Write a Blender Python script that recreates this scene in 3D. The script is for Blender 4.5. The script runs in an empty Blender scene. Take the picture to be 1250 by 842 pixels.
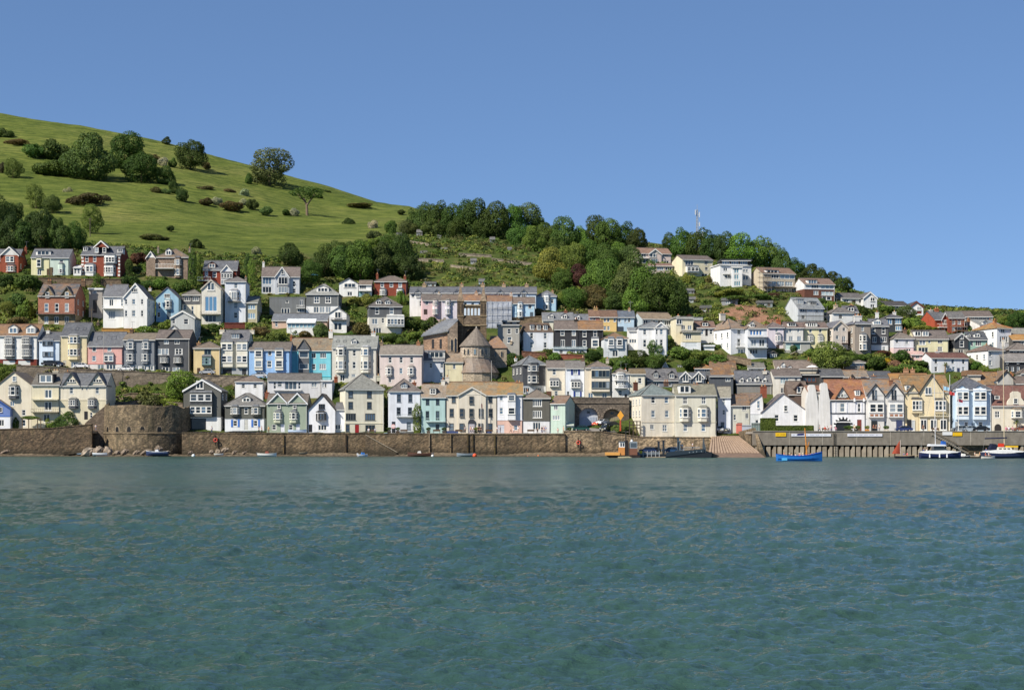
import bpy, math, random
import numpy as np
from mathutils import Matrix, Vector
R = math.radians
random.seed(7)
scene = bpy.context.scene
col = scene.collection
# ---------------------------------------------------------------- camera
F, CX, HY, CH = 2000.0, 625.0, 537.0, 4.0      # focal length in photo pixels, principal column, horizon row, eye height (m)
cd = bpy.data.cameras.new('camera'); cam = bpy.data.objects.new('camera', cd); col.objects.link(cam)
cam.location = (0, 0, CH); cam.rotation_euler = (R(90), 0, 0)
cd.sensor_width = 36; cd.lens = 36*F/1250; cd.shift_y = (HY-421)/1250
cd.clip_start = 0.5; cd.clip_end = 20000
scene.camera = cam
# ---------------------------------------------------------------- light
SUN_TO = Vector((-0.56, -0.47, 0.68)).normalized()
sun_el = math.asin(SUN_TO.z); sun_az = math.atan2(SUN_TO.x, SUN_TO.y)
world = bpy.data.worlds.new('World'); scene.world = world; world.use_nodes = True
nt = world.node_tree; bg = nt.nodes['Background']
sky = nt.nodes.new('ShaderNodeTexSky'); sky.sky_type = 'NISHITA'; sky.sun_disc = False
sky.sun_elevation = sun_el; sky.sun_rotation = sun_az
sky.altitude = 0; sky.air_density = 0.6; sky.dust_density = 0.0; sky.ozone_density = 6.0
gm = nt.nodes.new('ShaderNodeGamma'); gm.inputs[1].default_value = 0.6; nt.links.new(sky.outputs[0], gm.inputs[0])
mx = nt.nodes.new('ShaderNodeMix'); mx.data_type = 'RGBA'; mx.blend_type = 'MULTIPLY'; mx.inputs[0].default_value = 1.0; mx.inputs[7].default_value = (1.22, 1.53, 1.94, 1); nt.links.new(gm.outputs[0], mx.inputs[6]); nt.links.new(mx.outputs[2], bg.inputs[0]); bg.inputs[1].default_value = 0.09
sl = bpy.data.lights.new('sun', 'SUN'); sl.energy = 5.0; sl.angle = R(0.5); sl.color = (1.0, 0.93, 0.81)
so = bpy.data.objects.new('sun', sl); col.objects.link(so)
so.rotation_euler = (-SUN_TO).to_track_quat('-Z', 'Y').to_euler(); so.location = (-300, -150, 400)
scene.view_settings.view_transform = 'Standard'; scene.view_settings.look = 'None'
scene.view_settings.exposure = 0.4; scene.view_settings.gamma = 1.0
scene.cycles.sample_clamp_direct = 4; scene.cycles.sample_clamp_indirect = 4; scene.cycles.max_bounces = 5; scene.cycles.diffuse_bounces = 2; scene.cycles.glossy_bounces = 2
scene.cycles.transmission_bounces = 2; scene.cycles.transparent_max_bounces = 4
# ---------------------------------------------------------------- colours
def hx(h):
 h = h.lstrip('#'); v = [int(h[i:i+2], 16)/255 for i in (0, 2, 4)]
 return tuple(((c+0.055)/1.055)**2.4 if c > 0.04 else c/12.92 for c in v)
# ---------------------------------------------------------------- materials
def mat(name):
 m = bpy.data.materials.new(name); m.use_nodes = True
 n = m.node_tree; b = n.nodes['Principled BSDF']
 return m, n, b
def N(n, t, **k):
 o = n.nodes.new(t)
 for a, v in k.items(): setattr(o, a, v)
 return o
def noise(n, vec, scale, detail=3, rough=0.55):
 o = N(n, 'ShaderNodeTexNoise'); o.inputs['Scale'].default_value = scale
 o.inputs['Detail'].default_value = detail; o.inputs['Roughness'].default_value = rough
 if vec is not None: n.links.new(vec, o.inputs['Vector'])
 return o
def ramp(n, fac, stops):
 r = N(n, 'ShaderNodeValToRGB'); e = r.color_ramp.elements
 while len(e) < len(stops): e.new(0.5)
 for x, (p, c) in zip(e, stops): x.position = p; x.color = (*c, 1) if len(c) == 3 else c
 n.links.new(fac, r.inputs[0]); return r
def mulc(n, a, b, fac=1.0):
 m = N(n, 'ShaderNodeMix', data_type='RGBA', blend_type='MULTIPLY'); m.inputs[0].default_value = fac
 n.links.new(a, m.inputs[6]); n.links.new(b, m.inputs[7]); return m.outputs[2]
def mixc(n, fac, a, b):
 m = N(n, 'ShaderNodeMix', data_type='RGBA')
 if isinstance(fac, float): m.inputs[0].default_value = fac
 else: n.links.new(fac, m.inputs[0])
 for i, x in ((6, a), (7, b)):
  if isinstance(x, tuple): m.inputs[i].default_value = (*x, 1)
  else: n.links.new(x, m.inputs[i])
 return m.outputs[2]
def mth(n, op, a, b=None, clamp=False):
 m = N(n, 'ShaderNodeMath', operation=op, use_clamp=clamp)
 for i, x in ((0, a), (1, b)):
  if x is None: continue
  if isinstance(x, (int, float)): m.inputs[i].default_value = x
  else: n.links.new(x, m.inputs[i])
 return m.outputs[0]
def bump(n, b, h, strength, dist):
 o = N(n, 'ShaderNodeBump'); o.inputs['Strength'].default_value = strength; o.inputs['Distance'].default_value = dist
 n.links.new(h, o.inputs['Height']); n.links.new(o.outputs[0], b.inputs['Normal'])
def scaled(n, vec, s):
 o = N(n, 'ShaderNodeMapping'); o.inputs['Scale'].default_value = s; n.links.new(vec, o.inputs['Vector']); return o.outputs[0]
def G3(v): return (v, v, v)
MT = {}
def surf(key, rough, lo, hi, scale, kind=None, spec=0.3):
 """painted / built surface: the object's own colour with procedural variation"""
 m, n, b = mat(key); oi = N(n, 'ShaderNodeObjectInfo'); geo = N(n, 'ShaderNodeNewGeometry'); P_ = geo.outputs['Position']
 c = oi.outputs['Color']
 a = noise(n, P_, scale, 4, 0.6)
 c = mulc(n, c, ramp(n, a.outputs[0], [(0.3, G3(lo)), (0.7, G3(hi))]).outputs[0])
 if kind == 'render':
  q = N(n, 'ShaderNodeHueSaturation'); q.inputs['Saturation'].default_value = 0.72; q.inputs['Value'].default_value = 1.0; n.links.new(c, q.inputs['Color']); c = q.outputs[0]
  st = noise(n, scaled(n, P_, (1.6, 1.6, 0.12)), 1.0, 3)
  c = mulc(n, c, ramp(n, st.outputs[0], [(0.35, (0.80, 0.79, 0.76)), (0.6, G3(1.0))]).outputs[0], 0.6)
  f = noise(n, P_, 6, 3); bump(n, b, f.outputs[0], 0.3, 0.03)
 if kind == 'brick':
  v = N(n, 'ShaderNodeTexVoronoi'); v.inputs['Scale'].default_value = 1.0
  n.links.new(scaled(n, P_, (3.6, 3.6, 10.0)), v.inputs['Vector'])
  c = mulc(n, c, ramp(n, v.outputs['Color'], [(0.0, (0.62, 0.62, 0.62)), (1.0, (1.2, 1.15, 1.1))]).outputs[0], 0.8)
 if kind == 'stone':
  v = N(n, 'ShaderNodeTexVoronoi'); v.inputs['Scale'].default_value = 1.0
  wob = noise(n, P_, 0.8, 2)
  n.links.new(scaled(n, P_, (1.7, 1.7, 3.4)), v.inputs['Vector'])
  c = mulc(n, c, ramp(n, v.outputs['Color'], [(0.0, (0.66, 0.66, 0.66)), (0.5, (0.98, 0.98, 0.98)), (1.0, (1.3, 1.27, 1.22))]).outputs[0], 0.9)
  j = ramp(n, v.outputs['Distance'], [(0.25, G3(1.0)), (0.62, G3(0.62))])
  c = mulc(n, c, j.outputs[0], 0.8); bump(n, b, j.outputs[0], 0.6, 0.06)
 if kind == 'slate':
  v = N(n, 'ShaderNodeTexVoronoi'); v.inputs['Scale'].default_value = 1.0
  n.links.new(scaled(n, P_, (2.6, 2.6, 5.0)), v.inputs['Vector'])
  c = mulc(n, c, ramp(n, v.outputs['Color'], [(0.0, G3(0.60)), (1.0, G3(1.18))]).outputs[0], 0.95)
  at = N(n, 'ShaderNodeAttribute', attribute_type='OBJECT', attribute_name='lichen')
  pa = noise(n, P_, 0.55, 4, 0.65)
  pm = mth(n, 'MULTIPLY', ramp(n, pa.outputs[0], [(0.42, G3(0)), (0.68, G3(1))]).outputs[0], at.outputs['Fac'])
  c = mixc(n, pm, c, hx('a5763f'))
  gr = noise(n, P_, 1.7, 3)
  c = mixc(n, mth(n, 'MULTIPLY', ramp(n, gr.outputs[0], [(0.55, G3(0)), (0.75, G3(1))]).outputs[0], 0.35), c, hx('8d8878'))
  bump(n, b, v.outputs['Distance'], 0.35, 0.05)
 n.links.new(c, b.inputs['Base Color']); b.inputs['Roughness'].default_value = rough
 b.inputs['Specular IOR Level'].default_value = spec
 MT[key] = m; return m
surf('wall', 0.9, 0.90, 1.04, 0.5, 'render', 0.2)
surf('brick', 0.9, 0.85, 1.1, 0.8, 'brick', 0.2)
surf('stone', 0.92, 0.75, 1.15, 0.35, 'stone', 0.2)
surf('slate', 0.62, 0.82, 1.12, 0.6, 'slate', 0.4)
surf('paint', 0.45, 0.93, 1.03, 1.5, None, 0.4)
surf('timber', 0.8, 0.7, 1.15, 2.5, None, 0.2)
surf('cloth', 0.9, 0.85, 1.1, 3.0, None, 0.1)
surf('concrete', 0.9, 0.72, 1.12, 0.7, 'render', 0.2)
surf('skin', 0.6, 0.95, 1.03, 5.0, None, 0.3)
surf('rock', 0.9, 0.55, 1.2, 0.9, 'render', 0.2)
m, n, b = mat('glass_pane'); oi = N(n, 'ShaderNodeObjectInfo'); n.links.new(oi.outputs['Color'], b.inputs['Base Color'])
b.inputs['Roughness'].default_value = 0.12; b.inputs['Specular IOR Level'].default_value = 0.55; MT['glass'] = m
# sea wall stone: weed and wet stain in the tidal range
m, n, b = mat('tidal_stone'); geo = N(n, 'ShaderNodeNewGeometry'); P_ = geo.outputs['Position']; oi = N(n, 'ShaderNodeObjectInfo')
v = N(n, 'ShaderNodeTexVoronoi'); v.inputs['Scale'].default_value = 1.0; n.links.new(scaled(n, P_, (1.9, 1.9, 3.4)), v.inputs['Vector'])
c = mulc(n, oi.outputs['Color'], ramp(n, v.outputs['Color'], [(0.0, G3(0.5)), (0.5, G3(0.9)), (1.0, (1.35, 1.3, 1.2))]).outputs[0])
big = noise(n, P_, 0.16, 5, 0.65)
c = mulc(n, c, ramp(n, big.outputs[0], [(0.35, (0.52, 0.5, 0.47)), (0.65, (1.2, 1.17, 1.1))]).outputs[0])
c = mulc(n, c, ramp(n, noise(n, P_, 0.9, 4, 0.7).outputs[0], [(0.35, (0.6, 0.59, 0.56)), (0.62, (1.2, 1.18, 1.14))]).outputs[0])
st = noise(n, scaled(n, P_, (0.7, 0.7, 0.09)), 1.0, 4, 0.7)
c = mixc(n, mth(n, 'MULTIPLY', ramp(n, st.outputs[0], [(0.50, G3(0)), (0.64, G3(1))]).outputs[0], 0.7), c, hx('4a4430'))
sp = N(n, 'ShaderNodeSeparateXYZ'); n.links.new(P_, sp.inputs[0])
zz = mth(n, 'ADD', sp.outputs[2], mth(n, 'MULTIPLY', noise(n, P_, 0.5, 4, 0.7).outputs[0], 1.6))
wm = ramp(n, mth(n, 'DIVIDE', zz, 5.0), [(0.36, G3(1)), (0.64, G3(0))])
c = mixc(n, mth(n, 'MULTIPLY', wm.outputs[0], 0.85), c, hx('3a3323'))
j = ramp(n, v.outputs['Distance'], [(0.2, G3(1.0)), (0.65, G3(0.35))]); c = mulc(n, c, j.outputs[0], 0.55)
bump(n, b, j.outputs[0], 0.7, 0.08)
n.links.new(c, b.inputs['Base Color']); b.inputs['Roughness'].default_value = 0.85; MT['tidal'] = m
# foliage
def leaf_mat(name, sub=0.0):
 m, n, b = mat(name); oi = N(n, 'ShaderNodeObjectInfo'); geo = N(n, 'ShaderNodeNewGeometry')
 c = mulc(n, oi.outputs['Color'], ramp(n, geo.outputs['Random Per Island'], [(0.0, (0.72, 0.76, 0.72)), (0.6, (1.0, 1.0, 1.0)), (1.0, (1.35, 1.28, 1.05))]).outputs[0])
 cl = noise(n, geo.outputs['Position'], 0.35, 3)
 c = mulc(n, c, ramp(n, cl.outputs[0], [(0.3, (0.72, 0.76, 0.8)), (0.7, (1.25, 1.2, 1.0))]).outputs[0])
 n.links.new(c, b.inputs['Base Color']); b.inputs['Roughness'].default_value = 0.65; b.inputs['Specular IOR Level'].default_value = 0.25
 tr = N(n, 'ShaderNodeBsdfTranslucent'); n.links.new(c, tr.inputs['Color']); ms = N(n, 'ShaderNodeMixShader'); ms.inputs[0].default_value = 0.30
 n.links.new(b.outputs[0], ms.inputs[1]); n.links.new(tr.outputs[0], ms.inputs[2])
 n.links.new(ms.outputs[0], n.nodes['Material Output'].inputs['Surface']); MT[name] = m
leaf_mat('leaf')
# grass and ground, mixed by a zone attribute on the terrain mesh
m, n, b = mat('terrain'); geo = N(n, 'ShaderNodeNewGeometry'); P_ = geo.outputs['Position']
n1 = noise(n, P_, 0.022, 5, 0.6); n2 = noise(n, P_, 0.2, 5, 0.7); n3 = noise(n, scaled(n, P_, (0.06, 0.6, 0.6)), 1.0, 4, 0.6)
g = ramp(n, n1.outputs[0], [(0.30, hx('56622c')), (0.5, hx('677036')), (0.72, hx('7b7b46'))]).outputs[0]
g = mulc(n, g, ramp(n, n2.outputs[0], [(0.32, (0.58, 0.66, 0.56)), (0.5, (0.97, 0.98, 0.96)), (0.7, (1.22, 1.17, 1.08))]).outputs[0])
g = mulc(n, g, ramp(n, n3.outputs[0], [(0.40, (0.52, 0.60, 0.52)), (0.54, (1.02, 1.02, 1.0)), (0.7, (1.14, 1.1, 1.04))]).outputs[0])
e1 = noise(n, P_, 0.18, 5, 0.7)
e = ramp(n, e1.outputs[0], [(0.3, hx('36451e')), (0.52, hx('4c582a')), (0.66, hx('635d3c')), (0.78, hx('7f735e'))]).outputs[0]
za = N(n, 'ShaderNodeAttribute', attribute_name='zone'); s3 = N(n, 'ShaderNodeSeparateColor'); n.links.new(za.outputs['Color'], s3.inputs[0])
c = mixc(n, s3.outputs[0], e, g)
red = ramp(n, noise(n, P_, 0.5, 5, 0.7).outputs[0], [(0.3, hx('7d5a48')), (0.7, hx('a58069'))]).outputs[0]
c = mixc(n, mth(n, 'MULTIPLY', s3.outputs[1], ramp(n, noise(n, P_, 0.16, 4, 0.7).outputs[0], [(0.38, G3(0)), (0.5, G3(1))]).outputs[0]), c, red)
n.links.new(c, b.inputs['Base Color']); b.inputs['Roughness'].default_value = 1.0; b.inputs['Specular IOR Level'].default_value = 0.1
bump(n, b, noise(n, P_, 0.9, 5, 0.75).outputs[0], 0.8, 0.7); MT['terrain'] = m
# foreshore shingle
m, n, b = mat('shingle'); geo = N(n, 'ShaderNodeNewGeometry'); P_ = geo.outputs['Position']
c = ramp(n, noise(n, P_, 1.3, 6, 0.8).outputs[0], [(0.3, hx('443a2c')), (0.5, hx('6e604c')), (0.7, hx('8e7e68'))]).outputs[0]
sp = N(n, 'ShaderNodeSeparateXYZ'); n.links.new(P_, sp.inputs[0])
wet = ramp(n, mth(n, 'ADD', sp.outputs[2], mth(n, 'MULTIPLY', noise(n, P_, 0.4, 3).outputs[0], 0.5)), [(0.3, G3(0.45)), (0.75, G3(1.0))])
c = mulc(n, c, wet.outputs[0]); n.links.new(c, b.inputs['Base Color']); b.inputs['Roughness'].default_value = 0.8
bump(n, b, noise(n, P_, 2.5, 5, 0.8).outputs[0], 0.8, 0.2); MT['shingle'] = m
# river water
m, n, b = mat('river_water'); geo = N(n, 'ShaderNodeNewGeometry'); P_ = geo.outputs['Position']
c = ramp(n, noise(n, scaled(n, P_, (0.010, 0.022, 0)), 1.0, 3).outputs[0], [(0.3, hx('2b443d')), (0.7, hx('395449'))]).outputs[0]
n.links.new(c, b.inputs['Base Color']); b.inputs['IOR'].default_value = 1.333; sp = N(n, 'ShaderNodeSeparateXYZ'); n.links.new(P_, sp.inputs[0]); n.links.new(ramp(n, mth(n, 'DIVIDE', sp.outputs[1], 400.0), [(0.05, G3(0.04)), (0.25, G3(0.10)), (0.75, G3(0.30))]).outputs[0], b.inputs['Roughness'])
w1 = noise(n, scaled(n, P_, (1.5, 2.2, 1)), 2.6, 5, 0.65)
w2 = noise(n, scaled(n, P_, (0.7, 1.2, 1)), 1.3, 3, 0.6)
gust = ramp(n, noise(n, scaled(n, P_, (0.012, 0.03, 0)), 1.0, 4).outputs[0], [(0.35, G3(0.45)), (0.65, G3(1.0))])
hgt = mth(n, 'MULTIPLY', mth(n, 'ADD', mth(n, 'MULTIPLY', w1.outputs[0], 0.14), mth(n, 'MULTIPLY', w2.outputs[0], 0.18)), gust.outputs[0])
w3 = noise(n, scaled(n, P_, (0.3, 0.085, 1)), 1.0, 3, 0.6); hgt = mth(n, 'ADD', hgt, mth(n, 'MULTIPLY', w3.outputs[0], 0.5))
bump(n, b, hgt, 1.0, 1.0); MT['water'] = m
# ---------------------------------------------------------------- mesh helpers
class MB:
 def __init__(s): s.v = []; s.f = []
 def face(s, *pts):
  i = len(s.v); s.v += [tuple(p) for p in pts]; s.f.append(tuple(range(i, i+len(pts))))
 def box(s, x0, x1, y0, y1, z0, z1):
  i = len(s.v)
  s.v += [(x0, y0, z0), (x1, y0, z0), (x1, y1, z0), (x0, y1, z0), (x0, y0, z1), (x1, y0, z1), (x1, y1, z1), (x0, y1, z1)]
  s.f += [(i, i+1, i+5, i+4), (i+1, i+2, i+6, i+5), (i+2, i+3, i+7, i+6), (i+3, i, i+4, i+7), (i+4, i+5, i+6, i+7), (i+3, i+2, i+1, i)]
  return s
 def prism(s, poly, a0, a1, axis):
  """extrude a 2-D polygon along an axis: 'y' takes (x,z) pairs, 'x' takes (y,z) pairs, 'z' takes (x,y) pairs"""
  def q(p, a): return (p[0], a, p[1]) if axis == 'y' else ((a, p[0], p[1]) if axis == 'x' else (p[0], p[1], a))
  k = len(poly); i = len(s.v)
  s.v += [q(p, a0) for p in poly] + [q(p, a1) for p in poly]
  s.f.append(tuple(range(i, i+k))); s.f.append(tuple(range(i+2*k-1, i+k-1, -1)))
  for j in range(k):
   l = (j+1) % k; s.f.append((i+j, i+k+j, i+k+l, i+l))
  return s
 def tube(s, p0, p1, r0, r1=None, k=6):
  r1 = r0 if r1 is None else r1
  a = Vector(p0); d = Vector(p1)-a; q = d.to_track_quat('Z', 'Y'); i = len(s.v)
  for base, r in ((a, r0), (a+d, r1)):
   for j in range(k):
    t = 2*math.pi*j/k; s.v.append(tuple(base + q @ Vector((r*math.cos(t), r*math.sin(t), 0))))
  for j in range(k):
   l = (j+1) % k; s.f.append((i+j, i+l, i+k+l, i+k+j))
  s.f.append(tuple(range(i+k-1, i-1, -1))); s.f.append(tuple(range(i+k, i+2*k)))
  return s
 def loft(s, rings, closed=True, cap=True):
  k = len(rings[0]); i = len(s.v)
  for r in rings: s.v += [tuple(p) for p in r]
  for a in range(len(rings)-1):
   for j in range(k if closed else k-1):
    l = (j+1) % k; s.f.append((i+a*k+j, i+a*k+l, i+(a+1)*k+l, i+(a+1)*k+j))
  if cap:
   s.f.append(tuple(range(i+k-1, i-1, -1))); e = i+(len(rings)-1)*k; s.f.append(tuple(range(e, e+k)))
  return s
 def holed(s, x0, x1, z0, z1, holes, y=0.0, depth=0.12):
  """a wall rectangle facing -y with rectangular openings and their reveals"""
  hs = [(max(a, x0+.01), min(b_, x1-.01), max(c_, z0+.01), min(d, z1-.01)) for a, b_, c_, d in holes]
  hs = [h for h in hs if h[1]-h[0] > .02 and h[3]-h[2] > .02]
  xs = sorted({x0, x1, *[h[0] for h in hs], *[h[1] for h in hs]}); zs = sorted({z0, z1, *[h[2] for h in hs], *[h[3] for h in hs]})
  for a, b_ in zip(xs, xs[1:]):
   for c_, d in zip(zs, zs[1:]):
    mx, mz = (a+b_)/2, (c_+d)/2
    if any(h[0] < mx < h[1] and h[2] < mz < h[3] for h in hs): continue
    s.face((a, y, c_), (b_, y, c_), (b_, y, d), (a, y, d))
  for a, b_, c_, d in hs:
   e = y+depth
   s.face((a, y, c_), (a, e, c_), (b_, e, c_), (b_, y, c_)); s.face((a, y, d), (b_, y, d), (b_, e, d), (a, e, d))
   s.face((a, y, c_), (a, y, d), (a, e, d), (a, e, c_)); s.face((b_, y, c_), (b_, e, c_), (b_, e, d), (b_, y, d))
  return s
 def mesh(s, name, m):
  me = bpy.data.meshes.new(name); me.from_pydata(s.v, [], s.f); me.materials.append(MT[m]); me.validate(); me.update(); return me
I4 = Matrix.Identity(4)
def ob(name, me, parent=None, c=None, M=None, **props):
 o = bpy.data.objects.new(name, me); col.objects.link(o)
 if parent is not None: o.parent = parent
 if M is not None: o.matrix_basis = M
 if c is not None: o.color = (*(hx(c) if isinstance(c, str) else c), 1)
 for k, v in props.items(): o[k] = v
 return o
def build(mb, name, m, parent=None, c=None, M=None, smooth=False, **props):
 me = mb.mesh(name, m)
 if smooth:
  for p in me.polygons: p.use_smooth = True
 return ob(name, me, parent, c, M, **props)
def tag(o, label=None, cat=None, group=None, kind=None):
 if label: o['label'] = label
 if cat: o['category'] = cat
 if group: o['group'] = group
 if kind: o['kind'] = kind
 return o
def empty(name, loc, rz=0, label=None, cat=None, group=None):
 o = bpy.data.objects.new(name, None); col.objects.link(o); o.empty_display_size = 0.5
 o.matrix_basis = Matrix.Translation(loc) @ Matrix.Rotation(rz, 4, 'Z'); return tag(o, label, cat, group)
def copy_tree(o, parent=None):
 c = o.copy(); col.objects.link(c)
 if parent is not None: c.parent = parent
 for ch in list(o.children): copy_tree(ch, c)
 return c
def P(px, py, Y): return Vector(((px-CX)*Y/F, Y, CH+(HY-py)*Y/F))
# ---------------------------------------------------------------- terrain
PROF = {
 -150: [(411, 520), (416, 516), (424, 484), (428.7, 480), (429.5, 447), (434, 444), (462, 395), (470, 388), (495, 335), (502, 328), (525, 298), (860, 116), (1100, 140)],
 0: [(411, 522), (416, 518), (424, 484), (428.7, 480), (429.5, 449), (434, 446), (462, 397), (470, 390), (495, 337), (502, 330), (525, 302), (850, 137), (1100, 160)],
 100: [(411, 520), (416, 517), (424, 484), (428.7, 480), (429.5, 453), (434, 450), (462, 398), (470, 390), (495, 337), (502, 330), (525, 302), (845, 153), (1100, 175)],
 200: [(411, 526), (418, 522), (424, 486), (428.8, 476), (429.6, 457), (434, 454), (460, 400), (470, 390), (497, 340), (503, 332), (525, 306), (840, 174), (1100, 198)],
 300: [(411, 527), (418, 524), (424, 486), (429, 480), (429.8, 461), (434, 458), (460, 402), (470, 394), (492, 358), (502, 340), (525, 314), (835, 200), (1100, 224)],
 400: [(411, 528), (418, 525), (425, 486), (431, 471), (436, 466), (462, 404), (472, 394), (492, 361), (502, 350), (525, 330), (560, 305), (825, 228), (1100, 255)],
 500: [(411, 528), (418, 525), (425, 490), (431, 475), (438, 468), (463, 408), (474, 394), (492, 362), (502, 352), (525, 335), (560, 300), (780, 251), (1100, 300)],
 600: [(411, 528), (418, 525), (425, 492), (432, 478), (440, 462), (464, 408), (472, 390), (482, 376), (500, 352), (560, 305), (640, 278), (760, 273), (1100, 330)],
 700: [(411, 528), (419, 525), (423, 489), (430, 482), (440, 452), (448, 434), (466, 402), (480, 382), (500, 352), (560, 315), (620, 292), (740, 289), (1100, 350)],
 800: [(411, 532), (418, 505), (424, 488), (432, 474), (442, 440), (452, 427), (466, 404), (476, 390), (500, 360), (540, 326), (600, 300), (700, 297), (1100, 370)],
 900: [(411, 532), (418, 515), (428, 488), (436, 470), (446, 438), (456, 420), (468, 400), (484, 376), (506, 350), (540, 326), (600, 315), (700, 314), (1100, 380)],
 1000: [(411, 526), (418, 524), (428, 490), (436, 470), (446, 440), (456, 426), (470, 402), (484, 380), (506, 360), (530, 348), (620, 346), (1100, 400)],
 1100: [(411, 526), (418, 524), (428, 490), (436, 470), (446, 442), (456, 430), (470, 408), (484, 393), (500, 384), (520, 376), (600, 375), (1100, 410)],
 1250: [(411, 526), (418, 524), (428, 490), (438, 470), (448, 448), (458, 432), (472, 408), (486, 396), (505, 388), (520, 384), (600, 383), (1100, 420)],
 1500: [(411, 526), (418, 524), (428, 490), (438, 470), (448, 448), (458, 432), (472, 410), (486, 400), (505, 393), (520, 390), (600, 388), (1100, 420)]}
_k = sorted(PROF); _Y = {k: np.array([a for a, _ in PROF[k]], float) for k in _k}; _P = {k: np.array([b for _, b in PROF[k]], float) for k in _k}
def prof(px, Y):
 px = min(max(px, _k[0]), _k[-1]); i = 0
 while i < len(_k)-2 and px > _k[i+1]: i += 1
 a, b_ = _k[i], _k[i+1]; t = (px-a)/(b_-a)
 return (1-t)*np.interp(Y, _Y[a], _P[a]) + t*np.interp(Y, _Y[b_], _P[b_])
def gz(X, Y):
 Yc = min(max(Y, 411.0), 1100.0); py = prof(CX+X*F/Yc, Yc); return CH+(HY-py)*Yc/F
def gY(px, py):
 """depth at which the ground is seen at a pixel: walk up the slope until it rises past that row"""
 lo = 411.0
 if prof(px, lo) <= py: return lo
 Y = lo
 while Y < 900:
  if prof(px, Y+1) <= py:
   a, b_ = prof(px, Y), prof(px, Y+1); return Y + (a-py)/max(a-b_, 1e-6)
  Y += 1
 return 700.0
def gp(px, py):
 Y = gY(px, py); return P(px, py, Y)
# ---------------------------------------------------------------- windows (unit meshes: x -0.5..0.5, z 0..1, shared by all)
def frame_mesh(style):
 mb = MB(); bx, bz = 0.13, 0.085; h = []
 if style == 's': h = [(-.5+bx, .5-bx, bz, .47), (-.5+bx, .5-bx, .53, 1-bz)]
 elif style == 'x': h = [(-.5+bx, -.04, bz, .47), (.04, .5-bx, bz, .47), (-.5+bx, -.04, .53, 1-bz), (.04, .5-bx, .53, 1-bz)]
 elif style == 'c': h = [(-.5+.09, -.05, bz, 1-bz), (.05, .5-.09, bz, 1-bz)]
 elif style == 't': h = [(-.5+.06, -.2, bz, 1-bz), (-.13, .13, bz, 1-bz), (.2, .5-.06, bz, 1-bz)]
 elif style == 'm': h = [(-.5+.05+i*.235, -.5+.245+i*.235-.045, bz, 1-bz) for i in range(4)]
 elif style == 'g': h = [(-.5+.06, .5-.06, .06, .94)]
 elif style == 'h': h = [(-.5+.04+i*.32, -.5+.04+i*.32+.28, .06, .94) for i in range(3)]
 mb.holed(-.5, .5, 0, 1, h, 0, 0.10)
 a = 1.0
 mb.face((-.5, 0, 0), (-.5, .1, 0), (-.5, .1, 1), (-.5, 0, 1)); mb.face((.5, 0, 0), (.5, 0, 1), (.5, .1, 1), (.5, .1, 0))
 mb.face((-.5, 0, 1), (-.5, .1, 1), (.5, .1, 1), (.5, 0, 1))
 mb.box(-.56, .56, -.10, .04, -.05, 0.0)
 return mb.mesh('window', 'paint')
FRAME = {k: frame_mesh(k) for k in 'sxctmgh'}
_p = MB(); _p.face((-.49, .07, .02), (.49, .07, .02), (.49, .07, .98), (-.49, .07, .98)); PANE = _p.mesh('pane', 'glass')
def door_mesh():
 mb = MB(); mb.box(-.5, .5, 0.02, .08, 0, 1); mb.box(-.58, -.5, -.03, .10, 0, 1.02); mb.box(.5, .58, -.03, .10, 0, 1.02); mb.box(-.58, .58, -.03, .10, 1.02, 1.08)
 for a, c in ((-.38, -.06), (.06, .38)):
  mb.box(a, c, -.01, .02, .12, .5); mb.box(a, c, -.01, .02, .58, .92)
 return mb.mesh('door', 'paint')
DOOR = door_mesh()
def garage_mesh():
 mb = MB()
 for i in range(5): mb.box(-.5, .5, .02+.015*(i % 2), .09, i*.2, i*.2+.19)
 mb.box(-.54, -.5, -.03, .1, 0, 1); mb.box(.5, .54, -.03, .1, 0, 1); mb.box(-.54, .54, -.03, .1, 1.0, 1.06)
 return mb.mesh('garage_door', 'paint')
GARAGE = garage_mesh()
SKY_PANES = ['26303a', '1e252c', '303c48', '3c4a57', '222a30', '4a5762', '2a3137', '181d22']
PALE_PANES = ['6d7a85', '8b949b', '5a7186']
def put_window(root, M, u, w, W, H, v=0.0, style='s', c='e8e6df', rz=0.0, glass=None):
 if style in 'dD': return ob('door', DOOR, root, c, M @ Matrix.Translation((u, v, w)) @ Matrix.Rotation(rz, 4, 'Z') @ Matrix.Diagonal((W, 1, H, 1)))
 if style == 'a': return ob('garage_door', GARAGE, root, c, M @ Matrix.Translation((u, v, w)) @ Matrix.Diagonal((W, 1, H, 1)))
 o = ob('window', FRAME[style], root, c, M @ Matrix.Translation((u, v, w)) @ Matrix.Rotation(rz, 4, 'Z') @ Matrix.Diagonal((W, 1, H, 1)))
 if glass is None:
  glass = random.choice(SKY_PANES) if random.random() < .76 else random.choice(PALE_PANES)
 ob('pane', PANE, o, glass); return o
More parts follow.
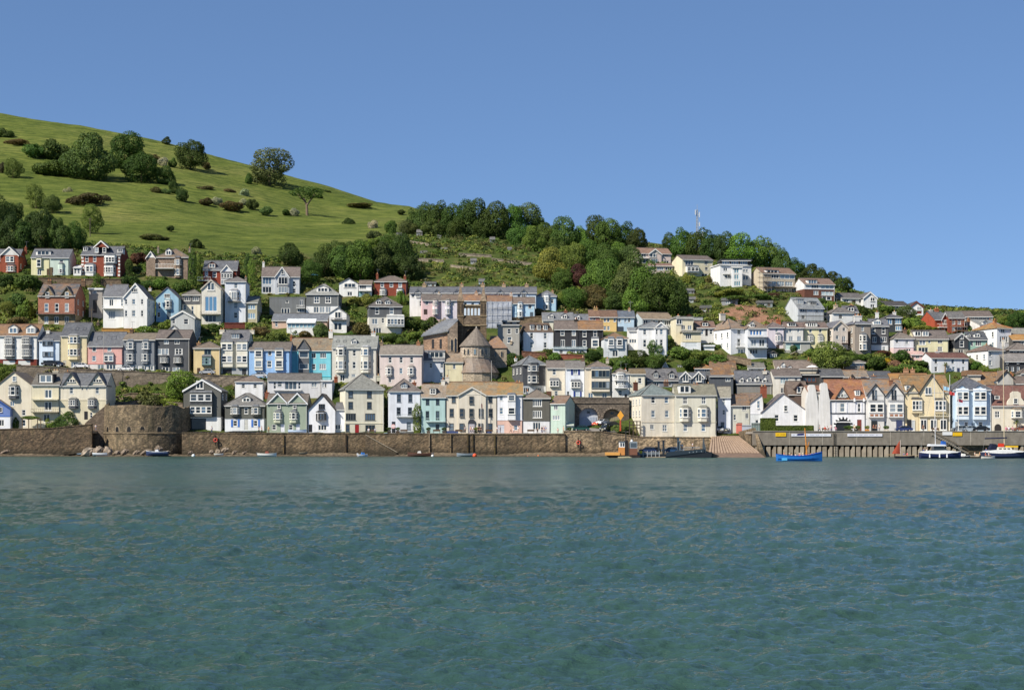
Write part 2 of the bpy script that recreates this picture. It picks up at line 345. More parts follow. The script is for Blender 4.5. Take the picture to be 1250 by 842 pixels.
# ---------------------------------------------------------------- house
def w(y0, y1, wd, *xs, st='s', c=None, g=None): return (y0, y1, wd, xs, st, c, g)
def by(x0, x1, y0, y1, *rows, n=2, c=None, rc='6c6f74', d=0.75, kind='c', fc=None, st=None): return dict(x0=x0, x1=x1, y0=y0, y1=y1, rows=rows, n=n, c=c, rc=rc, d=d, kind=kind, fc=fc, st=st)
def gb(x0, x1, ay, ey, c=None, bb='e6e4de', proud=0.0, wm=None): return dict(x0=x0, x1=x1, ay=ay, ey=ey, c=c, bb=bb, proud=proud, wm=wm)
def dm(x0, x1, y0, y1, kind='g', c=None, st='c', rc=None, ins=None): return dict(x0=x0, x1=x1, y0=y0, y1=y1, kind=kind, c=c, st=st, rc=rc)
def bal(x0, x1, y, d=1.3, rh=5, c='d9d9d6', n=None, post=None): return dict(x0=x0, x1=x1, y=y, d=d, rh=rh, c=c, post=post)
FOOT = []     # house footprints, for keeping plants off walls
def H(name, label, x0, x1, base, eave, ridge, roof='S', wc='e4e2dc', rc='5b5e64', D=8.0, rot=0.0, Y=None, win=(), bays=(), gables=(), dormers=(), ch=(), bals=(), band=None,
      mt='wall', bmt=None, fr='e8e6df', bb=None, of=None, lichen=0.0, oh=0.25, side=None, cat='house', sky=(), shut=(), fascia='d8d8d4', found=3.0, apex=None, extra=None, dY=0, lw=None):
 if Y is None: Y = gY((x0+x1)/2, base) + dY
 Y += random.uniform(-.06, .06)
 r = R(rot); cs, sn = math.cos(r), math.sin(r); A = P(x0, base, Y)
 def along(px): k = (px-CX)/F; return (k*A.y-A.x)/(cs-k*sn)
 W = along(x1); base_c = A + Vector((W/2*cs, W/2*sn, 0)); Zb = A.z
 Ym = base_c.y
 U = lambda px: along(px)-W/2
 def WZ(py, v=0.0): return CH+(HY-py)*(Ym+v*cs)/F - Zb
 Mw = Matrix.Translation((base_c.x, base_c.y, Zb)) @ Matrix.Rotation(r, 4, 'Z')
 if of is None:
  root = empty(name, (base_c.x, base_c.y, Zb), r, label, cat, 'houses of the hillside town'); M = I4
 else:
  root = of; M = root.matrix_basis.inverted() @ Mw
 FOOT.append((base_c.x, base_c.y, W/2+1.0, D, r))
 e = WZ(eave)+random.uniform(-.02, .02); hw = W/2; z0 = -found
 def part(mb, nm, m, c=None, p=None, **k): return build(mb, nm, m, p if p is not None else root, c, M if p is None else None, **k)
 # openings: rows of windows on the facade plane
 holes, wins = [], []
 for (y0, y1, wd, xs, st, fc, gl) in win:
  for x in xs:
   u0, u1 = U(x-wd/2), U(x+wd/2); zt, zb = WZ(y0), WZ(y1)
   flush = zt < e-.05 and u0 > -hw+.05 and u1 < hw-.05 and not any(g['proud'] > 0 and g['x0'] <= x <= g['x1'] for g in gables)
   pv = 0.0
   for g in gables:
    if g['x0'] <= x <= g['x1']: pv = max(pv, g['proud'])
   if flush: holes.append((u0, u1, zb, zt))
   ing = any(g["x0"] <= x <= g["x1"] for g in gables); vv = 0.04 if flush else (-.17-pv if ing else -.09)
   wins.append((u0, u1, zb, zt, vv, st, fc or fr, gl))
 # ---- walls
 if roof == 'S': rv = D/2
 elif roof == 'L': rv = D
 else: rv = D/2
 top = WZ(ridge, rv if roof in 'SHL' else (0 if roof == 'F' else 1.0))+random.uniform(-.02, .02)
 if roof in 'SH' and top < e+.4: top = e+.4
 def ring(mb, za, zb_, hs, profile):
  mb.holed(-hw, hw, za, zb_, hs, 0.0, 0.13)
  mb.face((-hw, 0, za), (-hw, 0, zb_), (-hw, D, zb_), (-hw, D, za)); mb.face((hw, 0, za), (hw, D, za), (hw, D, zb_), (hw, 0, zb_))
  mb.face((-hw, D, za), (-hw, D, zb_), (hw, D, zb_), (hw, D, za))
  if profile == 'S':
   for sx in (-hw, hw): mb.face((sx, 0, zb_), (sx, D, zb_), (sx, D/2, top))
  elif profile == 'F':
   ax = 0.0 if apex is None else U(apex)
   mb.face((-hw, 0, zb_), (hw, 0, zb_), (ax, 0, top)); mb.face((-hw, D, zb_), (hw, D, zb_), (ax, D, top))
  elif profile == 'L':
   for sx in (-hw, hw): mb.face((sx, 0, zb_), (sx, D, zb_), (sx, D, top))
   mb.face((-hw, D, zb_), (hw, D, zb_), (hw, D, top), (-hw, D, top))
 bz = None
 if band: bz = WZ(band[0])
 mb = MB(); ring(mb, bz if band else z0, e, holes, roof); part(mb, 'wall', mt, wc)
 if band:
  mb = MB(); ring(mb, z0, bz, holes, None); part(mb, 'lower_wall', bmt or mt, band[1])
  mb = MB(); mb.box(-hw-.03, hw+.03, -.09, 0.0, bz-.08, bz+.08); part(mb, 'string_course', 'paint', wc)
 # ---- roof
 t = 0.16; rmb = MB()
 if roof == 'S':
  sl = (top-e)/(D/2); o2 = oh
  sec = [(-o2, e-sl*o2), (D/2, top), (D+o2, e-sl*o2), (D+o2, e-sl*o2+t), (D/2, top+t*1.2), (-o2, e-sl*o2+t)]
  rmb.prism(sec, -hw-min(oh, .12), hw+min(oh, .12), 'x')
  k = MB(); k.box(-hw-.05, hw+.05, D/2-.12, D/2+.12, top+t*1.1, top+t*1.1+.14); part(k, 'ridge_tiles', 'brick', '8a6a58' if lichen > .2 else '6e6a68')
 elif roof == 'F':
  ax = 0.0 if apex is None else U(apex)
  sl1 = (top-e)/(ax+hw); sl2 = (top-e)/(hw-ax)
  sec = [(-hw-oh, e-sl1*oh), (ax, top), (hw+oh, e-sl2*oh), (hw+oh, e-sl2*oh+t), (ax, top+t*1.2), (-hw-oh, e-sl1*oh+t)]
  rmb.prism(sec, -oh, D+.1, 'y')
  if bb:
   k = MB(); d_ = .34
   k.prism([(-hw-oh, e-sl1*oh-d_), (ax, top-d_), (hw+oh, e-sl2*oh-d_), (hw+oh, e-sl2*oh+t-.02), (ax, top+t-.02), (-hw-oh, e-sl1*oh+t-.02)], -oh-.07, -oh-.004, 'y'); part(k, 'bargeboard', 'paint', bb)
 elif roof == 'H':
  hr = max(hw-D/2*1.0, 0.05); b0, b1 = -hw-oh, hw+oh; s0, s1 = -oh, D+oh
  i = [(b0, s0, e), (b1, s0, e), (b1, s1, e), (b0, s1, e)]; up = [(x, y, z+t) for x, y, z in i]; r0, r1 = (-hr, D/2, top), (hr, D/2, top)
  rmb.face(*i[::-1])
  for a in range(4): rmb.face(i[a], i[(a+1) % 4], up[(a+1) % 4], up[a])
  rmb.face(up[0], up[1], r1, r0); rmb.face(up[1], up[2], r1); rmb.face(up[2], up[3], r0, r1); rmb.face(up[3], up[0], r0)
  k = MB()
  for pa, pb in ((up[0], r0), (up[1], r1), (up[2], r1), (up[3], r0), (r0, r1)): k.tube(Vector(pa)+Vector((0, 0, .02)), Vector(pb)+Vector((0, 0, .03)), .11, k=5)
  part(k, 'hip_tiles', 'brick', 'a06a4c' if lichen > .3 else '6e6a68')
 elif roof == 'T':
  rmb.box(-hw-oh, hw+oh, -oh, D+oh, e, max(top, e+.3))
 elif roof == 'M':
  q = min(1.1, hw*.3); lo = [(-hw-.1, -.1, e), (hw+.1, -.1, e), (hw+.1, D, e), (-hw-.1, D, e)]; hi = [(-hw+q, q, top), (hw-q, q, top), (hw-q, D-q, top), (-hw+q, D-q, top)]
  rmb.face(*lo[::-1]); rmb.face(*hi)
  for a in range(4): rmb.face(lo[a], lo[(a+1) % 4], hi[(a+1) % 4], hi[a])
 elif roof == 'L':
  sl = (top-e)/D
  rmb.prism([(-oh, e-sl*oh), (D+.1, top), (D+.1, top+t), (-oh, e-sl*oh+t)], -hw-.1, hw+.1, 'x')
 if roof == 'N':
  mb = MB(); mb.box(-hw-.06, hw+.06, -.06, .25, e, e+.35); part(mb, 'parapet', mt, wc)
  rmb.box(-hw, hw, .25, D, e-.1, e+.1)
 roof_o = part(rmb, 'roof', 'slate', rc, lichen=lichen)
 if fascia and roof in 'SHLT':
  sl = (top-e)/(D/2) if roof == 'S' else 0; zf = e-sl*oh if roof in 'SL' else e
  k = MB(); k.box(-hw-.1, hw+.1, -oh-.14, -oh-.01, zf-.12, zf+.05); part(k, 'gutter', 'paint', fascia)
 # drain pipe
 if of is None and hw > 2 and roof in 'SH':
  k = MB(); sx = hw-.18; k.tube((sx, -.1, z0+2), (sx, -.1, e-.1), .06, k=5); part(k, 'drainpipe', 'paint', random.choice(['3a3c40', 'c9c8c2', '55585c']))
 def roof_w(v):
  if roof == 'S' or roof == 'H': return e+(top-e)*min(v/(D/2), 1)+t
  if roof == 'L': return e+(top-e)*v/D+t
  if roof == 'M': return e+(top-e)*min(v/1.2, 1)
  return top
 # ---- windows and doors
 for (u0, u1, zb, zt, vv, st, fc, gl) in wins: put_window(root, M, (u0+u1)/2, zb, u1-u0, zt-zb, vv, st, fc, 0, gl)
 for (x0_, x1_, ya, yb, sc) in shut:
  k = MB(); u0, u1 = U(x0_), U(x1_); k.box(u0, u1, -.07, -.01, WZ(yb), WZ(ya)); part(k, 'shutter', 'timber', sc)
 # ---- bays
 for B in bays:
  u0, u1, zt, zb, d = U(B['x0']), U(B['x1']), WZ(B['y0']), WZ(B['y1']), B['d']
  c = min(d*.8, (u1-u0)*.24) if B['kind'] == 'c' else 0.0
  poly = [(u0, .02), (u0+c, -d), (u1-c, -d), (u1, .02)]
  k = MB(); k.prism(poly, zb, zt, 'z'); bo = part(k, 'bay', mt if B['c'] is None else 'wall', B['c'] or wc)
  k = MB(); g = .12; rr = .5
  lo = [(u0-g, .02, zt), (u0+c-g*.7, -d-g, zt), (u1-c+g*.7, -d-g, zt), (u1+g, .02, zt)]
  hi = [(u0+c*.9+.1, .01, zt+rr), (u0+c+.12, -.15, zt+rr), (u1-c-.12, -.15, zt+rr), (u1-c*.9-.1, .01, zt+rr)]
  k.loft([lo, hi]); build(k, 'bay_roof', 'slate', bo, B['rc'], lichen=0.0)
  for (ya, yb) in B['rows']:
   za, z_ = WZ(yb), WZ(ya); fw = u1-u0-2*c-.1; n_ = B['n']
   st = B['st'] or 's'
   for q in range(n_): put_window(root, M, u0+c+.05+fw*(q+.5)/n_, za, fw/n_-.04, z_-za, -d-.09, st, B['fc'] or fr)
   if c > .2:
    L = math.hypot(c, d); an = math.atan2(d, c)
    for sx in (0, 1):
     mu, mv = ((u0+c/2, -d/2) if sx == 0 else (u1-c/2, -d/2)); ra = -an if sx == 0 else an
     nx, ny = (-math.sin(an), -math.cos(an)) if sx == 0 else (math.sin(an), -math.cos(an))
     put_window(root, M, mu+nx*.09, za, L*.72, z_-za, mv+ny*.09, 's', B['fc'] or fr, ra)
 # ---- cross gables
 for g in gables:
  u0, u1 = U(g['x0']), U(g['x1']); p_ = g['proud']; ze, za = WZ(g['ey'], -p_), WZ(g['ay'], -p_); um = (u0+u1)/2
  k = MB()
  if p_ > 0:
   hs = [(a, b_, zb_, zt_) for (a, b_, zb_, zt_, *_r) in wins if u0 < (a+b_)/2 < u1]
   k.box(u0, u1, -p_, -.01, z0, ze); part(k, 'front_bay', mt, wc); k = MB()
  k.prism([(u0, ze), (u1, ze), (um, za)], -p_-.06, 1.0, 'y'); part(k, 'gable', g['wm'] or ('wall' if g['c'] else mt), g['c'] or wc)
  # run the little roof back until it meets the main slope
  vr = D/2 if roof in 'SH' else 3.0
  if roof in 'SHM' and top > e: vr = max(1.2, min(D/2, (za-e)/(top-e)*(D/2)+.5))
  sl = (za-ze)/max((u1-u0)/2, .1); q = .22
  sec = [(u0-q, ze-sl*q), (um, za), (u1+q, ze-sl*q), (u1+q, ze-sl*q+.14), (um, za+.17), (u0-q, ze-sl*q+.14)]
  k = MB(); k.prism(sec, -p_-.32, vr, 'y'); part(k, 'gable_roof', 'slate', rc, lichen=lichen*.5)
  if g['bb']:
   k = MB(); k.prism([(u0-q, ze-sl*q-.28), (um, za-.3), (u1+q, ze-sl*q-.28), (u1+q, ze-sl*q+.1), (um, za+.13), (u0-q, ze-sl*q+.1)], -p_-.40, -p_-.324, 'y'); part(k, 'bargeboard', 'paint', g['bb'])
 # ---- dormers
 for d_ in dormers:
  u0, u1 = U(d_['x0']), U(d_['x1']); v = .4
  for _ in range(5):
   wb = WZ(d_['y1'], v)
   if roof in 'SH': v = max(.25, (wb-e-t)/max(top-e, .1)*(D/2))
   elif roof == 'M': v = max(.1, (wb-e)/max(top-e, .1)*1.2)
   elif roof == 'L': v = max(.25, (wb-e-t)/max(top-e, .1)*D)
   else: v = .4
   v = min(v, D*.42)
  zb, zt = WZ(d_['y1'], v), WZ(d_['y0'], v); depth = 2.6 if roof != 'M' else 1.6
  um = (u0+u1)/2; c_ = d_['c'] or 'e4e2dc'; k = MB()
  if d_['kind'] == 'g':
   ze = zb+(zt-zb)*.66; k.prism([(u0, zb-.3), (u1, zb-.3), (u1, ze), (um, zt), (u0, ze)], v, v+depth, 'y')
  else:
   ze = zt; k.box(u0, u1, v, v+depth, zb-.3, zt)
  do = part(k, 'dormer', 'wall', c_)
  k = MB(); q = .16
  if d_['kind'] == 'g':
   sl = (zt-ze)/max((u1-u0)/2, .1)
   k.prism([(u0-q, ze-sl*q), (um, zt), (u1+q, ze-sl*q), (u1+q, ze-sl*q+.1), (um, zt+.14), (u0-q, ze-sl*q+.1)], v-.2, v+depth, 'y')
  else: k.box(u0-q, u1+q, v-.2, v+depth, zt, zt+.14)
  build(k, 'dormer_roof', 'slate' if d_['rc'] is None else 'paint', do, d_['rc'] or rc, lichen=0.0)
  wh = (ze-zb)*.86; ww = (u1-u0)*.82
  put_window(root, M, um, zb+(ze-zb)*.08, ww, wh, v-.10, d_['st'], 'e8e6df')
 for (x_, y_, wd, ht) in sky:
  v = 1.0
  for _ in range(5):
   z_ = WZ(y_, v); v = min(max(.3, (z_-e-t)/max(top-e, .1)*(D/2 if roof in 'SH' else D)), D*.45)
  sl = math.atan2(top-e, D/2 if roof in 'SH' else D)
  k = MB(); k.box(-.5, .5, -.02, .09, -.5, .5)
  o = ob('skylight', SKYL, root, '3a3e44', M @ Matrix.Translation((U(x_), v, roof_w(v)+.05)) @ Matrix.Rotation(-(math.pi/2-sl), 4, 'X') @ Matrix.Diagonal((wd*Ym/F, 1, ht, 1)))
  ob('pane', SKYP, o, 'b9c6d2' if random.random() < .35 else '42505c')
 # ---- chimneys
 for cspec in ch:
  x_, ty, wd = cspec[:3]; vf = cspec[3] if len(cspec) > 3 else .5; cc = cspec[4] if len(cspec) > 4 else '8d8478'; cm = 'wall' if cc[0] in 'cdef' else 'brick'
  v = D*vf; s_ = (Ym+v)/F; uc = U(x_); hh = wd*s_/2; zt = WZ(ty, v); zb = min(roof_w(min(v, D-v)), zt-.6)-.8
  pot = .55; k = MB(); k.box(uc-hh, uc+hh, v-.38, v+.38, zb, zt-pot-.2); k.box(uc-hh-.09, uc+hh+.09, v-.47, v+.47, zt-pot-.2, zt-pot); co = part(k, 'chimney', cm, cc)
  if random.random() < .4:
   k = MB(); za = zt+random.uniform(.9, 1.7); k.tube((uc+hh*.6, v, zt-pot), (uc+hh*.6, v, za), .035, k=4); k.tube((uc+hh*.6-.5, v, za-.08), (uc+hh*.6+.6, v+.2, za-.08), .03, k=4); build(k, 'aerial', 'paint', co, '77797c')
  npot = max(1, int(hh*2/.55))
  for q in range(npot):
   k = MB(); k.tube((uc-hh+2*hh*(q+.5)/npot, v, zt-pot), (uc-hh+2*hh*(q+.5)/npot, v, zt), .15, .11, 6); build(k, 'chimney_pot', 'brick', co, random.choice(['a9714f', 'b5835e', 'c0a27c']))
 # ---- balconies
 for b_ in bals:
  u0, u1 = U(b_['x0']), U(b_['x1']); z_ = WZ(b_['y'], -b_['d']); dd = b_['d']
  k = MB(); k.box(u0, u1, -dd, -.01, z_-.2, z_); bo = part(k, 'balcony', 'concrete', b_['c'])
  rh = b_['rh']*Ym/F; n_ = max(2, int((u1-u0)/.45)); k = MB()
  k.box(u0, u1, -dd, -dd+.06, z_+rh-.07, z_+rh)
  for q in range(n_+1):
   uu = u0+.03+(u1-u0-.1)*q/n_; k.box(uu, uu+.05, -dd+.005, -dd+.055, z_, z_+rh-.07)
  k.box(u0, u0+.05, -dd+.06, -.02, z_+rh-.07, z_+rh); k.box(u1-.05, u1, -dd+.06, -.02, z_+rh-.07, z_+rh)
  build(k, 'railing', 'paint', bo, b_['c'])
  if b_['post']:
   zp = WZ(b_['post'], -dd)
   for uu in (u0+.1, u1-.25):
    k = MB(); k.box(uu, uu+.15, -dd+.02, -dd+.17, zp, z_-.2); build(k, 'post', 'paint', bo, b_['c'])
 # ---- side-wall windows
 if side:
  which, nc, nr = side; sx = -1 if which == 'l' else 1
  for a in range(nc):
   for b2 in range(nr):
    ht = 1.5; zz = e-(b2+1)*2.9+.6
    if zz < -1: continue
    put_window(root, M @ Matrix.Translation((sx*hw, D*(a+.5)/nc, zz)) @ Matrix.Rotation(-sx*math.pi/-2 if sx > 0 else -math.pi/2, 4, 'Z'), 0, 0, .95, ht, -.10, 's', fr)
 if extra: extra(root, M, U, WZ, part, hw, e, D)
 return root
_s = MB(); _s.holed(-.5, .5, -.5, .5, [(-.4, .4, -.4, .4)], 0, .06); _s.face((-.5, 0, -.5), (-.5, .12, -.5), (-.5, .12, .5), (-.5, 0, .5)); _s.face((.5, 0, -.5), (.5, 0, .5), (.5, .12, .5), (.5, .12, -.5)); SKYL = _s.mesh('skylight', 'paint')
_s = MB(); _s.face((-.42, .03, -.42), (.42, .03, -.42), (.42, .03, .42), (-.42, .03, .42)); SKYP = _s.mesh('pane', 'glass')
# ================================================================ houses
WH, OW, CR, TAN, STN = 'e9e8e4', 'dedcd2', 'ddd0b0', 'cbb895', '9c8c78'
SL, DS, BR, RB = '63656a', '45484e', '77685a', '8a5a44'
# ---- top row, under the hillside field
H('house', 'red brick house with a patterned white gable at the far left of the top row', -14, 22.5, 333, 318, 305, 'S', '94523f', SL, mt='brick', D=9, gables=[gb(1, 23, 301.5, 311.5, 'd9d6d0', proud=.4)],
  win=[w(313, 320, 5, 10, 15.2)], bays=[by(7, 21, 323.5, 333, (325, 331.5), n=2, d=1.0)], ch=[(25, 300, 3, .6, '85503d')], side=('r', 2, 1))
H('house', 'pale yellow half of a pair with a long white dormer and tall glazed bay', 38, 61, 336, 314, 304.5, 'S', 'ddd597', SL, win=[w(328, 336, 3, 58.5, st='d', c='5e4a33'), w(328.5, 336, 5, 48, st='c')], bays=[by(45, 51, 315, 327, (316.5, 326), n=1, d=.5, kind='b')], dormers=[dm(43, 61, 306.5, 311.5, 'f', st='h')])
H('house', 'pale mint half of a pair beside the yellow house', 61, 84.5, 336.5, 314.5, 305, 'S', 'bfd3c4', SL, D=8, win=[w(317.5, 321.5, 5, 75), w(327, 333, 3, 64), w(327, 336, 3, 59.5+3.0, st='d', c='6b5a40')], bays=[by(71, 78.5, 322, 336, (328.5, 333.5), n=1, d=.6)])
hq = H('house', 'brick villa with white corner quoins and a white timbered central dormer gable', 99, 147.5, 337, 311, 301.5, 'S', '8c4c3c', SL, mt='brick', D=10, win=[w(312.5, 319.5, 4, 106, 115.5)],
  gables=[gb(115, 132, 294, 301.5, '8c4c3c', proud=0, wm='brick')], bays=[by(127, 143, 311.5, 322, (314, 320.5), n=3, c=WH), by(103, 117, 323, 337, (325, 332), n=2, c=WH), by(127, 141, 324, 337, (326, 333), n=3, c=WH)],
  dormers=[dm(99.5, 105, 301.5, 306.5, 'f'), dm(142.5, 149, 303.5, 308.5, 'f')])
put_window(hq, I4, -1.2, 5.9+1.2, 1.1, 1.5, -.4, 's'); put_window(hq, I4, 1.1, 5.9+1.2, 1.1, 1.5, -.4, 's')
H('house', 'white lean to sun room on the side of the quoined brick villa', 89.5, 98.8, 337, 327, 324, 'L', WH, 'c9cbcc', D=4, of=hq, win=[w(328, 334, 3, 92, 96)])
for sx in (-1, 1):
 for i in range(6):
  k = MB(); k.box(-.35, .35, -.035, .0, 0, .6); build(k, 'quoin', 'paint', hq, 'e2e0d8', Matrix.Translation((sx*(5.62 if i % 2 else 5.5), 0, i*1.05)))
H('house', 'tan stone villa with hipped roof, white balcony and glazed veranda', 190, 230, 339, 314.5, 304, 'H', '9b8878', '6b6258', mt='stone', D=10, lichen=.3, win=[w(317, 323.5, 4, 217), w(328, 336, 4, 216.5)], bays=[by(213, 222, 314.5, 339, (317, 323.5), (328, 336), n=1, kind='c', d=.8, rc=SL)],
  dormers=[dm(201, 208.5, 303, 311.5)], bals=[bal(191, 213, 327, 1.6, 5, 'e6e5e0', 338)], ch=[(228.5, 301, 2.4, .4), (188, 300, 2.2, .6)], gables=[gb(179, 190, 307, 314.5, 'e6e4de', proud=.6)])
H('house', 'red brick house with a half timbered white gable and white balcony', 248, 289.5, 349, 329.5, 319, 'S', '8a4335', SL, mt='brick', D=9, rot=4, win=[w(331, 337, 4, 252), w(332, 338.5, 5, 262)], gables=[gb(270, 284, 323.5, 331.5, 'd9dbe0', proud=.5)],
  bays=[by(270, 284.5, 333.5, 348, (334.5, 339.5), (342.5, 347), n=4, c='d4d3d2', d=1.2, kind='b')], dormers=[dm(254, 263, 319.5, 327, c='7a4034')], bals=[bal(242, 258, 342, 2.2, 4, 'e6e6e4')], ch=[(286, 317, 3, .5, 'e4e2dc')])
H('house', 'grey blue rendered house with a steep front gable and white chimney', 319.5, 366, 359, 337.5, 326.5, 'S', 'c3c8d0', '756a64', D=9, rot=6, gables=[gb(336, 353, 326, 337.5, 'c3c8d0', proud=.9)], win=[w(338.5, 347.5, 11, 326, st='h'), w(350, 357.5, 11, 326, st='h'), w(338.5, 347.5, 11, 345.5, st='h'), w(350, 358, 11, 345.5, st='h'), w(330, 335, 3.5, 345), w(343, 350, 4, 359), w(352, 358, 5, 359)],
  bals=[bal(338, 352.5, 349, 1.0, 3, '77777a')], ch=[(318.8+2, 318, 2.6, .5, 'e4e2dc')])
H('house', 'white chalet style house with wide picture windows in dark conifers', 414, 437, 362.5, 346, 340, 'F', WH, SL, D=9, win=[w(346, 351, 14, 427, st='h'), w(356, 361, 6, 427, st='c')], apex=426)
H('house', 'low white house with a recessed balcony beside the chalet', 437.5, 453.5, 362.5, 347.5, 343, 'S', WH, '7d6f62', D=8, win=[w(348, 353, 8, 443, st='h'), w(354.5, 362, 4, 440, st='d', c='7fa3a5'), w(356.5, 361.5, 6, 447.5)], bals=[bal(438, 453, 354.5, 1, 3)])
H('house', 'square red brick house with hipped roof below the dark trees', 457, 496.5, 361, 344, 337, 'H', '8a4a3b', '70645c', mt='brick', D=8, win=[w(344.6, 350.5, 4.5, 466.5, 477.7, 488.5)], bays=[by(463.5, 472, 353, 361, (354.5, 360), n=2, c='d8d6d0'), by(484, 493, 353, 361, (354.5, 360), n=2, c='d8d6d0')], ch=[(459.5, 332.5, 2.6, .4, '8a5240'), (493, 335, 3, .6, '8a5240')])
# ---- third row, left
H('house', 'brick and stone house with twin front gables and a long first floor balcony', 46.5, 92, 396.5, 361, 347, 'S', 'a87460', '5a5b5e', mt='brick', D=11, lichen=.5, gables=[gb(52, 66.5, 349.5, 360, 'b09878', '6a6660', wm='stone'), gb(74.5, 89, 349.5, 360, 'b09878', '6a6660', wm='stone')], band=(384, 'a89678'), bmt='stone',
  win=[w(356.5, 363.5, 4.5, 58, 81.8), w(370, 380.5, 5, 56.7, 69.3, 81.5), w(386, 395, 5, 56.5, 69, 81.5, st='c')], bals=[bal(46, 91, 383, 1.2, 3, '5c5a56')], ch=[(54, 340.5, 5, .5, '6f5a48'), (95.5, 340.5, 5, .5, '6f5a48')], side=('r', 2, 2))
H('house', 'plain grey concrete tower house with a small flat roof', 108.5, 125, 388, 353.5, 352, 'T', 'a39c94', 'd8d8d5', D=7, oh=.3, win=[w(355, 358, 5, 115.5), w(366, 382, 5, 116, st='d', c='3a3532')])
hw1 = H('house', 'white rendered house with a big bayed front gable and chimney', 126, 152, 400, 361.5, 348, 'S', WH, '6b6c70', D=9, win=[w(365, 374, 5, 136, st='c'), w(365, 374, 2.5, 149), w(379, 390, 8, 136.5, st='t')], bals=[bal(126, 150, 376, 1.5, 3, 'deddd9', 399)], ch=[(131, 345.5, 3.2, .5, '8a6656')])
H('house', 'gabled front', 151, 179.5, 400, 362.5, 346, 'F', WH, '6e6a68', D=10, of=hw1, Y=None, dY=-2.5, win=[w(365, 371.5, 4.5, 163.2), w(365, 371.5, 3, 154, 173.5), w(378.5, 386.5, 5, 163.2), w(378.5, 386.5, 3, 154, 173.5), w(352, 356.5, 6.5, 164, st='t')], bb='e9e8e4', ch=[(177.5, 349.5, 3.2, .6, 'dcd2c4')], side=('r', 2, 2))
H('house', 'bright sky blue gabled house with white barge boards', 190.5, 218, 393, 363.5, 351, 'F', '7db4d2', '6e6d70', D=9, win=[w(358.5, 363.3, 7, 204, st='t'), w(369, 377, 3, 194.5), w(381, 387, 4, 192.8+1), w(380, 392, 5, 206, st='d', c='55626c')], bays=[by(201, 210, 366, 377.5, (367.5, 375.5), n=1, c='e4e4e0', rc='9fb0b4')])
H('house', 'slate hung and cream house with a low pyramid roof', 222.5, 245.5, 390, 360.5, 353.5, 'H', '5f6063', '77726a', D=7, band=(371, 'dcd2b8'), bmt='wall', mt='slate', win=[w(362, 367.3, 7.5, 228.5, 239, st='t'), w(372, 378, 4, 225.5), w(373, 384, 3, 235)])
H('house', 'tall cream house with a wall of blue glazing under its gable', 246, 269.5, 396, 352, 341.5, 'F', 'd9d3c2', '74695e', D=9, bb='b8b0a2', win=[w(345, 354.5, 9, 257.5, st='c'), w(361, 380.5, 15, 257.5, st='h', g='5d86a8'), w(384.5, 393, 14, 257, st='h')], bals=[bal(245, 269.5, 383, 1.4, 3, 'a8a294')])
H('house', 'tall bluish white tower house with stacked balcony windows', 274.5, 300.5, 394, 344, 338, 'H', 'd9dee6', '77726e', D=9, rot=3, win=[w(345.5, 352, 4.5, 288), w(369, 376.5, 5, 287.7), w(381, 388.5, 5, 287.7)], bays=[by(280, 292, 354.5, 368, (356, 367), n=1, rc='8e8f92', st='c')], bals=[bal(278.5, 294.5, 367.5, 1.1, 4, '8a8884')], ch=[(298, 336, 2.4, .5)])
H('house', 'grey rendered cottage end with a plain pointed gable above the dark slate house', 208.5, 237.5, 424, 387.5, 379.5, 'F', 'b9bcb8', '8a8880', D=9, bb='dcdcd6', win=[w(389, 395, 4, 212), w(389, 396, 6.5, 227), w(402, 408, 3.5, 224)], side=('r', 2, 2))
H('house', 'olive beige house with blue glazed lower rooms', 296, 314.5, 394, 369.5, 362.5, 'S', 'b8ae84', '7c7c74', D=8, win=[w(372, 377.5, 9, 307, st='t', g='7f9db0'), w(382, 389, 9, 307, st='t', g='7f9db0')], side=('r', 2, 2))
H('house', 'slate hung modern house with a pyramid roof and glass dormer', 373.5, 413.5, 386, 359.5, 346.5, 'H', '6f7375', '898a86', mt='wall', D=9, band=(373, 'e6e6e4'), win=[w(362, 370, 7, 386.5, 400.5, st='x'), w(374, 382, 6.5, 386, 393.3, 400.8, st='c')], dormers=[dm(386, 401, 348.5, 356.5, 'g', st='t')])
H('house', 'long slate clad house with a flat roof terrace', 329, 372.5, 385, 364, 359.5, 'N', '74787a', '8b8b88', D=8, win=[w(376, 383.5, 11, 348.5, st='t'), w(367, 370, 4, 350.5), w(366, 373, 4, 368, st='c'), w(376.5, 381, 9, 367, st='t')], bals=[bal(362, 372.5, 375.5, .8, 3)])
hp = H('house', 'peach rendered bungalow with a long white conservatory', 332, 400, 401.5, 391, 383.5, 'S', 'c9a183', '70747a', D=8, win=[w(392, 398.5, 3.5, 337.5)])
H('house', 'white boarded gable wing', 402, 423, 404.5, 382.5, 375.8, 'F', WH, '8a8c8c', D=9, of=hp, dY=-.5, win=[w(380.5, 388.3, 8, 412.5, st='c'), w(393.8, 403, 10.5, 412.5, st='c')], bals=[bal(404, 423, 390, .9, 2, '5c5854')])
H('house', 'conservatory', 350, 384.5, 402.5, 394, 389.5, 'L', WH, 'dfe5e6', D=3, of=hp, dY=-3.2, win=[w(395, 400, 4.4, 353.5, 358.3, 363.1, 367.9, 372.7, 377.5, 382, st='g', g='8fb0bb')])
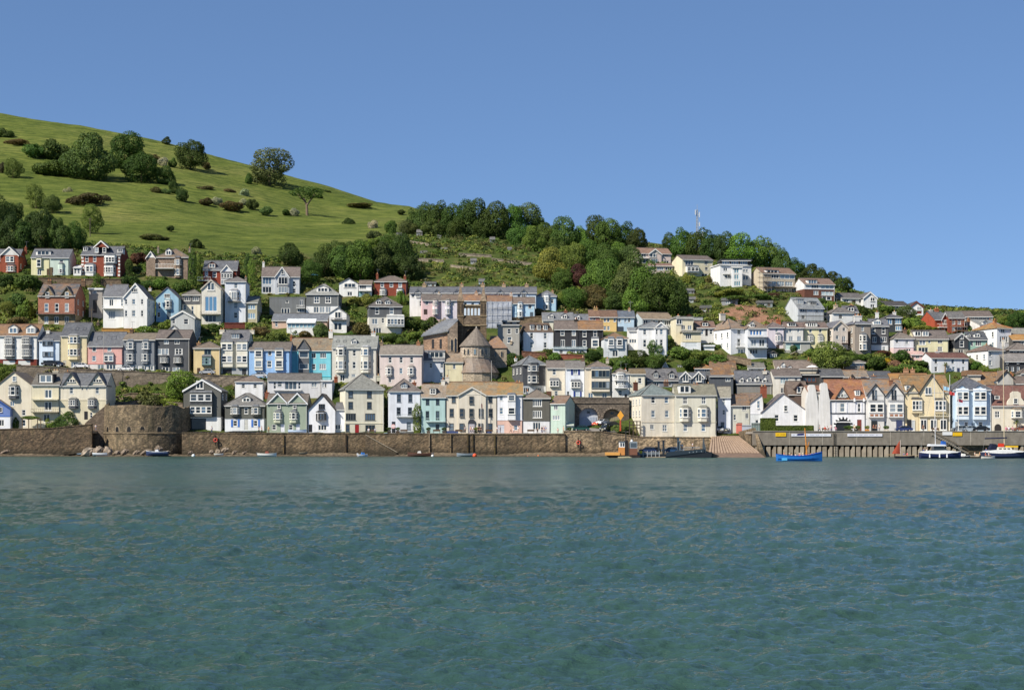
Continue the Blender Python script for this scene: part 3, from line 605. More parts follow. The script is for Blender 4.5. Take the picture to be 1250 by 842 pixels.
H('house', 'slate topped cream house on stilts with a glazed white sun room', 450.5, 491, 408, 374.5, 362, 'H', '63666a', '67625e', D=9, rot=8, band=(386.5, 'dcd6c8'), mt='wall', win=[w(375.5, 383.5, 5, 460.3, 478), w(389, 396, 7, 457.5, st='c'), w(388, 394.5, 3, 467.5), w(400, 407, 10, 460.5, st='t')], dormers=[dm(459, 466, 365, 371.5), dm(470, 477, 365.5, 371.5)],
  bays=[by(472, 493, 386, 399, (389.5, 396.5), n=5, c='e6e5e0', rc='d8d8d4', d=1.6, kind='b')])
# ---- the two terraces above the church
bw = [WH, 'e2e2e0', 'dfe3e6', 'e6e2da', 'cfdde8', 'c3d8e8']
xs_ = [500, 522.5, 546, 572, 598, 626, 655]
desc = ['white end house of the upper terrace with a tall side wall', 'second house of the upper terrace from its white end, dark gablet over the window', 'upper terrace house rising behind the pink house', 'upper terrace house seen behind the church pinnacles', 'upper terrace house above the sheeted scaffold', 'upper terrace house beside the pale blue end house']
for i in range(6):
 a, b_ = xs_[i], xs_[i+1]; m_ = (a+b_)/2
 H('terraced_house', desc[i], a, b_, 378, 357.5, 350.8, 'S', bw[i], SL, Y=478, D=8, gables=[gb(m_-3-2, m_+5-2, 353, 357.3, bw[i], '5c6066')], win=[w(358, 363, 4, m_-7), w(357.6, 363, 5, m_-1, st='c'), w(367, 374, 5, m_+3)], ch=[(a+17, 344.5, 4.5, .5, 'b09a80')] if i != 1 else [])
H('terraced_house', 'sky blue end house of the upper terrace with a white two storey bay', 655, 679.5, 379, 362, 354.5, 'H', '8fc0dc', '6a6c70', D=8, rot=-3, win=[w(365, 370, 4, 674)], bays=[by(663.5, 671.5, 360, 379, (362.5, 368), (372, 378), n=1, c='dfe6ea', rc='8d9096')], ch=[(634-0+40, 353, 3, .5, 'b09a80')])
H('terraced_house', 'rose pink house at the open end of the lower terrace', 515.5, 539, 384.5, 366.5, 360, 'S', 'e3b4b4', '6f665f', Y=468, found=7, D=8, rot=6, win=[w(367.5, 372, 4, 521), w(377.5, 384, 4.5, 519.5, st='d', c='4f4038')], bays=[by(528, 535, 366.5, 384.5, (368, 372.5), (377, 383), n=2, c='ead0d0', rc='7c766e')], ch=[(537, 356, 3, .5, 'd8ccb8')])
H('terraced_house', 'pale lilac terraced house beside the pink one', 539, 559, 384.5, 366.5, 360.3, 'S', 'd6ccd8', '77685c', Y=468.1, found=7, D=8, win=[w(368, 373, 3.5, 553.5)], bays=[by(543.5, 550.5, 366.5, 384.5, (368, 372.5), (377, 383), n=2, c='dcd4dd', rc='7c766e')])
H('terraced_house', 'pale blue terraced house glimpsed between the church pinnacles', 559, 592, 386, 367, 360.5, 'S', 'c4d7ea', '83695a', Y=468.2, found=7, D=8, win=[w(369, 375, 4, 568, 577, 586)], lichen=.6, ch=[(581, 354.5, 4, .5, 'c29a72')])
def sheeting(root, M, U, WZ, part, hw, e, D):
 u0, u1 = U(593), U(624.5)
 nx, nz = 26, 18; k = MB(); rg = np.random.default_rng(3); ph = rg.random(6)*6
 g = [[(u0+(u1-u0)*i/nx, -1.5-.03*math.sin(i*.7+ph[0]+j*.5)-.05*math.sin(j*1.05+ph[1]-i*.12)+rg.random()*.05, WZ(401)+(WZ(368.5)-WZ(401))*j/nz) for i in range(nx+1)] for j in range(nz+1)]
 for j in range(nz):
  for i in range(nx): k.face(g[j][i], g[j][i+1], g[j+1][i+1], g[j+1][i])
 part(k, 'scaffold_sheet', 'cloth', 'a9aeb8', smooth=True)
 for i in range(6):
  uu = u0+(u1-u0)*i/5; k = MB(); k.tube((uu, -1.9, WZ(406)), (uu, -1.9, WZ(367)), .05); part(k, 'scaffold_pole', 'paint', 'a8a8a8')
 for yy in (376, 384, 392, 400):
  k = MB(); k.tube((u0, -1.86, WZ(yy)), (u1, -1.86, WZ(yy)), .06); part(k, 'scaffold_rail', 'paint', '8c8c8c')
H('terraced_house', 'terraced house wrapped in grey scaffold sheeting behind the church', 592, 625, 402, 368, 361.5, 'S', 'b4bac4', '7f6656', Y=469, D=8, lichen=.4, extra=sheeting, ch=[(624, 356.5, 3.5, .5, 'd0c4b4')])
H('terraced_house', 'powder blue house at the garden end of the lower terrace', 625.5, 653, 388, 370.5, 363.5, 'S', '98c6e2', '77695f', Y=468.3, found=7, D=8, win=[w(371.5, 376.5, 4.5, 647), w(381, 388, 4, 649, st='d', c='55606a')], bays=[by(631.5, 639, 370, 388, (371.5, 376.5), (380.5, 386.5), n=1, c='d4e4ee', rc='80868c')], bals=[])
# ---- road row with the high retaining wall below it (left)
H('house', 'white house pair with two glazed dormers and stacked bay windows over brick garages', -6, 46, 446, 409.5, 396.5, 'S', WH, '7b6350', D=9, lichen=.4, band=(438, '7e3f36'), bmt='brick', win=[w(440, 445.5, 15, 11, 29.5, st='a', c='d8d8d4')],
  bays=[by(5.5, 18.5, 411.5, 437, (412.5, 420.5), (426, 434.5), n=3, c='75777a', rc='8a8a8a'), by(26.5, 39.5, 411.5, 437, (412.5, 420.5), (426, 434.5), n=3, c='75777a', rc='8a8a8a')], dormers=[dm(9.5, 21, 396, 407), dm(31, 42.5, 396, 407)], ch=[(54, 401, 4, .4, 'e2e0da')], side=('r', 2, 2))
H('house', 'narrow pale blue house with dark ribbon windows', 47.5, 73.5, 447, 415.5, 406, 'S', 'c9ddf2', '5b5d62', D=9, win=[w(440, 447, 14, 60, st='a', c='3b4148')], bays=[by(52, 65.5, 415.5, 440, (416.5, 421.8), (429.3, 435.2), n=4, c='c9ddf2', kind='b', d=.4, fc='6d6f70', st='g')])
H('house', 'tall yellow house with a canted bay on two floors and twin skylights', 74.5, 107, 449, 409.5, 394.5, 'S', 'd9c68d', '5a5c61', D=10, sky=[(91.5, 401.5, 4, 1.6), (100.5, 401.5, 4, 1.6)], bays=[by(83, 98, 409.8, 439, (411, 419), (426, 434), n=2, c='d9c68d', rc='8a8a8a', st='s')], win=[w(440, 449, 4, 79, st='d', c='c9c4b4'), w(442, 448.5, 9, 91, st='t')], ch=[(114, 391, 3, .5, '5a5048')])
H('house', 'salmon pink house with sash windows and a white ground floor', 107.5, 150, 451.5, 422, 406, 'S', 'd98f80', '63656a', D=9, band=(444, 'dcd6d2'), sky=[(119, 412.5, 6, 1.5), (136.5, 412.5, 6, 1.5)], win=[w(423, 429, 5, 115, 133.5), w(434.3, 440.5, 5, 114.7), w(445, 451, 8, 123, st='c'), w(445, 451, 12, 135.5, st='t')], bays=[by(127, 139, 432.5, 442, (434, 441), n=2, c='dcdad6', d=.4, kind='b')])
H('house', 'grey house with four white framed bay windows over white shopfronts', 150.5, 189.5, 453, 414.8, 407.3, 'S', '7d848d', '7d7263', D=9, band=(445.5, 'dad9d6'), win=[w(446.5, 452, 6, 157, 166, 176, 184, st='c')], bays=[by(154.5, 165, 416, 428, (417.8, 426), n=1, c='7d848d', d=.55, rc='6d747c'), by(173.5, 183.5, 416, 428, (417.8, 426), n=1, c='7d848d', d=.55, rc='6d747c'), by(154.5, 164.5, 430, 444, (432, 440.3), n=1, c='7d848d', d=.55, rc='6d747c'), by(173, 182.5, 430, 444, (432, 440.3), n=1, c='7d848d', d=.55, rc='6d747c')], ch=[(156, 400, 4, .5, '6a5648')])
hd = H('house', 'dark slate hung house with a white scalloped gable rising behind its roof', 190, 231.5, 454, 413.3, 403.5, 'S', '54575d', '6e645e', D=9, gables=[gb(203, 224, 402.5, 413.3, '54575d', None)], win=[w(415, 419.8, 6, 203, 216, st='c'), w(425.2, 432.8, 13.5, 199.3, st='t'), w(425.2, 432.5, 9.5, 218, st='x'), w(448, 453, 9, 202, 215, st='c')], bays=[by(195.5, 206, 434.5, 444, (436.5, 442.5), n=3, c='54575d', d=.6), by(212, 222.5, 434.5, 444, (436.5, 442.5), n=3, c='54575d', d=.6)])
H('house', 'white scalloped gable wall', 196.5, 227, 430, 411, 397.5, 'F', 'd8d8d2', '8c8a82', D=2.5, Y=440.5, of=hd)
H('house', 'small mustard yellow house with a hipped roof and a projecting green framed bay', 236.3, 268.8, 457, 425.3, 417, 'H', 'd9b96a', '776a5c', D=8, win=[w(425.6, 433, 8.5, 253.5, st='c', c='6d7d7a'), w(449, 457, 4, 242.6, st='d', c='5a4030'), w(450.5, 457, 12, 253.5, st='a', c='b08a4c')], bays=[by(247, 258.5, 435, 447, (436.3, 445), n=3, c='4f5a58', d=.7, kind='b', fc='7e9a96')], ch=[(240, 416, 5, .4, '9a7a60')])
H('house', 'cream house with paired white bays between two cream chimney stacks', 269.5, 303, 457.5, 418.3, 403.5, 'S', 'ddd6bc', '67676a', D=9, band=(448.5, 'a5a8ac'), win=[w(450, 457.5, 11, 277.5, st='a', c='332f2e'), w(450, 457, 5, 298, st='d', c='3a3a3c')], bays=[by(270.5, 284.5, 417, 448, (419.5, 427.2), (434.2, 442.5), n=2, c='e2dcc6', kind='b', d=.7), by(289, 302.5, 417, 448, (419.5, 427.2), (434.2, 442.5), n=2, c='e2dcc6', kind='b', d=.7)], ch=[(267.5+.5, 400, 6, .45, 'ddd2b8'), (305, 400.5, 5, .45, 'ddd2b8')], dormers=[dm(281, 292, 407.5, 413.5, 'f', c='5c6a78', st='h')])
H('house', 'bright sky blue house with cream trimmed bay windows', 304, 354.3, 462, 427, 418.3, 'S', '62a6e4', '6c645c', D=8, win=[w(428, 433.8, 4.5, 329.3), w(440, 448.5, 6, 328.8)], bays=[by(311, 321, 426.6, 452, (428, 435.5), (440, 447.8), n=1, c='ddd8c4', d=.6, kind='b'), by(336, 346, 426.6, 452, (428, 435.5), (440, 447.8), n=1, c='ddd8c4', d=.6, kind='b')], side=None)
ht = H('house', 'bright turquoise house with a central slate hung bay and pointed gablet', 354.6, 405, 463.5, 427.5, 413.3, 'S', '35c3d6', '7d7566', D=9, lichen=.3, band=(459.5, '6ac4cc'), gables=[gb(363, 378.5, 414.5, 426, '62666c', None, proud=.72, wm=None)], win=[w(430.5, 437, 5.5, 383, st='c'), w(430.5, 437, 7.5, 394.5, st='t'), w(444, 451, 5, 383), w(444, 451, 8, 394, st='t')], sky=[(388, 418.3, 5, 1.2)], ch=[(352.8, 408, 2.6, .5, '9a6248')])
H('house', 'slate hung bay column', 364.3, 377.2, 456, 427.5, 427, 'T', '62666c', '62666c', D=.6, of=ht, Y=gY(379, 463.5)-.75, win=[w(429, 436.5, 11.5, 370.8, st='g'), w(443.5, 450.5, 11.5, 370.8, st='g')], found=.1)
H('house', 'tall stone coloured house with conical lead roofs over two stacked bays', 405.3, 460, 468, 424.3, 410.3, 'S', 'd2cdbf', '8b8d88', D=10, win=[w(427, 434.5, 4, 432.5), w(441, 450, 4.3, 432.3), w(457, 465, 6, 418, 447, st='c'), w(456.5, 460, 6, 431.5)], sky=[(411.5, 416.5, 4, 1.2), (420, 416.8, 4, 1.2), (449, 417, 3.5, 1.2)], dormers=[dm(428, 435, 413, 420)],
  bays=[by(410, 423, 423.5, 455, (426, 434), (440.5, 450.5), n=1, c='d8d2c0', rc='a4a6a8', d=1.0), by(440.5, 453, 423.5, 455, (426, 434), (440.5, 450.5), n=1, c='d8d2c0', rc='a4a6a8', d=1.0)], ch=[(401.3, 402, 5, .5, 'dedad0'), (454, 404, 5.5, .5, 'dedad0')])
H('house', 'pale shell pink house with a string course and two white bays', 463.3, 515.8, 472, 432.5, 421.8, 'S', 'dec8c0', '877e74', D=9, win=[w(435.7, 442.8, 4.2, 476.3, 489.7, 502.5), w(449, 456, 4, 489.5), w(462, 466.5, 4, 476, 501)], bays=[by(470.5, 479.5, 447.5, 459, (449, 457), n=1, c='d8ccc6', d=.6, rc='8c8680'), by(497.5, 506.5, 447.5, 459, (449, 457), n=1, c='d8ccc6', d=.6, rc='8c8680')], ch=[(464, 415, 4.5, .5, '8a7a68'), (503.5+6, 415, 4.5, .5, 'a4785c')])
H('house', 'pale lilac grey house with a wide double dormer below the church', 516, 542.5, 467, 439.5, 425.5, 'S', 'd0d4dc', '6e6f74', D=8, win=[w(443, 449, 4, 526, 539.5), w(454.5, 460, 4, 539)], dormers=[dm(523, 543, 429.3, 437, 'f', c='d8d4cc', st='h')])
H('house', 'pale yellow cottage tucked beneath the church apse', 543, 565.5, 466, 441.5, 428, 'S', 'dccf9e', '877a6c', D=8, win=[w(444.5, 450, 3.6, 554.5)], lichen=.2)
# ---- middle row
H('house', 'dark slate fronted house with pale side wall and two stacked white bays', 638, 667, 482, 445.5, 434, 'H', '55585e', '74787b', D=10, rot=16, band=(470, 'd9dee4'), side=('l', 3, 1), win=[w(473, 480, 7, 643, 657, st='t')], bays=[by(644, 657.5, 443, 470, (446, 453), (458.3, 467), n=1, c='5a5d63', rc='74787b', d=.9)], ch=[(636, 435, 2.6, .5, 'dcdad4')])
H('house', 'cream house with a flat white oriel, left of the blue shuttered one', 667.3, 690.3, 484, 449, 441, 'S', 'e0d2b6', '786f68', D=8, win=[w(450, 457.5, 4.2, 676.6), w(478, 484, 5, 669.8, st='d', c='6b4a38'), w(477, 483, 4.3, 679)], bays=[by(671, 682.5, 463.5, 472.5, (464.5, 471.5), n=3, c='e4e0d6', d=.5, kind='b')])
H('house', 'white house with bright blue shutters above the viaduct', 690.6, 714, 485, 449.3, 441, 'S', 'dfe5ee', '787470', D=8, win=[w(450, 457, 5.2, 702.3, st='c'), w(478, 485, 5, 705, st='d', c='c8d4de'), w(477.5, 483.5, 3.5, 693.5)], shut=[(697, 699.2, 450, 457.5, '2c3f86'), (705.6, 707.8, 450, 457.5, '2c3f86'), (700, 702, 477.5, 485, '2c3f86'), (708, 710, 477.5, 485, '2c3f86')], bays=[by(697, 708.5, 465, 474, (466, 473), n=3, c='e4e2da', d=.5, kind='b')], ch=[(712.3, 434, 4, .5, '6e5a4c')])
H('house', 'cream house with two floors of wide dark mullioned windows on the viaduct', 714.3, 746.5, 486, 449.5, 440.8, 'H', 'dfd0b4', '7d7065', D=9, bays=[by(721.5, 744, 450, 478, (452, 460.3), (465.5, 473.8), n=5, c='dfd0b4', kind='b', d=.8, fc='7d8480', st='g')], win=[w(479.5, 485.5, 6, 721, 738, st='c')], ch=[(742.7, 435.5, 3.6, .5, 'b8b0a0')])
H('house', 'narrow white house with an arched balcony bay', 747.3, 768.5, 486, 456.5, 449.5, 'H', 'e0e0de', '80766a', D=8, win=[w(476, 483, 5, 757), w(481, 486, 3, 764, st='d', c='3b3b3d')], bays=[by(751, 764, 456, 475, (458, 462.5), (465, 470), n=3, c='e2e2e0', rc='a8a6a2', d=.9)], bals=[bal(750, 765.5, 463.8, 1.3, 3, 'd8d8d6'), bal(750, 765.5, 473, 1.3, 3, 'd8d8d6')], ch=[(758, 449, 4, .5, '5a5450'), (764.8, 449, 2.2, .5, 'e0ded8')])
H('house', 'plain cream gabled house left of the slate dormered block', 769, 788, 486, 456.3, 450.8, 'S', 'ded6ba', '77684f', D=8, win=[w(461, 468, 5, 781), w(472, 478, 4, 776)])
H('house', 'white block with a brown shingled mansard top floor', 639, 675.5, 429.5, 405.3, 393.8, 'M', 'e4e6ea', '6d5a4b', D=10, rot=8, win=[w(406, 413.5, 4, 649, 665.6), w(417.5, 424.5, 4, 649, 665.6)], dormers=[dm(647, 652.5, 396.3, 403, 'f'), dm(655.5, 660.5, 396.5, 403, 'f'), dm(663.3, 668.8, 396.5, 403, 'f')], side=('l', 2, 2))
H('house', 'black painted house with slim white windows, the paler roofed half of a pair', 676.8, 706, 426, 401.8, 392, 'S', '3b3b40', '70655e', D=9, band=(424, 'd8dade'), win=[w(402.5, 409.5, 5, 686.6, 700.4), w(414.3, 423.5, 5, 687, 700.4, st='c')])
H('house', 'black painted house with a white projecting bay, right half of a pair', 706.2, 736.6, 426, 402, 392.2, 'S', '2d3038', '806650', D=9, lichen=.5, win=[w(403.3, 411, 4.8, 713.5, 726.5), w(415, 423, 4.8, 713.5)], bays=[by(721.8, 731, 413, 426, (414.8, 423.5), n=1, c='e2e2e0', d=.8, kind='b')], ch=[(704, 387.5, 4.5, .5, '3b3836')])
H('house', 'white basement wing with a glass terrace under the black pair', 675, 716, 432.5, 425.3, 424.8, 'T', 'd4dae0', 'c9d2d6', D=2.5, Y=gY(700, 426)-2.8, win=[w(427, 432, 6, 699, st='t'), w(427, 431.5, 5, 685)], bals=[bal(676, 716, 425, .4, 2, 'b4c8ca')])
H('house', 'cream cottage row with white dormers behind the mansard block', 662, 700, 404, 390.5, 382, 'S', 'd8d4b8', '77797c', D=8, dormers=[dm(669.5, 676, 382.5, 389), dm(685.5, 692.5, 382.5, 389)], win=[w(392, 396, 4, 680)], ch=[(691, 377, 4, .5, '8a5a48')])
H('house', 'pale blue grey cottage with one white dormer behind the black pair', 700.3, 722, 404, 391.5, 384, 'S', 'c4d0da', '70747a', D=7, dormers=[dm(702, 708.5, 384, 390.5)])
H('house', 'brick red terraced house left of the mustard one', 719, 732, 404.5, 386.5, 379, 'S', 'b4604a', '7d6250', D=8, win=[w(388, 393, 3.4, 721.5, 725.5), w(396, 401, 3.4, 722)], ch=[(728, 373.5, 5, .5, 'b4986a')])
H('house', 'mustard yellow terraced house between a red and a blue one', 732.3, 753.5, 405, 387, 379.5, 'S', 'dcb030', '735a4a', D=8, win=[w(387.6, 393, 3.2, 738.5, 742.5, 750.5), w(398, 403, 3.2, 738.5, 742.8)])
H('house', 'pale sky blue terraced house with three slim windows', 753.8, 774.8, 405.3, 387, 380, 'S', 'a4c6de', '5f6670', D=8, win=[w(388, 393.5, 3.4, 756.3, 763.5, 768), w(399, 405, 8, 756.5, st='a', c='3c4650')], ch=[(769.3, 375, 2.6, .5, 'c09a70')])
H('house', 'long white house with a slanting brown roof and grey blue glazed front', 784, 821.5, 412, 389.3, 382.3, 'S', 'aebcc2', '8a7a66', D=9, rot=14, win=[w(390.5, 396, 6, 788, 797, 806, st='c'), w(391, 397, 7, 815, st='t'), w(399, 409, 6, 816, st='g'), w(399, 409, 3, 822-3, st='g')])
H('house', 'grey white cottage with a brown hipped roof and french doors', 737.5, 766, 437, 413.5, 406, 'H', 'd0d6da', '85694f', D=8, rot=4, win=[w(427, 435.5, 7, 751, st='c')], bays=[by(742, 749.5, 412.8, 425, (414.5, 421.5), n=1, c='d8dadc', d=.5, kind='b'), by(752.5, 760, 412.8, 425, (414.5, 421.5), n=1, c='d8dadc', d=.5, kind='b')])
hv = H('house', 'large white stucco villa with hipped slate roof and a gabled bay', 779, 815, 434, 400, 392.3, 'H', 'e4e4e4', '7f8284', D=10, win=[w(402, 408.5, 4, 787), w(414, 424, 4, 787), w(428, 433, 3, 787)], gables=[gb(798.5, 814.5, 393.3, 400, 'e4e4e4', proud=.9)], bals=[])
H('house', 'bayed end', 799.5, 813.5, 434, 400.5, 400, 'T', 'e4e4e4', '8b8c8c', D=.5, of=hv, Y=gY(797, 434)-1.35, win=[w(401.8, 408.3, 2.2, 801.8), w(401.8, 408.3, 4, 807.3), w(414, 422, 2.2, 801.8), w(414, 422, 4, 807.3)], oh=.1)
H('house', 'lower side wing', 767.3, 778.8, 427, 404, 400, 'L', 'e0e2e2', '85888a', D=6, of=hv, win=[w(414, 418.5, 9, 772.5, st='t')])
H('house', 'cream stepped flats with a curved balcony front', 825.3, 846, 421, 388.5, 386.5, 'T', 'dccfa8', '8a8a84', D=9, rot=6, win=[w(390, 396, 7, 829, st='c'), w(397, 402.5, 5, 834, 842, st='c')], ch=[(832, 383, 2.5, .5, 'd8ccb0')])
H('house', 'cream block with a large arched window above a white garage', 833, 855.5, 424.5, 405, 403.5, 'T', 'd8cba4', '9a9488', D=5, band=(417, 'dfe2e4'), win=[w(407.5, 413.5, 7, 840.5, st='t', g='20262a'), w(418, 424, 14, 844, st='a', c='d5dadd')], bals=[bal(832.5, 855, 405, .5, 2, '8c8a80')], dY=-3)
H('house', 'grey glass fronted annexe above the cream flats', 846.5, 857, 410, 390, 387.5, 'T', 'b9bcb6', '8c8f90', D=6, win=[w(397.5, 402.5, 4, 850, 854), w(391, 396, 6, 851.5, st='h')])
H('house', 'white and timber cottage with a dark dormer in a brown tiled roof', 850.5, 873.5, 418, 400, 392.8, 'S', 'd8d6d0', '7d6458', D=8, rot=3, win=[w(402, 408, 4, 857), w(401.5, 410, 3, 862.5, st='d', c='2e2a2a'), w(402, 408, 4, 868)], dormers=[dm(857, 865.5, 391.5, 398.3, c='4a342e')])
H('shed', 'low white outbuilding below the timber cottage', 859, 872, 428, 422.5, 421, 'T', 'e0e2e4', 'c9ccce', D=4, cat='outbuilding')
# ---- hilltop row
hh = H('house', 'brown tiled hilltop house with pink end wall and central brick gable', 779, 819.5, 322, 309.5, 303.5, 'S', 'd9c0b4', '8a6f5e', D=9, rot=12, gables=[gb(791.5, 807, 304, 310, 'cfc4b8', proud=.4)], win=[w(310, 314.5, 8, 784.5, st='t'), w(310, 314.5, 8, 796.5, st='c'), w(316, 321.5, 12, 786, st='h'), w(316, 321.5, 8, 798, st='h'), w(310.5, 312.5, 8, 812, st='h'), w(318, 321.5, 9, 812, st='h')], bals=[bal(780, 791, 315, .8, 2)])
H('house', 'glazed lower storey with its own brown roof', 789, 822, 331, 325, 322, 'L', 'a99a88', '85695c', D=6, of=hh, dY=-3, win=[w(326, 330, 8, 796, 806, 816, st='h')])
H('house', 'cream hilltop house with a white enclosed balcony', 833, 870, 338, 317, 312.5, 'S', 'dfd2a6', '6d625a', D=9, rot=16, win=[w(318.5, 324.5, 10, 841.5, st='h'), w(317.5, 323, 4, 862, st='c'), w(326, 329.5, 4, 862.5), w(334, 338, 8, 860, st='c')], bays=[by(837, 851.5, 325.5, 333.5, (327, 331.5), n=3, c='e4e2dc', d=1.2, kind='b')])
hm = H('house', 'white modern cube house with a dark glazed top floor', 879, 917, 349, 324, 323, 'T', 'e8e8e8', 'd8d8d6', D=9, rot=12, win=[w(327, 331, 5, 885.5, st='c'), w(334, 340, 7, 888, st='c'), w(328.5, 332, 7, 910, st='c'), w(336, 341.5, 7, 910, st='c')], bals=[bal(882, 891, 334.5, .6, 2)])
H('house', 'glazed top floor', 881, 916, 324, 318.5, 317, 'T', '33404c', '3b3f44', D=7, of=hm, Y=gY(898, 349)+1.5, found=0, win=[w(318.8, 323.3, 9, 886, 897, 908, st='h', g='5a7690')], oh=.5)
H('house', 'glazed stair bay', 893.5, 906, 349, 326.5, 326, 'T', 'e8e8e8', 'd0d0ce', D=1.2, of=hm, Y=gY(898, 349)-1.2, win=[w(327.5, 333.5, 6, 899, st='c', g='6f8f9c'), w(335, 341, 6, 899, st='c', g='6f8f9c'), w(343, 349, 8, 900, st='t', g='6f8f9c')])
def scaff(y0, y1, xa, xb, lifts, v=-2.0, c='8d7a66'):
 def f(root, M, U, WZ, part, hw, e, D):
  u0, u1 = U(xa), U(xb); n_ = max(3, int((u1-u0)/1.8))
  for i in range(n_+1):
   uu = u0+(u1-u0)*i/n_; k = MB(); k.tube((uu, v, WZ(y1)-1), (uu, v, WZ(y0)), .05); part(k, 'scaffold_pole', 'paint', '77777a')
  for yy in lifts:
   k = MB(); k.box(u0-.3, u1+.3, v-.1, v+.9, WZ(yy)-.06, WZ(yy)+.06); part(k, 'scaffold_board', 'timber', c)
   k = MB(); k.tube((u0, v-.06, WZ(yy)+1.0), (u1, v-.06, WZ(yy)+1.0), .04); part(k, 'scaffold_rail', 'paint', '88888a')
 return f
H('house', 'brown roofed hilltop house ringed by tan scaffold boards', 931, 971, 357, 334, 327.5, 'S', 'c2b295', '836a59', D=9, rot=16, win=[w(335.5, 340, 9, 946, st='t'), w(334.5, 340, 18, 961, st='h', g='8aa0ad'), w(343.5, 349, 9, 943, 953, 963, st='h', g='98a8b0'), w(352, 356.5, 7, 942, 957, 966, st='c')], bals=[bal(932, 974, 350, 1.4, 3, '8a7c68')], extra=scaff(328, 357, 924, 938, (334, 340, 346, 352)), dormers=[dm(935, 951, 330, 334.5, 'f', c='e4e4e2', st='h')])
H('house', 'hilltop house with a white gable end above a brick lower floor', 982, 1019, 366, 347, 340.5, 'S', 'dedee0', '836c5f', D=9, rot=12, band=(353, '6e4b40'), bmt='brick', win=[w(347.5, 352.3, 9, 995, st='t'), w(347.5, 352.3, 16, 1010, st='h', g='8fa4b0'), w(355, 360, 6, 996, st='c'), w(355.5, 360.5, 15, 1010, st='h', g='b9c6c8'), w(362, 366, 12, 1009, st='c')], dormers=[dm(986, 998, 342, 347, 'f', c='e6e6e4', st='h')])
hg = H('house', 'white skyline bungalow with a long dark roof and gable end', 1027, 1054, 371, 364, 358.5, 'S', 'd8d6d0', '66625f', D=9, rot=8, win=[w(366, 370, 5, 1042, st='d', c='56463c'), w(365.5, 369, 6, 1033, st='c'), w(365, 370, 4, 1050)])
H('house', 'white gable end wing', 1054, 1070.5, 375, 363.5, 356.5, 'F', 'e2e2e4', '66625f', D=9, of=hg, rot=6, dY=-2, win=[w(363, 367.7, 5.5, 1065, st='c'), w(371.5, 375, 5, 1065, st='c')], bb='e0e0de')
hg2 = H('house', 'skyline house with a black roof and a brick balcony under its gable', 1079, 1110, 378, 373, 368.5, 'S', 'd6d4d0', '4a4644', D=9, rot=10, win=[w(373.5, 377, 5, 1085, 1094, st='c')])
H('house', 'brick gable end wing', 1110.5, 1127, 384, 374.5, 368, 'F', 'e0e0e2', '4a4644', D=9, of=hg2, dY=-2, win=[w(374.5, 379, 5.5, 1122, st='c'), w(379.5, 383, 6, 1122, st='d', c='7a4030')], bb='6a3a30')
# ---- right hillside
hx1 = H('house', 'grey rendered house under scaffold with a broad grey roof', 974, 1006, 397, 376, 364, 'S', 'bfc6cc', '85898c', D=10, rot=14, win=[w(377, 381, 9, 981, st='h'), w(378, 381, 4, 997), w(385.5, 389, 5, 980.5)], dormers=[dm(975, 984, 365.5, 371.5, 'f', c='9aa0a4', st='h'), dm(990, 999, 368, 372.5, 'f', c='9aa0a4', st='h')], extra=scaff(374, 397, 972, 1006, (386, 392), c='77766e'))
H('house', 'white house with a low pyramid roof behind the stone coloured gable', 1016, 1042, 398, 382.3, 375, 'H', 'e2e2e0', '716c68', D=9, rot=8, win=[w(384, 389, 5, 1026)], ch=[(1026.5, 370, 4.5, .5, 'c9b08c')])
H('house', 'small slate roofed house with a gabled dormer and brick chimney', 1031, 1048, 391, 381, 374, 'S', 'c8b8ac', '66656a', D=8, dormers=[dm(1034.5, 1043.5, 372.8, 380, c='6b6e76', st='c')], ch=[(1042.5, 370, 4, .5, 'b07a5c')], win=[w(384, 389, 4, 1042)])
hb = H('house', 'huge white villa with a long pale side wall and hipped roofs', 892, 914, 433, 401.5, 389, 'H', 'e6e8ec', '85776a', D=13, rot=22, lichen=.3, side=('l', 4, 3), win=[w(402.5, 408, 4, 902), w(413, 423, 4, 902), w(426, 432, 7, 904, st='c')], bals=[bal(898, 908, 423, .8, 4)], ch=[(896, 380.5, 7, .5, 'd8d0c0')])
H('house', 'glazed balcony wing', 913, 936, 436, 401, 391, 'H', 'd4d9e0', '806f60', D=10, of=hb, dY=-1, rot=4, win=[w(403, 409.5, 16, 923, st='m', g='3f6fa8'), w(414, 423, 7, 920, 930, st='c'), w(426.5, 432, 10, 920, st='t')], bals=[bal(912, 936, 410.5, 1.0, 2, 'd8d8da'), bal(912, 936, 424, 1.6, 4, 'a8b0b4', 436)], dormers=[dm(915.5, 921.5, 392, 399.5)], ch=[(907.5, 388, 4, .5, '9a8a78')])
H('terraced_house', 'pale lilac terraced house beside the huge white villa', 937.5, 957.5, 426, 400, 393.5, 'H', 'dcd0da', '776a66', D=8, rot=4, win=[w(400.5, 405.5, 3, 948), w(420.5, 426, 4, 949.5, st='d', c='4a3a36')], bays=[by(946.5, 954, 408, 418, (409.5, 416), n=1, c='d9cfd8', d=.5)], ch=[(954.5, 388, 5, .5, 'a06048')])
H('terraced_house', 'grey white terraced house with a flat white dormer', 957.7, 981.3, 426, 400, 393.8, 'S', 'd4d2cc', '74625a', D=8, win=[w(400.5, 406, 3, 964.7, 974.5), w(410, 416.5, 5, 965.5, 975.5, st='c')], dormers=[dm(962, 972, 394, 398.5, 'f', st='h')])
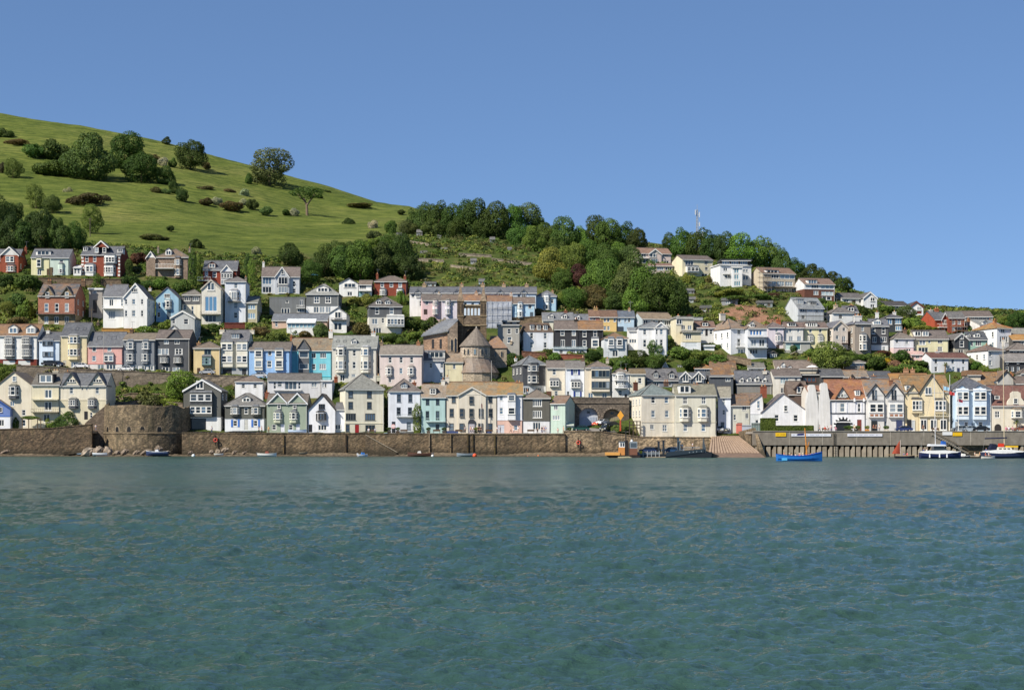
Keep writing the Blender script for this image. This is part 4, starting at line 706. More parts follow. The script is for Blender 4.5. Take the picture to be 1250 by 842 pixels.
H('terraced_house', 'pale yellow terraced house with white bays and a long white dormer', 981.5, 1010.3, 426, 400.3, 394, 'S', 'ded294', '74645c', D=8, win=[w(401, 406, 3.5, 989.3, 1001.3)], bays=[by(986, 993.5, 409.5, 418.5, (410.5, 416.5), n=2, c='dcd6b8', d=.4), by(998, 1005.5, 409.5, 418.5, (410.5, 416.5), n=2, c='dcd6b8', d=.4)], dormers=[dm(984.5, 998, 394, 399, 'f', st='m')])
H('house', 'glass and grey garden room in front of the yellow terrace', 958, 989, 431, 417.5, 417, 'T', 'a3a49c', '8c8f8c', D=5, cat='annexe', win=[w(418.3, 427, 10, 972.5, st='g', g='3f6a66'), w(418.5, 427, 8, 962.5, st='g', g='b8ccc4')])
hs1 = H('house', 'stone coloured gabled house with a brown iron balcony', 1017, 1035, 429, 399.5, 391.3, 'F', 'd4c5b6', '6a6a70', D=10, rot=10, side=('l', 3, 2), win=[w(400, 404, 3.6, 1022, 1030.2), w(409.5, 414, 3.6, 1022), w(410, 418, 4, 1030, st='c')], bals=[bal(1027, 1034.5, 418.5, .8, 3, '5c3a34'), bal(1027, 1036, 425.5, 1.0, 3, '5c5c5c')], bb='cfc4b6')
H('house', 'taupe house with white side wall and a two storey white bay', 1043.5, 1063.3, 432, 395.5, 390, 'H', '9e8f80', '6b6d75', D=9, rot=9, side=('l', 2, 3), win=[w(399, 404, 3.4, 1053)], bays=[by(1049, 1058.5, 408, 428, (409.5, 416.5), (420, 427), n=1, c='cfc9c0', d=.9)], ch=[(1050, 383, 7, .3, 'dfdcd4'), (1058, 383, 5, .6, 'dfdcd4')])
H('house', 'slate hung pair with white windows and a white dormer', 1063.5, 1085, 428, 398, 390, 'S', '5c5c60', '6c6d72', D=8, band=(420.5, 'd4d8de'), dormers=[dm(1066, 1076, 388.5, 396.5, 'g', st='t')], win=[w(399.5, 407.5, 4.5, 1066.3, 1078.5), w(411, 417.5, 7, 1078.5, st='t'), w(411, 418, 5, 1067.5, st='c'), w(423, 428, 4, 1079)], ch=[(1074.5, 379, 3.6, .5, 'e0ded8'), (1087, 393, 4.5, .4, 'd8c8ae')])
H('house', 'dark glazed turret house with blue windows', 1082, 1101, 406, 388, 383.5, 'H', '3c434a', '55565a', D=8, win=[w(389.5, 396, 6, 1086, st='c', g='50789a'), w(388.5, 395.5, 8, 1096.5, st='t', g='5f8aa8'), w(398, 403.5, 8, 1097, st='t', g='6d97b4')], ch=[(1096.5, 378.5, 3.6, .6, 'e0ddd6')])
H('house', 'small white cottage over a pale pink ground floor', 1091, 1116, 433, 413.5, 405.5, 'H', 'd9d9de', '7c736a', D=8, rot=4, band=(424, 'e0bcbc'), win=[w(414.5, 418.3, 3.2, 1095), w(415.5, 419.7, 4, 1107), w(425.5, 431, 6, 1109, st='c')], ch=[(1110, 399.5, 4, .5, '7d6658')])
H('house', 'pale yellow house with brown slate roof and box dormers', 1116.3, 1158, 433, 413.5, 404, 'S', 'ddd49c', '6e6560', D=8, win=[w(415, 421, 8, 1126, st='c'), w(415, 419, 3, 1134.5), w(415.3, 419, 5.5, 1147.5, st='c'), w(423, 429, 6, 1147.5, st='x'), w(424, 430, 12, 1127, st='h')], dormers=[dm(1117, 1125.5, 404, 410.5, 'f'), dm(1126.5, 1135, 404, 410.5, 'f')])
H('house', 'pink lean to annexe below the yellow house', 1112, 1130, 440, 433, 429, 'L', 'dfb4b0', 'c9a8a0', D=5, cat='annexe', win=[w(434, 437, 4, 1120, st='c')])
H('house', 'dark slate gabled house on a stone ground floor', 1165.3, 1182, 434, 414, 406.8, 'F', '43464c', '6a6664', D=9, rot=8, band=(425, 'c6c0b0'), bmt='stone', win=[w(409, 414, 4.5, 1174, st='c'), w(415.5, 423.5, 5.5, 1174), w(426.5, 431, 6, 1173, st='c')], bb='c9c7c2')
H('house', 'sea green house with white windows and two slate dormers', 1182.2, 1205.5, 433, 414.5, 405.5, 'S', '86b8a0', '54565b', D=8, win=[w(416.3, 422, 3, 1186.5), w(415, 422.3, 7, 1194.3, st='t')], dormers=[dm(1175.5+6, 1182+4.5, 406.5, 411), dm(1190, 1198, 405.5, 411.5)])
H('house', 'red brick house with white balcony and steep dark roof', 1141, 1157.5, 404, 390, 380.5, 'S', 'a4523c', '5e6064', mt='brick', D=9, rot=14, win=[w(391, 396, 4, 1152, st='c'), w(400, 404, 4, 1148, 1154)], bals=[bal(1144, 1157, 399, 1.2, 4, 'deded8')], gables=[gb(1148.5, 1156.5, 382, 389.5, 'a4523c', proud=.3, wm='brick')], ch=[(1152.5, 374.5, 5, .5, 'b06a4c'), (1145.5, 376, 4, .5, 'd8c8b8')])
H('house', 'brick house half hidden by brown scaffolding', 1158, 1178, 406, 388, 381, 'S', '8a4a3a', '6a6866', mt='brick', D=8, win=[w(391, 396, 4, 1164, 1171), w(399, 404, 4, 1164, 1171)], extra=scaff(384, 405, 1160, 1178, (393, 399, 404), c='9a7a5c'))
H('school', 'long flat windowed building with a sweeping dark roof on the skyline', 1174, 1212, 397, 386.5, 380.3, 'S', 'c4bfb2', '6e625a', D=12, rot=-6, win=[w(387.3, 391, 4, 1177, 1182, 1187, 1192, 1197, 1202, 1207, st='c'), w(393, 397, 5, 1186, 1193, st='c')], cat='school')
H('house', 'white gable ended house with a single round topped dormer', 1196, 1223, 409, 397, 390.5, 'S', 'd6d4d0', '8c8c88', D=9, rot=24, dormers=[dm(1200.5, 1205.5, 391.3, 397)], ch=[(1194.5, 387.5, 3, .5, 'b8805c'), (1221, 388, 3, .5, 'b8805c')])
H('house', 'large white house with a mossy tan hipped roof', 1217, 1234.5, 428, 401, 394, 'H', 'e4e4e8', '8f7650', D=11, rot=20, lichen=.7, side=('l', 3, 2), win=[w(401.8, 406, 5, 1224, st='c'), w(410.5, 418, 10, 1225.5, st='m')], ch=[(1229, 388.5, 3.4, .5, 'b08058')])
H('house', 'pale house with a slanting grey roof at the far right edge', 1235.5, 1262, 425, 411, 401, 'S', 'd6d4d0', '8a8880', D=9, rot=10, bb=None, win=[w(413, 418, 4, 1241)])
H('house', 'tan roofed cottage at the right edge under the slanting grey roof', 1236, 1262, 432, 415, 409, 'S', '5c5854', 'a5804e', D=8, lichen=.7, win=[w(417, 422, 4, 1248)])
H('house', 'long white cottage with a red brown roof, dark porch and palm in front', 1137, 1182.5, 456, 437, 431, 'S', 'd9dce2', '6d4c42', D=8, rot=8, win=[w(438, 444, 3.6, 1142.5, 1163, 1176), w(447.5, 453.5, 3.6, 1142.5, 1164, 1176), w(449, 456, 3.4, 1170, st='d', c='3c4668')], ch=[(1151, 426.5, 4.5, .5, 'dcdcda')])
H('house', 'white painted house with a brown hipped roof and open veranda', 1206, 1226, 451, 428, 421.5, 'H', 'dedede', '76645a', D=10, rot=18, win=[w(429.5, 435, 3.6, 1208.7), w(440, 446, 3.6, 1209)], side=('l', 3, 2), ch=[(1217, 418.5, 4, .5, 'b89a7c')])
H('house', 'black weatherboarded house with slim white windows on the right edge', 1226.5, 1262, 458, 441, 432, 'S', '3d4046', '85807c', D=8, rot=6, win=[w(447.5, 453, 3.4, 1229.5, 1236, 1243, 1252), w(441.2, 444.5, 2.6, 1229.5, 1242.5)])
H('house', 'slate house with white windows above the black weatherboarded one', 1232, 1262, 446, 427.5, 418.5, 'H', '565a62', '7a7068', D=8, win=[w(429, 434, 4, 1239, 1246.5)], ch=[(1229, 412, 3, .4, 'dcd6cc')])
# ---- jumble of roofs above the right quay
H('house', 'long stone roofed hall with two slate dormers and a white gable end', 934, 991, 451, 439.5, 427.5, 'S', 'e2dece', '8a8378', D=10, rot=18, win=[w(441, 446, 4, 945)], dormers=[dm(940.5, 950, 429, 437.5, c='5c6068', st='t'), dm(968.5, 977.5, 429, 437.5, c='5c6068', st='t')], Y=447)
H('house', 'cottage with a long brown grey roof and two white half round dormers', 947, 1000, 462, 450, 440.5, 'S', 'c9bca2', '7c7068', D=9, Y=440, dormers=[dm(953.5, 959, 442, 451), dm(961.5, 967, 446, 451)], ch=[(992, 436, 5, .5, 'a07a5c')], gables=[gb(938.5+8, 948+5, 447.5, 452, 'd8d2c4')])
H('house', 'low building with a roof terrace, white parasol and timber shopfront', 978, 1005, 474, 457.5, 456.8, 'T', '4a4644', '4e4e50', D=8, Y=434, win=[w(461, 466, 16, 988, st='h', c='7d4a32')], cat='cafe')
H('house', 'cream and white house with a two storey glazed bay among brown roofs', 944, 978, 482, 459, 451.5, 'S', 'dcd6c6', '6c625c', D=8, Y=430, win=[w(460, 468.5, 10, 957.5, st='t', g='9fb0b4'), w(473, 480, 9, 957.5, st='t'), w(461, 466, 4, 972)], ch=[(936.5, 450, 4.5, .5, 'ded6c4')])
H('house', 'slate roofed row with three white arched dormers', 899, 942, 478, 468, 453, 'S', '8b8780', '64666c', D=9, Y=431, dormers=[dm(903, 908, 459.5, 467, st='s'), dm(912, 918, 459.5, 466, st='s'), dm(921.5, 927.5, 458, 466, st='s'), dm(930.5, 936, 459, 470, st='s')])
H('house', 'brown mossy barn roof with its slates stripped over the rafters', 868, 900, 466, 457, 441, 'S', '8c8478', '6f5a4a', D=9, Y=436, lichen=.5, ch=[(895.5, 446, 5, .1, '9c8c74')])
H('house', 'slate fronted house with one small white window beside the stripped roof', 866, 895, 474, 459.5, 458, 'L', '525861', '5c6067', D=7, Y=430, win=[w(461, 465.5, 6, 888.5, st='c')], lichen=.2)
H('house', 'dark octagonal topped pavilion with a tan pointed roof', 848, 869, 461, 450, 443.5, 'H', '6b7076', '8b7355', D=8, Y=438, lichen=.5, win=[w(450.5, 453.5, 4, 853, 858.5, 864)])
H('house', 'blue slate terrace house with two white gabled windows', 829, 862, 474, 462, 455.5, 'S', '5f6b7a', '62666e', D=8, Y=431, gables=[gb(830, 843.5, 453.5, 460, '5f6b7a', proud=.3), gb(846, 859, 453.5, 460, '5f6b7a', proud=.3)], win=[w(456.5, 466, 7, 836.7, 852.7, st='c')])
H('house', 'slate roofed block with three glazed dormers and a white end gable', 790, 829, 475, 464, 450.5, 'S', '7a8290', '6b6a6c', D=10, Y=432, rot=6, dormers=[dm(798, 804.5, 452, 461.5, 'g', c='5d6168'), dm(817, 824, 452.5, 462, 'g', c='5d6168')], sky=[(812, 456.5, 4, 1.3)], win=[w(466, 471, 9, 800, 815, st='t')], bals=[])
H('house', 'tall slate roof behind with a white gable end and small dormer', 799, 838, 466, 456, 442, 'S', 'd6d6d6', '6a6b70', D=9, Y=440, dormers=[dm(827.5, 834, 446, 452.5, 'f')], gables=[gb(808, 816, 441.5, 449, 'dcdcdc', proud=0)])
H('house', 'long dark slate roof with a red brick strip above the timbered inn', 1062, 1090, 465, 461.3, 454, 'S', '7a3f30', '55575c', D=8, Y=431, mt='brick', win=[w(461.5, 464, 3, 1068, 1073, 1078, 1083)])
H('house', 'low grey roof with a wooden gablet beside the stepped brick chimneys', 1030, 1062, 464, 460, 452.5, 'S', '5a5550', '827a70', D=8, Y=432, lichen=.4, gables=[gb(1035.5, 1044, 457, 462, '4a3a30', '3c342e', proud=.3)], ch=[(1056, 446.5, 5.5, .5, '9c8468')])
H('house', 'long slate shed roof beneath the leafy tree', 1002, 1030, 466, 459, 451, 'S', '4e4e50', '5a5b5f', D=8, Y=432, ch=[(1004.5, 455, 6, .3, '8a6c54')])
H('house', 'timber lodge with a ribbon of blue windows under a grey roof', 1031, 1056, 452, 443, 437.5, 'H', '8a8478', '837d74', D=7, Y=441, win=[w(443.3, 446.3, 5, 1036, 1041.5, 1047, 1052, st='g', g='5c7890')], cat='lodge')
H('house', 'tan hip roofed house behind the yellow hotel gables', 1089, 1136, 474, 466, 456.5, 'S', 'a89878', '8c7250', D=9, Y=428, lichen=.8, ch=[(1090, 459, 3.4, .3, '8a6a54'), (1112, 448, 6, .6, 'b08a6c'), (1120, 448, 5, .6, 'b08a6c')])
H('house', 'slate roof with a white gable and brown gabled dormer beside white buttressed walls', 962, 986, 492, 481, 466, 'S', '6c5548', '6e6056', D=8, Y=424, gables=[gb(970, 983, 466.5, 473.5, '4a3c36', '4a3c36', proud=.2)], win=[w(472, 479.5, 10, 977.5, st='c')])
H('house', 'grey gable fronted house behind the slate and brown roofs', 1218, 1239, 476, 463, 452, 'F', 'bcb8ae', '6d5e52', D=8, Y=430, lichen=.4, bb='3c3834', ch=[(1236.5, 453, 4.5, .2, 'b8805c'), (1240, 463, 8, .1, '8a7460')])
H('house', 'brown mossy roof with paired skylights behind the light blue house', 1195, 1222, 476, 469, 455, 'S', '8c8274', '7b6650', D=8, Y=431, lichen=.6, sky=[(1217, 458.5, 3, 1.4), (1215.5, 467, 3, 1.2)], ch=[(1203, 462, 4, .4, '9a6a50')])
H('house', 'dark roofed house with cream chimney block at the right edge', 1240, 1265, 480, 468, 460, 'S', '45484e', '6e625a', D=8, Y=428, win=[w(470, 475, 5, 1248)], ch=[])
H('house', 'cream boundary house with a broad white chimney block above the blue hotel', 1181, 1197, 470, 458, 452, 'T', 'd8c8ac', '8a6a50', D=5, Y=432)
H('house', 'low white cottage with a skylight between the stripped barn and the stone roofed hall', 913, 934, 456, 449, 443, 'S', 'dcdcd8', '77746e', D=6, Y=441, win=[w(450, 454, 4, 918, 927)], sky=[(920, 446, 3, 1)])
H('house', 'stone roofed cottage under a tangle of tan scaffold poles', 906, 931, 500, 489, 480.5, 'S', 'c9c0ae', '7d6a5c', D=7, Y=421, win=[w(490.5, 496, 4, 912, 924)], extra=scaff(474, 492, 906, 930, (480, 486), c='a8947c'))
H('house', 'brown tiled roof with two small dormers below the lilac terrace', 936, 958, 442, 436, 430.5, 'S', 'cfc6b8', '77685c', D=5, Y=450.5, win=[w(437, 440.5, 4, 942, 951)])
H('house', 'cream rendered block with a brown hipped roof behind the stepped brick stacks', 1036, 1064, 478, 470, 463, 'H', 'cfc4ae', '7a6858', D=7, Y=427.5, ch=[(1042, 459, 5, .5, '9a6a52')])
H('house', 'narrow grey roofed house rising behind the grey twin gables', 1066, 1088, 474, 467, 459.5, 'S', 'b8b2a6', '6e6a68', D=7, Y=428.5, ch=[(1070, 456, 5, .5, '9a6a52')])
H('house', 'white walled house with a slate roof above the curved gable', 1246, 1268, 466, 456, 449, 'H', 'd9d6cc', '6e6258', D=7, Y=438, win=[w(457.5, 462, 4, 1252)])
# ---- waterfront, left of the arches
H('house', 'cream gabled waterfront house with a slate based bay at the far left', -3, 38.5, 527, 470, 454, 'F', 'ddcfb0', '75695e', D=11, apex=17, win=[w(459, 465.5, 5, 17.5), w(489.5, 495.5, 5, 15, st='c'), w(500, 507, 5, 29), w(512, 520, 5, 29)], bays=[by(10.5, 23.5, 470.5, 486.5, (471.5, 482.5), n=1, c='5a5e66', rc='77776e', d=.9)], ch=[(6, 456, 4, .6, '8a7c6c')], side=('r', 2, 2))
H('house', 'royal blue boathouse cottage with white ground floor at the left edge', -20, 12.5, 526, 498, 488, 'F', '3568b8', '77706a', D=6, Y=409, apex=-2, band=(508, 'e0e4ea'), win=[w(497, 503, 4, 1), w(512, 520, 6, 2, st='c')], bb='2a4f90')
H('house', 'cream house with a black box dormer and stacked balconies', 38.7, 73, 524, 469.5, 456.5, 'S', 'd9cda6', '6a665f', D=10, win=[w(475.3, 486, 9, 59, st='c'), w(490, 501, 9, 58.8, st='c'), w(505, 515.5, 8, 57, st='c')], bals=[bal(39.5, 72, 487.2, 1.2, 0.6, 'd0c8a8'), bal(39.5, 72, 502.5, 1.4, 4, '8c8470')], dormers=[dm(46, 65, 457, 467.5, 'f', c='3a3c40', st='c')], ch=[(56, 450, 7, .9, 'd0c4a4')])
H('house', 'cream house with twin steep front gables and two lead roofed bays', 73.2, 130.5, 520, 470.5, 456, 'S', 'e0d4b8', '65676b', D=9, band=(488, 'd8cba2'), gables=[gb(76.5, 98, 454.5, 470, 'ddd1b4', '45474b'), gb(108.5, 130, 454.5, 470, 'ddd1b4', '45474b')], win=[w(472.5, 480.5, 4.5, 87.2, 118.7), w(463, 466.5, 10, 87, 119, st='t', g='1d2023'), w(473, 476, 2, 100.5, 106), w(502, 512, 4.5, 105, st='d', c='2c2a2a'), w(503, 510, 3, 111.5)], bays=[by(83.5, 96, 487, 498.5, (488.3, 495), n=2, c='5a5e66', rc='7c7c78', d=.8), by(107, 118.5, 487, 498.5, (488.3, 495), n=2, c='5a5e66', rc='7c7c78', d=.8)], ch=[(75.5, 451, 4, .6, '6c5c50')])
H('boathouse', 'slate hung boathouse with a wide white gable over a dark boat opening', 224, 269.5, 525, 476.5, 463.3, 'F', '666762', '6b6b6d', D=10, bb='e4e4e2', win=[w(464.5, 474.5, 9, 244, st='c'), w(510.5, 524, 19, 242, st='g', c='2b2b2d', g='15171a')], bays=[by(232.5, 259.5, 479, 491.5, (481, 489.5), n=3, c='686963', d=.9, kind='b', fc='d9d9d6'), by(232.5, 259.5, 493, 508, (496, 504.5), n=4, c='686963', d=.9, kind='b')], band=(508.5, 'e2e2e0'), cat='boathouse', side=('r', 2, 1))
H('house', 'slate and white cottage with bright blue shutters and a white dormer', 274.5, 323.5, 526, 495.5, 480, 'H', '63645c', '716f6c', D=9, band=(510.5, 'dfe2e8'), dormers=[dm(294.5, 305, 483.3, 490.5, 'g', st='c')], win=[w(513, 520, 5, 287.2, 312), w(512, 524.5, 4.5, 300.5, st='d', c='c9c8c0'), w(497.5, 505, 5, 300.5)], bays=[by(281.5, 293, 495.8, 507.5, (497.3, 505), n=1, c='66675f', d=.7), by(307, 318.5, 495.8, 507.5, (497.3, 505), n=1, c='66675f', d=.7)], shut=[(282, 284.3, 512, 521, '4a7ac8'), (290.2, 292.5, 512, 521, '4a7ac8'), (306.8, 309, 512, 521, '4a7ac8'), (315, 317.3, 512, 521, '4a7ac8')])
H('house', 'white cottage with a hipped roof standing behind the shuttered cottage', 287, 321.5, 482, 466, 458.5, 'H', 'e4e4e4', '77695f', D=7, Y=424, win=[w(468.3, 473.5, 4.5, 297, 311.5)])
H('house', 'long low white bungalow with dark ribbon glazing', 326.5, 392, 482, 464, 456.5, 'S', 'd4d4d6', '6c6864', D=8, Y=424, rot=5, win=[w(465.5, 475, 3, 335.5), w(465.5, 472, 6, 341.5), w(465.3, 475.5, 15, 355, st='h'), w(466, 475, 3, 365.5), w(466, 472.5, 7, 383.5, st='c')], bals=[bal(334, 368, 476, .6, .8, 'd8d8d8')])
H('house', 'white blank walled block under the turquoise house', 392.3, 405.3, 484, 465, 464, 'T', 'd6d8dc', 'c8cacc', D=7, Y=424.4, win=[w(468, 473, 2.5, 394.5, 397.5)])
H('house', 'sage green pair of gabled cottages with white quoins and box bays', 325.5, 375, 527.5, 492, 481.5, 'S', '94a58c', '6e665f', D=8, gables=[gb(327, 351, 479.8, 492, '94a58c', 'e2e4e6'), gb(351, 375, 479.8, 492, '94a58c', 'e2e4e6')], win=[w(492, 498.5, 4.2, 340.7, 359.7), w(518, 524.5, 5.5, 334.5, 355), w(517.5, 527.3, 4.8, 345, 363.7, st='d', c='dfe0e4')], bays=[by(334, 345, 502.5, 516, (503.5, 511.5), n=1, c='b5bb9c', d=.7), by(353.5, 364, 502.5, 516, (503.5, 511.5), n=1, c='b5bb9c', d=.7)], ch=[(322.5, 476, 5, .6, '8a5644')])
hwg = H('house', 'white cottage with a steep black edged gable and dark bay', 375.8, 409, 527.8, 499, 480.8, 'F', 'e4e5ea', '6e625a', D=9, apex=393.5, bb='2d2d30', win=[w(493, 499, 7.5, 392.7, st='t', c='4a4440'), w(518.5, 525, 10.5, 393.5, st='t'), w(518, 527.5, 4.5, 379, st='d', c='26262a')], bays=[by(385.5, 398.5, 503, 513.5, (504.5, 512.3), n=3, c='dcdce0', rc='3a3a3c', d=.9, fc='55504c')])
H('house', 'recessed white wing with a slate roof', 409.3, 421, 527.8, 499.5, 492, 'S', 'dfe2ea', '66666a', D=7, of=hwg, dY=1.0, win=[w(518, 524, 7, 412.5, st='c')])
hct = H('house', 'tall four storey cream house with a pyramid roof, red door and dark sash windows', 421.5, 468.5, 529, 475.5, 456.5, 'H', 'e0d8bc', '86867f', D=11, rot=13, fr='5c5e5a', win=[w(477.3, 486, 6, 428.2, 451), w(490.3, 499.2, 6, 428.2, 451), w(504.5, 513, 12.5, 428.4, 452, st='m'), w(518, 529, 5, 435.8, st='d', c='a3272a'), w(518, 527, 5, 424.5), w(518.5, 526, 12, 452, st='t')], band=(516.5, 'd8d0b2'), ch=[(412, 457.5, 4, .3, '9a5a40')], oh=.35)
H('house', 'white house with a brown hipped roof and a blue dormer, diagonal shade on it', 474.5, 513.8, 529, 478, 462.3, 'H', 'e2e6f0', '756c66', D=10, rot=6, fr='70757c', win=[w(481, 491, 5.2, 487, 501), w(497, 506.5, 5.2, 486.7, 500.5), w(515, 524.5, 5.2, 499), w(514.5, 528, 4.5, 480.5, st='d', c='30343a')], dormers=[dm(489.5, 498, 466.5, 474, 'g', c='5c7fa0', st='t')], bals=[bal(484, 513, 508.5, .9, 3, '9aa09c')], ch=[(462.5, 456, 4.5, .5, 'd4cca8'), (507, 464, 5, .6, '8f5a46')])
H('house', 'pale teal house with a mansard roof, white dormer and iron balcony', 514.2, 544.5, 529, 484.5, 469.5, 'S', 'a2c9c6', '8b8276', D=8, lichen=.3, fr='4f5a58', win=[w(487, 494.3, 4.5, 522, 534.3), w(501.5, 512, 4.5, 521.8, 534.2), w(517.5, 524.5, 4.5, 534)], dormers=[dm(524, 532.5, 474, 481.5, 'f', c='b8b2a4', st='x')], bals=[bal(520, 544, 514, .9, 4, 'b4c8c4')], ch=[(540, 461, 5, .5, 'd8d0c0')])
def portico(root, M, U, WZ, part, hw, e, D):
 um = U(576); k = MB()
 k.prism([(um-1.0+.0, WZ(517)), (um+1.0, WZ(517)), (um+.8, WZ(513.4)), (um+.4, WZ(511.6)), (um-.4, WZ(511.6)), (um-.8, WZ(513.4))], -.7, -.02, 'y'); part(k, 'porch_hood', 'paint', '3b3c40')
 for sx in (-1, 1):
  k = MB(); k.tube((um+sx*.85, -.5, WZ(528.8)), (um+sx*.85, -.5, WZ(517)), .12, k=8); part(k, 'porch_column', 'paint', '6b6d72')
 k = MB(); k.box(-hw, U(600), -.10, -.003, -.5, WZ(525.8)); part(k, 'plinth', 'paint', '3c4c78')
H('custom_house', 'broad cream rendered house with central pediment, dark porch hood and flagpole', 545.3, 607, 529, 482, 466.8, 'S', 'd9cdb6', '877a64', D=10, lichen=.55, fr='6d6a64', gables=[gb(559.5, 593, 472.5, 482, 'd9cdb6', 'c9c4ba', proud=.45, wm='wall')], win=[w(483, 492, 5.2, 554, 598.8), w(483.5, 493, 5.5, 575.5), w(498.5, 509, 5.6, 551.5, 563.8, 575.5, 587, 599), w(516.5, 525.5, 6, 551.2, 563.7, 586.5, 598.6), w(518, 528.5, 6, 575.8, st='d', c='b8b4ba')], extra=portico, ch=[(545, 457.5, 5, .5, 'd4c8b4')], cat='house')
H('house', 'white house with a salmon pink ground floor and a tall white oriel', 607.2, 638.3, 529, 481.5, 467.5, 'S', 'e3e4ea', '877a5c', D=10, lichen=.9, band=(512.5, 'dca890'), win=[w(482.5, 489, 4, 612), w(497.3, 505.5, 4.2, 612), w(518.5, 528.5, 8, 611.5, st='a', c='c9ccd4'), w(519, 525, 5, 629.5)], bays=[by(619.5, 629.3, 481.5, 512.5, (482.5, 489), (497.5, 505.5), n=1, c='e0e0e2', d=1.0, kind='b')], ch=[(632.8, 464, 6, .5, '9a7058')])
H('house', 'narrow slate hung house with a pyramid roof and white ground floor', 638.6, 672, 529, 486.3, 475.5, 'H', '67645a', '7b7064', D=10, win=[w(487.5, 496, 11, 656, st='m'), w(501, 510, 11, 656, st='m'), w(515, 524.5, 9.5, 655.2, st='t')], band=(513.5, 'e2e2e4'), ch=[(644, 475, 2.5, .4, 'd0d0cc')])
H('house', 'mint green cottage with a brown slate roof and overhanging gable end', 672.3, 690, 529, 492.5, 483.5, 'S', 'b4cebc', '7d6c60', D=9, rot=-18, win=[w(494.5, 500, 5, 678.5, st='c'), w(507, 512.5, 9, 679, st='t')], lichen=.2)
H('house', 'low pale green lean to by the mint cottage', 690, 700, 529, 519, 516, 'L', 'bccdb4', 'c4d0bc', D=3, Y=410.5, cat='outbuilding')
hcb = H('house', 'big cream corner house standing on the river wall beside the viaduct', 783, 824, 533, 482.5, 468, 'H', 'ded2ba', '76807e', D=12, rot=11, Y=409.5, win=[w(484, 492, 5, 797.3, 813.5), w(500.5, 509.5, 5, 797.3, 814), w(518, 524, 4.5, 796, st='c'), w(518, 526.5, 6, 811.5, st='x')], bals=[], ch=[(780.5, 464, 5, .3, '6a4438'), (821.5, 463, 5.5, .5, '6a5448')], side=('l', 4, 2), found=1.5, band=(515, 'e2d8c0'))
H('house', 'grey cream house with a box dormer and two canted bays on the river wall', 824.3, 874.5, 533, 482, 469.5, 'S', 'd0ccb6', '7f7c6c', D=11, Y=410, win=[w(484, 493, 5.6, 836.3, 859, st='x'), w(517.5, 526.5, 5.5, 836.5, 858.5)], bays=[by(829.5, 843, 497, 514.5, (498.7, 509.3), n=1, c='d3cebb', rc='85847a', d=.9), by(851.5, 865.5, 497, 514.5, (498.7, 509.3), n=1, c='d3cebb', rc='85847a', d=.9)], dormers=[dm(828.5, 843.5, 470.3, 480, 'f', st='c')], ch=[(852, 466.5, 7, .5, '9a5a44'), (868.5, 466, 5, .6, '6a4c40')], found=1.5, band=(515, 'd4cfba'))
# ---- waterfront, right of the slipway
H('house', 'narrow white shop house with a teal canopy beside the cream river house', 876.5, 892, 528, 484.5, 472.5, 'S', 'd9e0ea', '8f8a7c', D=9, win=[w(486, 493.5, 3.4, 883.5), w(515, 525, 4.5, 882, st='d', c='5c686c'), w(500, 506, 3.4, 883.5)], rot=-6)
H('house', 'pale cottage with a ragged brown roof behind the slipway lane', 891, 916, 528, 494.5, 482.5, 'S', 'd5d2bc', '75665a', D=8, rot=6, lichen=.4, win=[w(495, 501, 5, 908.5, st='c'), w(505.5, 513, 3.2, 897), w(504, 511, 4, 912, st='c'), w(516, 527, 6, 903, st='d', c='b86a58')])
H('house', 'white gable wall with a tall red brick chimney stack', 916, 931.5, 527, 492, 481.5, 'F', 'e4e4e6', '77685c', D=9, apex=930, win=[w(488.5, 498.5, 3, 925.5), w(512, 520, 4, 924)], ch=[(934, 469, 7.5, .3, '8d5240')], bb=None, band=(505, 'd9dcdc'))
H('house', 'white half hipped cottage with a dark slate roof above the quay hedge', 930, 987, 527.5, 503, 480.5, 'F', 'e0e0e2', '6b6466', D=9, apex=956, bb=None, win=[w(494.5, 502, 4.5, 959), w(505.8, 514, 6, 948), w(506, 514.5, 6, 971.3), w(519.5, 522.5, 4.5, 948.5, 960, 972, 983, st='c')])
def curved_gable(root, M, U, WZ, part, hw, e, D):
 for (a, b_, yt) in ((985, 997, 469.5), (1000, 1011.5, 467.3)):
  u0, u1 = U(a), U(b_); um = (u0+u1)/2; z0, zt = -1.0, WZ(yt)
  poly = [(u0-.5, z0), (u1+.4, z0), (u1+.2, zt-4.5), (u1-.3, zt-1.5), (um+.7, zt-.2), (um+.3, zt), (um-.3, zt), (um-.7, zt-.2), (u0+.3, zt-1.5), (u0-.2, zt-4.5)]
  k = MB(); k.prism(poly, -.5, 2.0, 'y'); part(k, 'buttress_gable', 'wall', 'd4d2ce')
H('house', 'white building with two tapering buttress walls rounded at the top', 986, 1011, 527, 478, 471, 'S', 'ddd3c4', '85604e', D=9, extra=curved_gable, win=[w(482, 497, 2.6, 998.5), w(519.5, 526, 5, 1000, st='d', c='7a2f2c')])
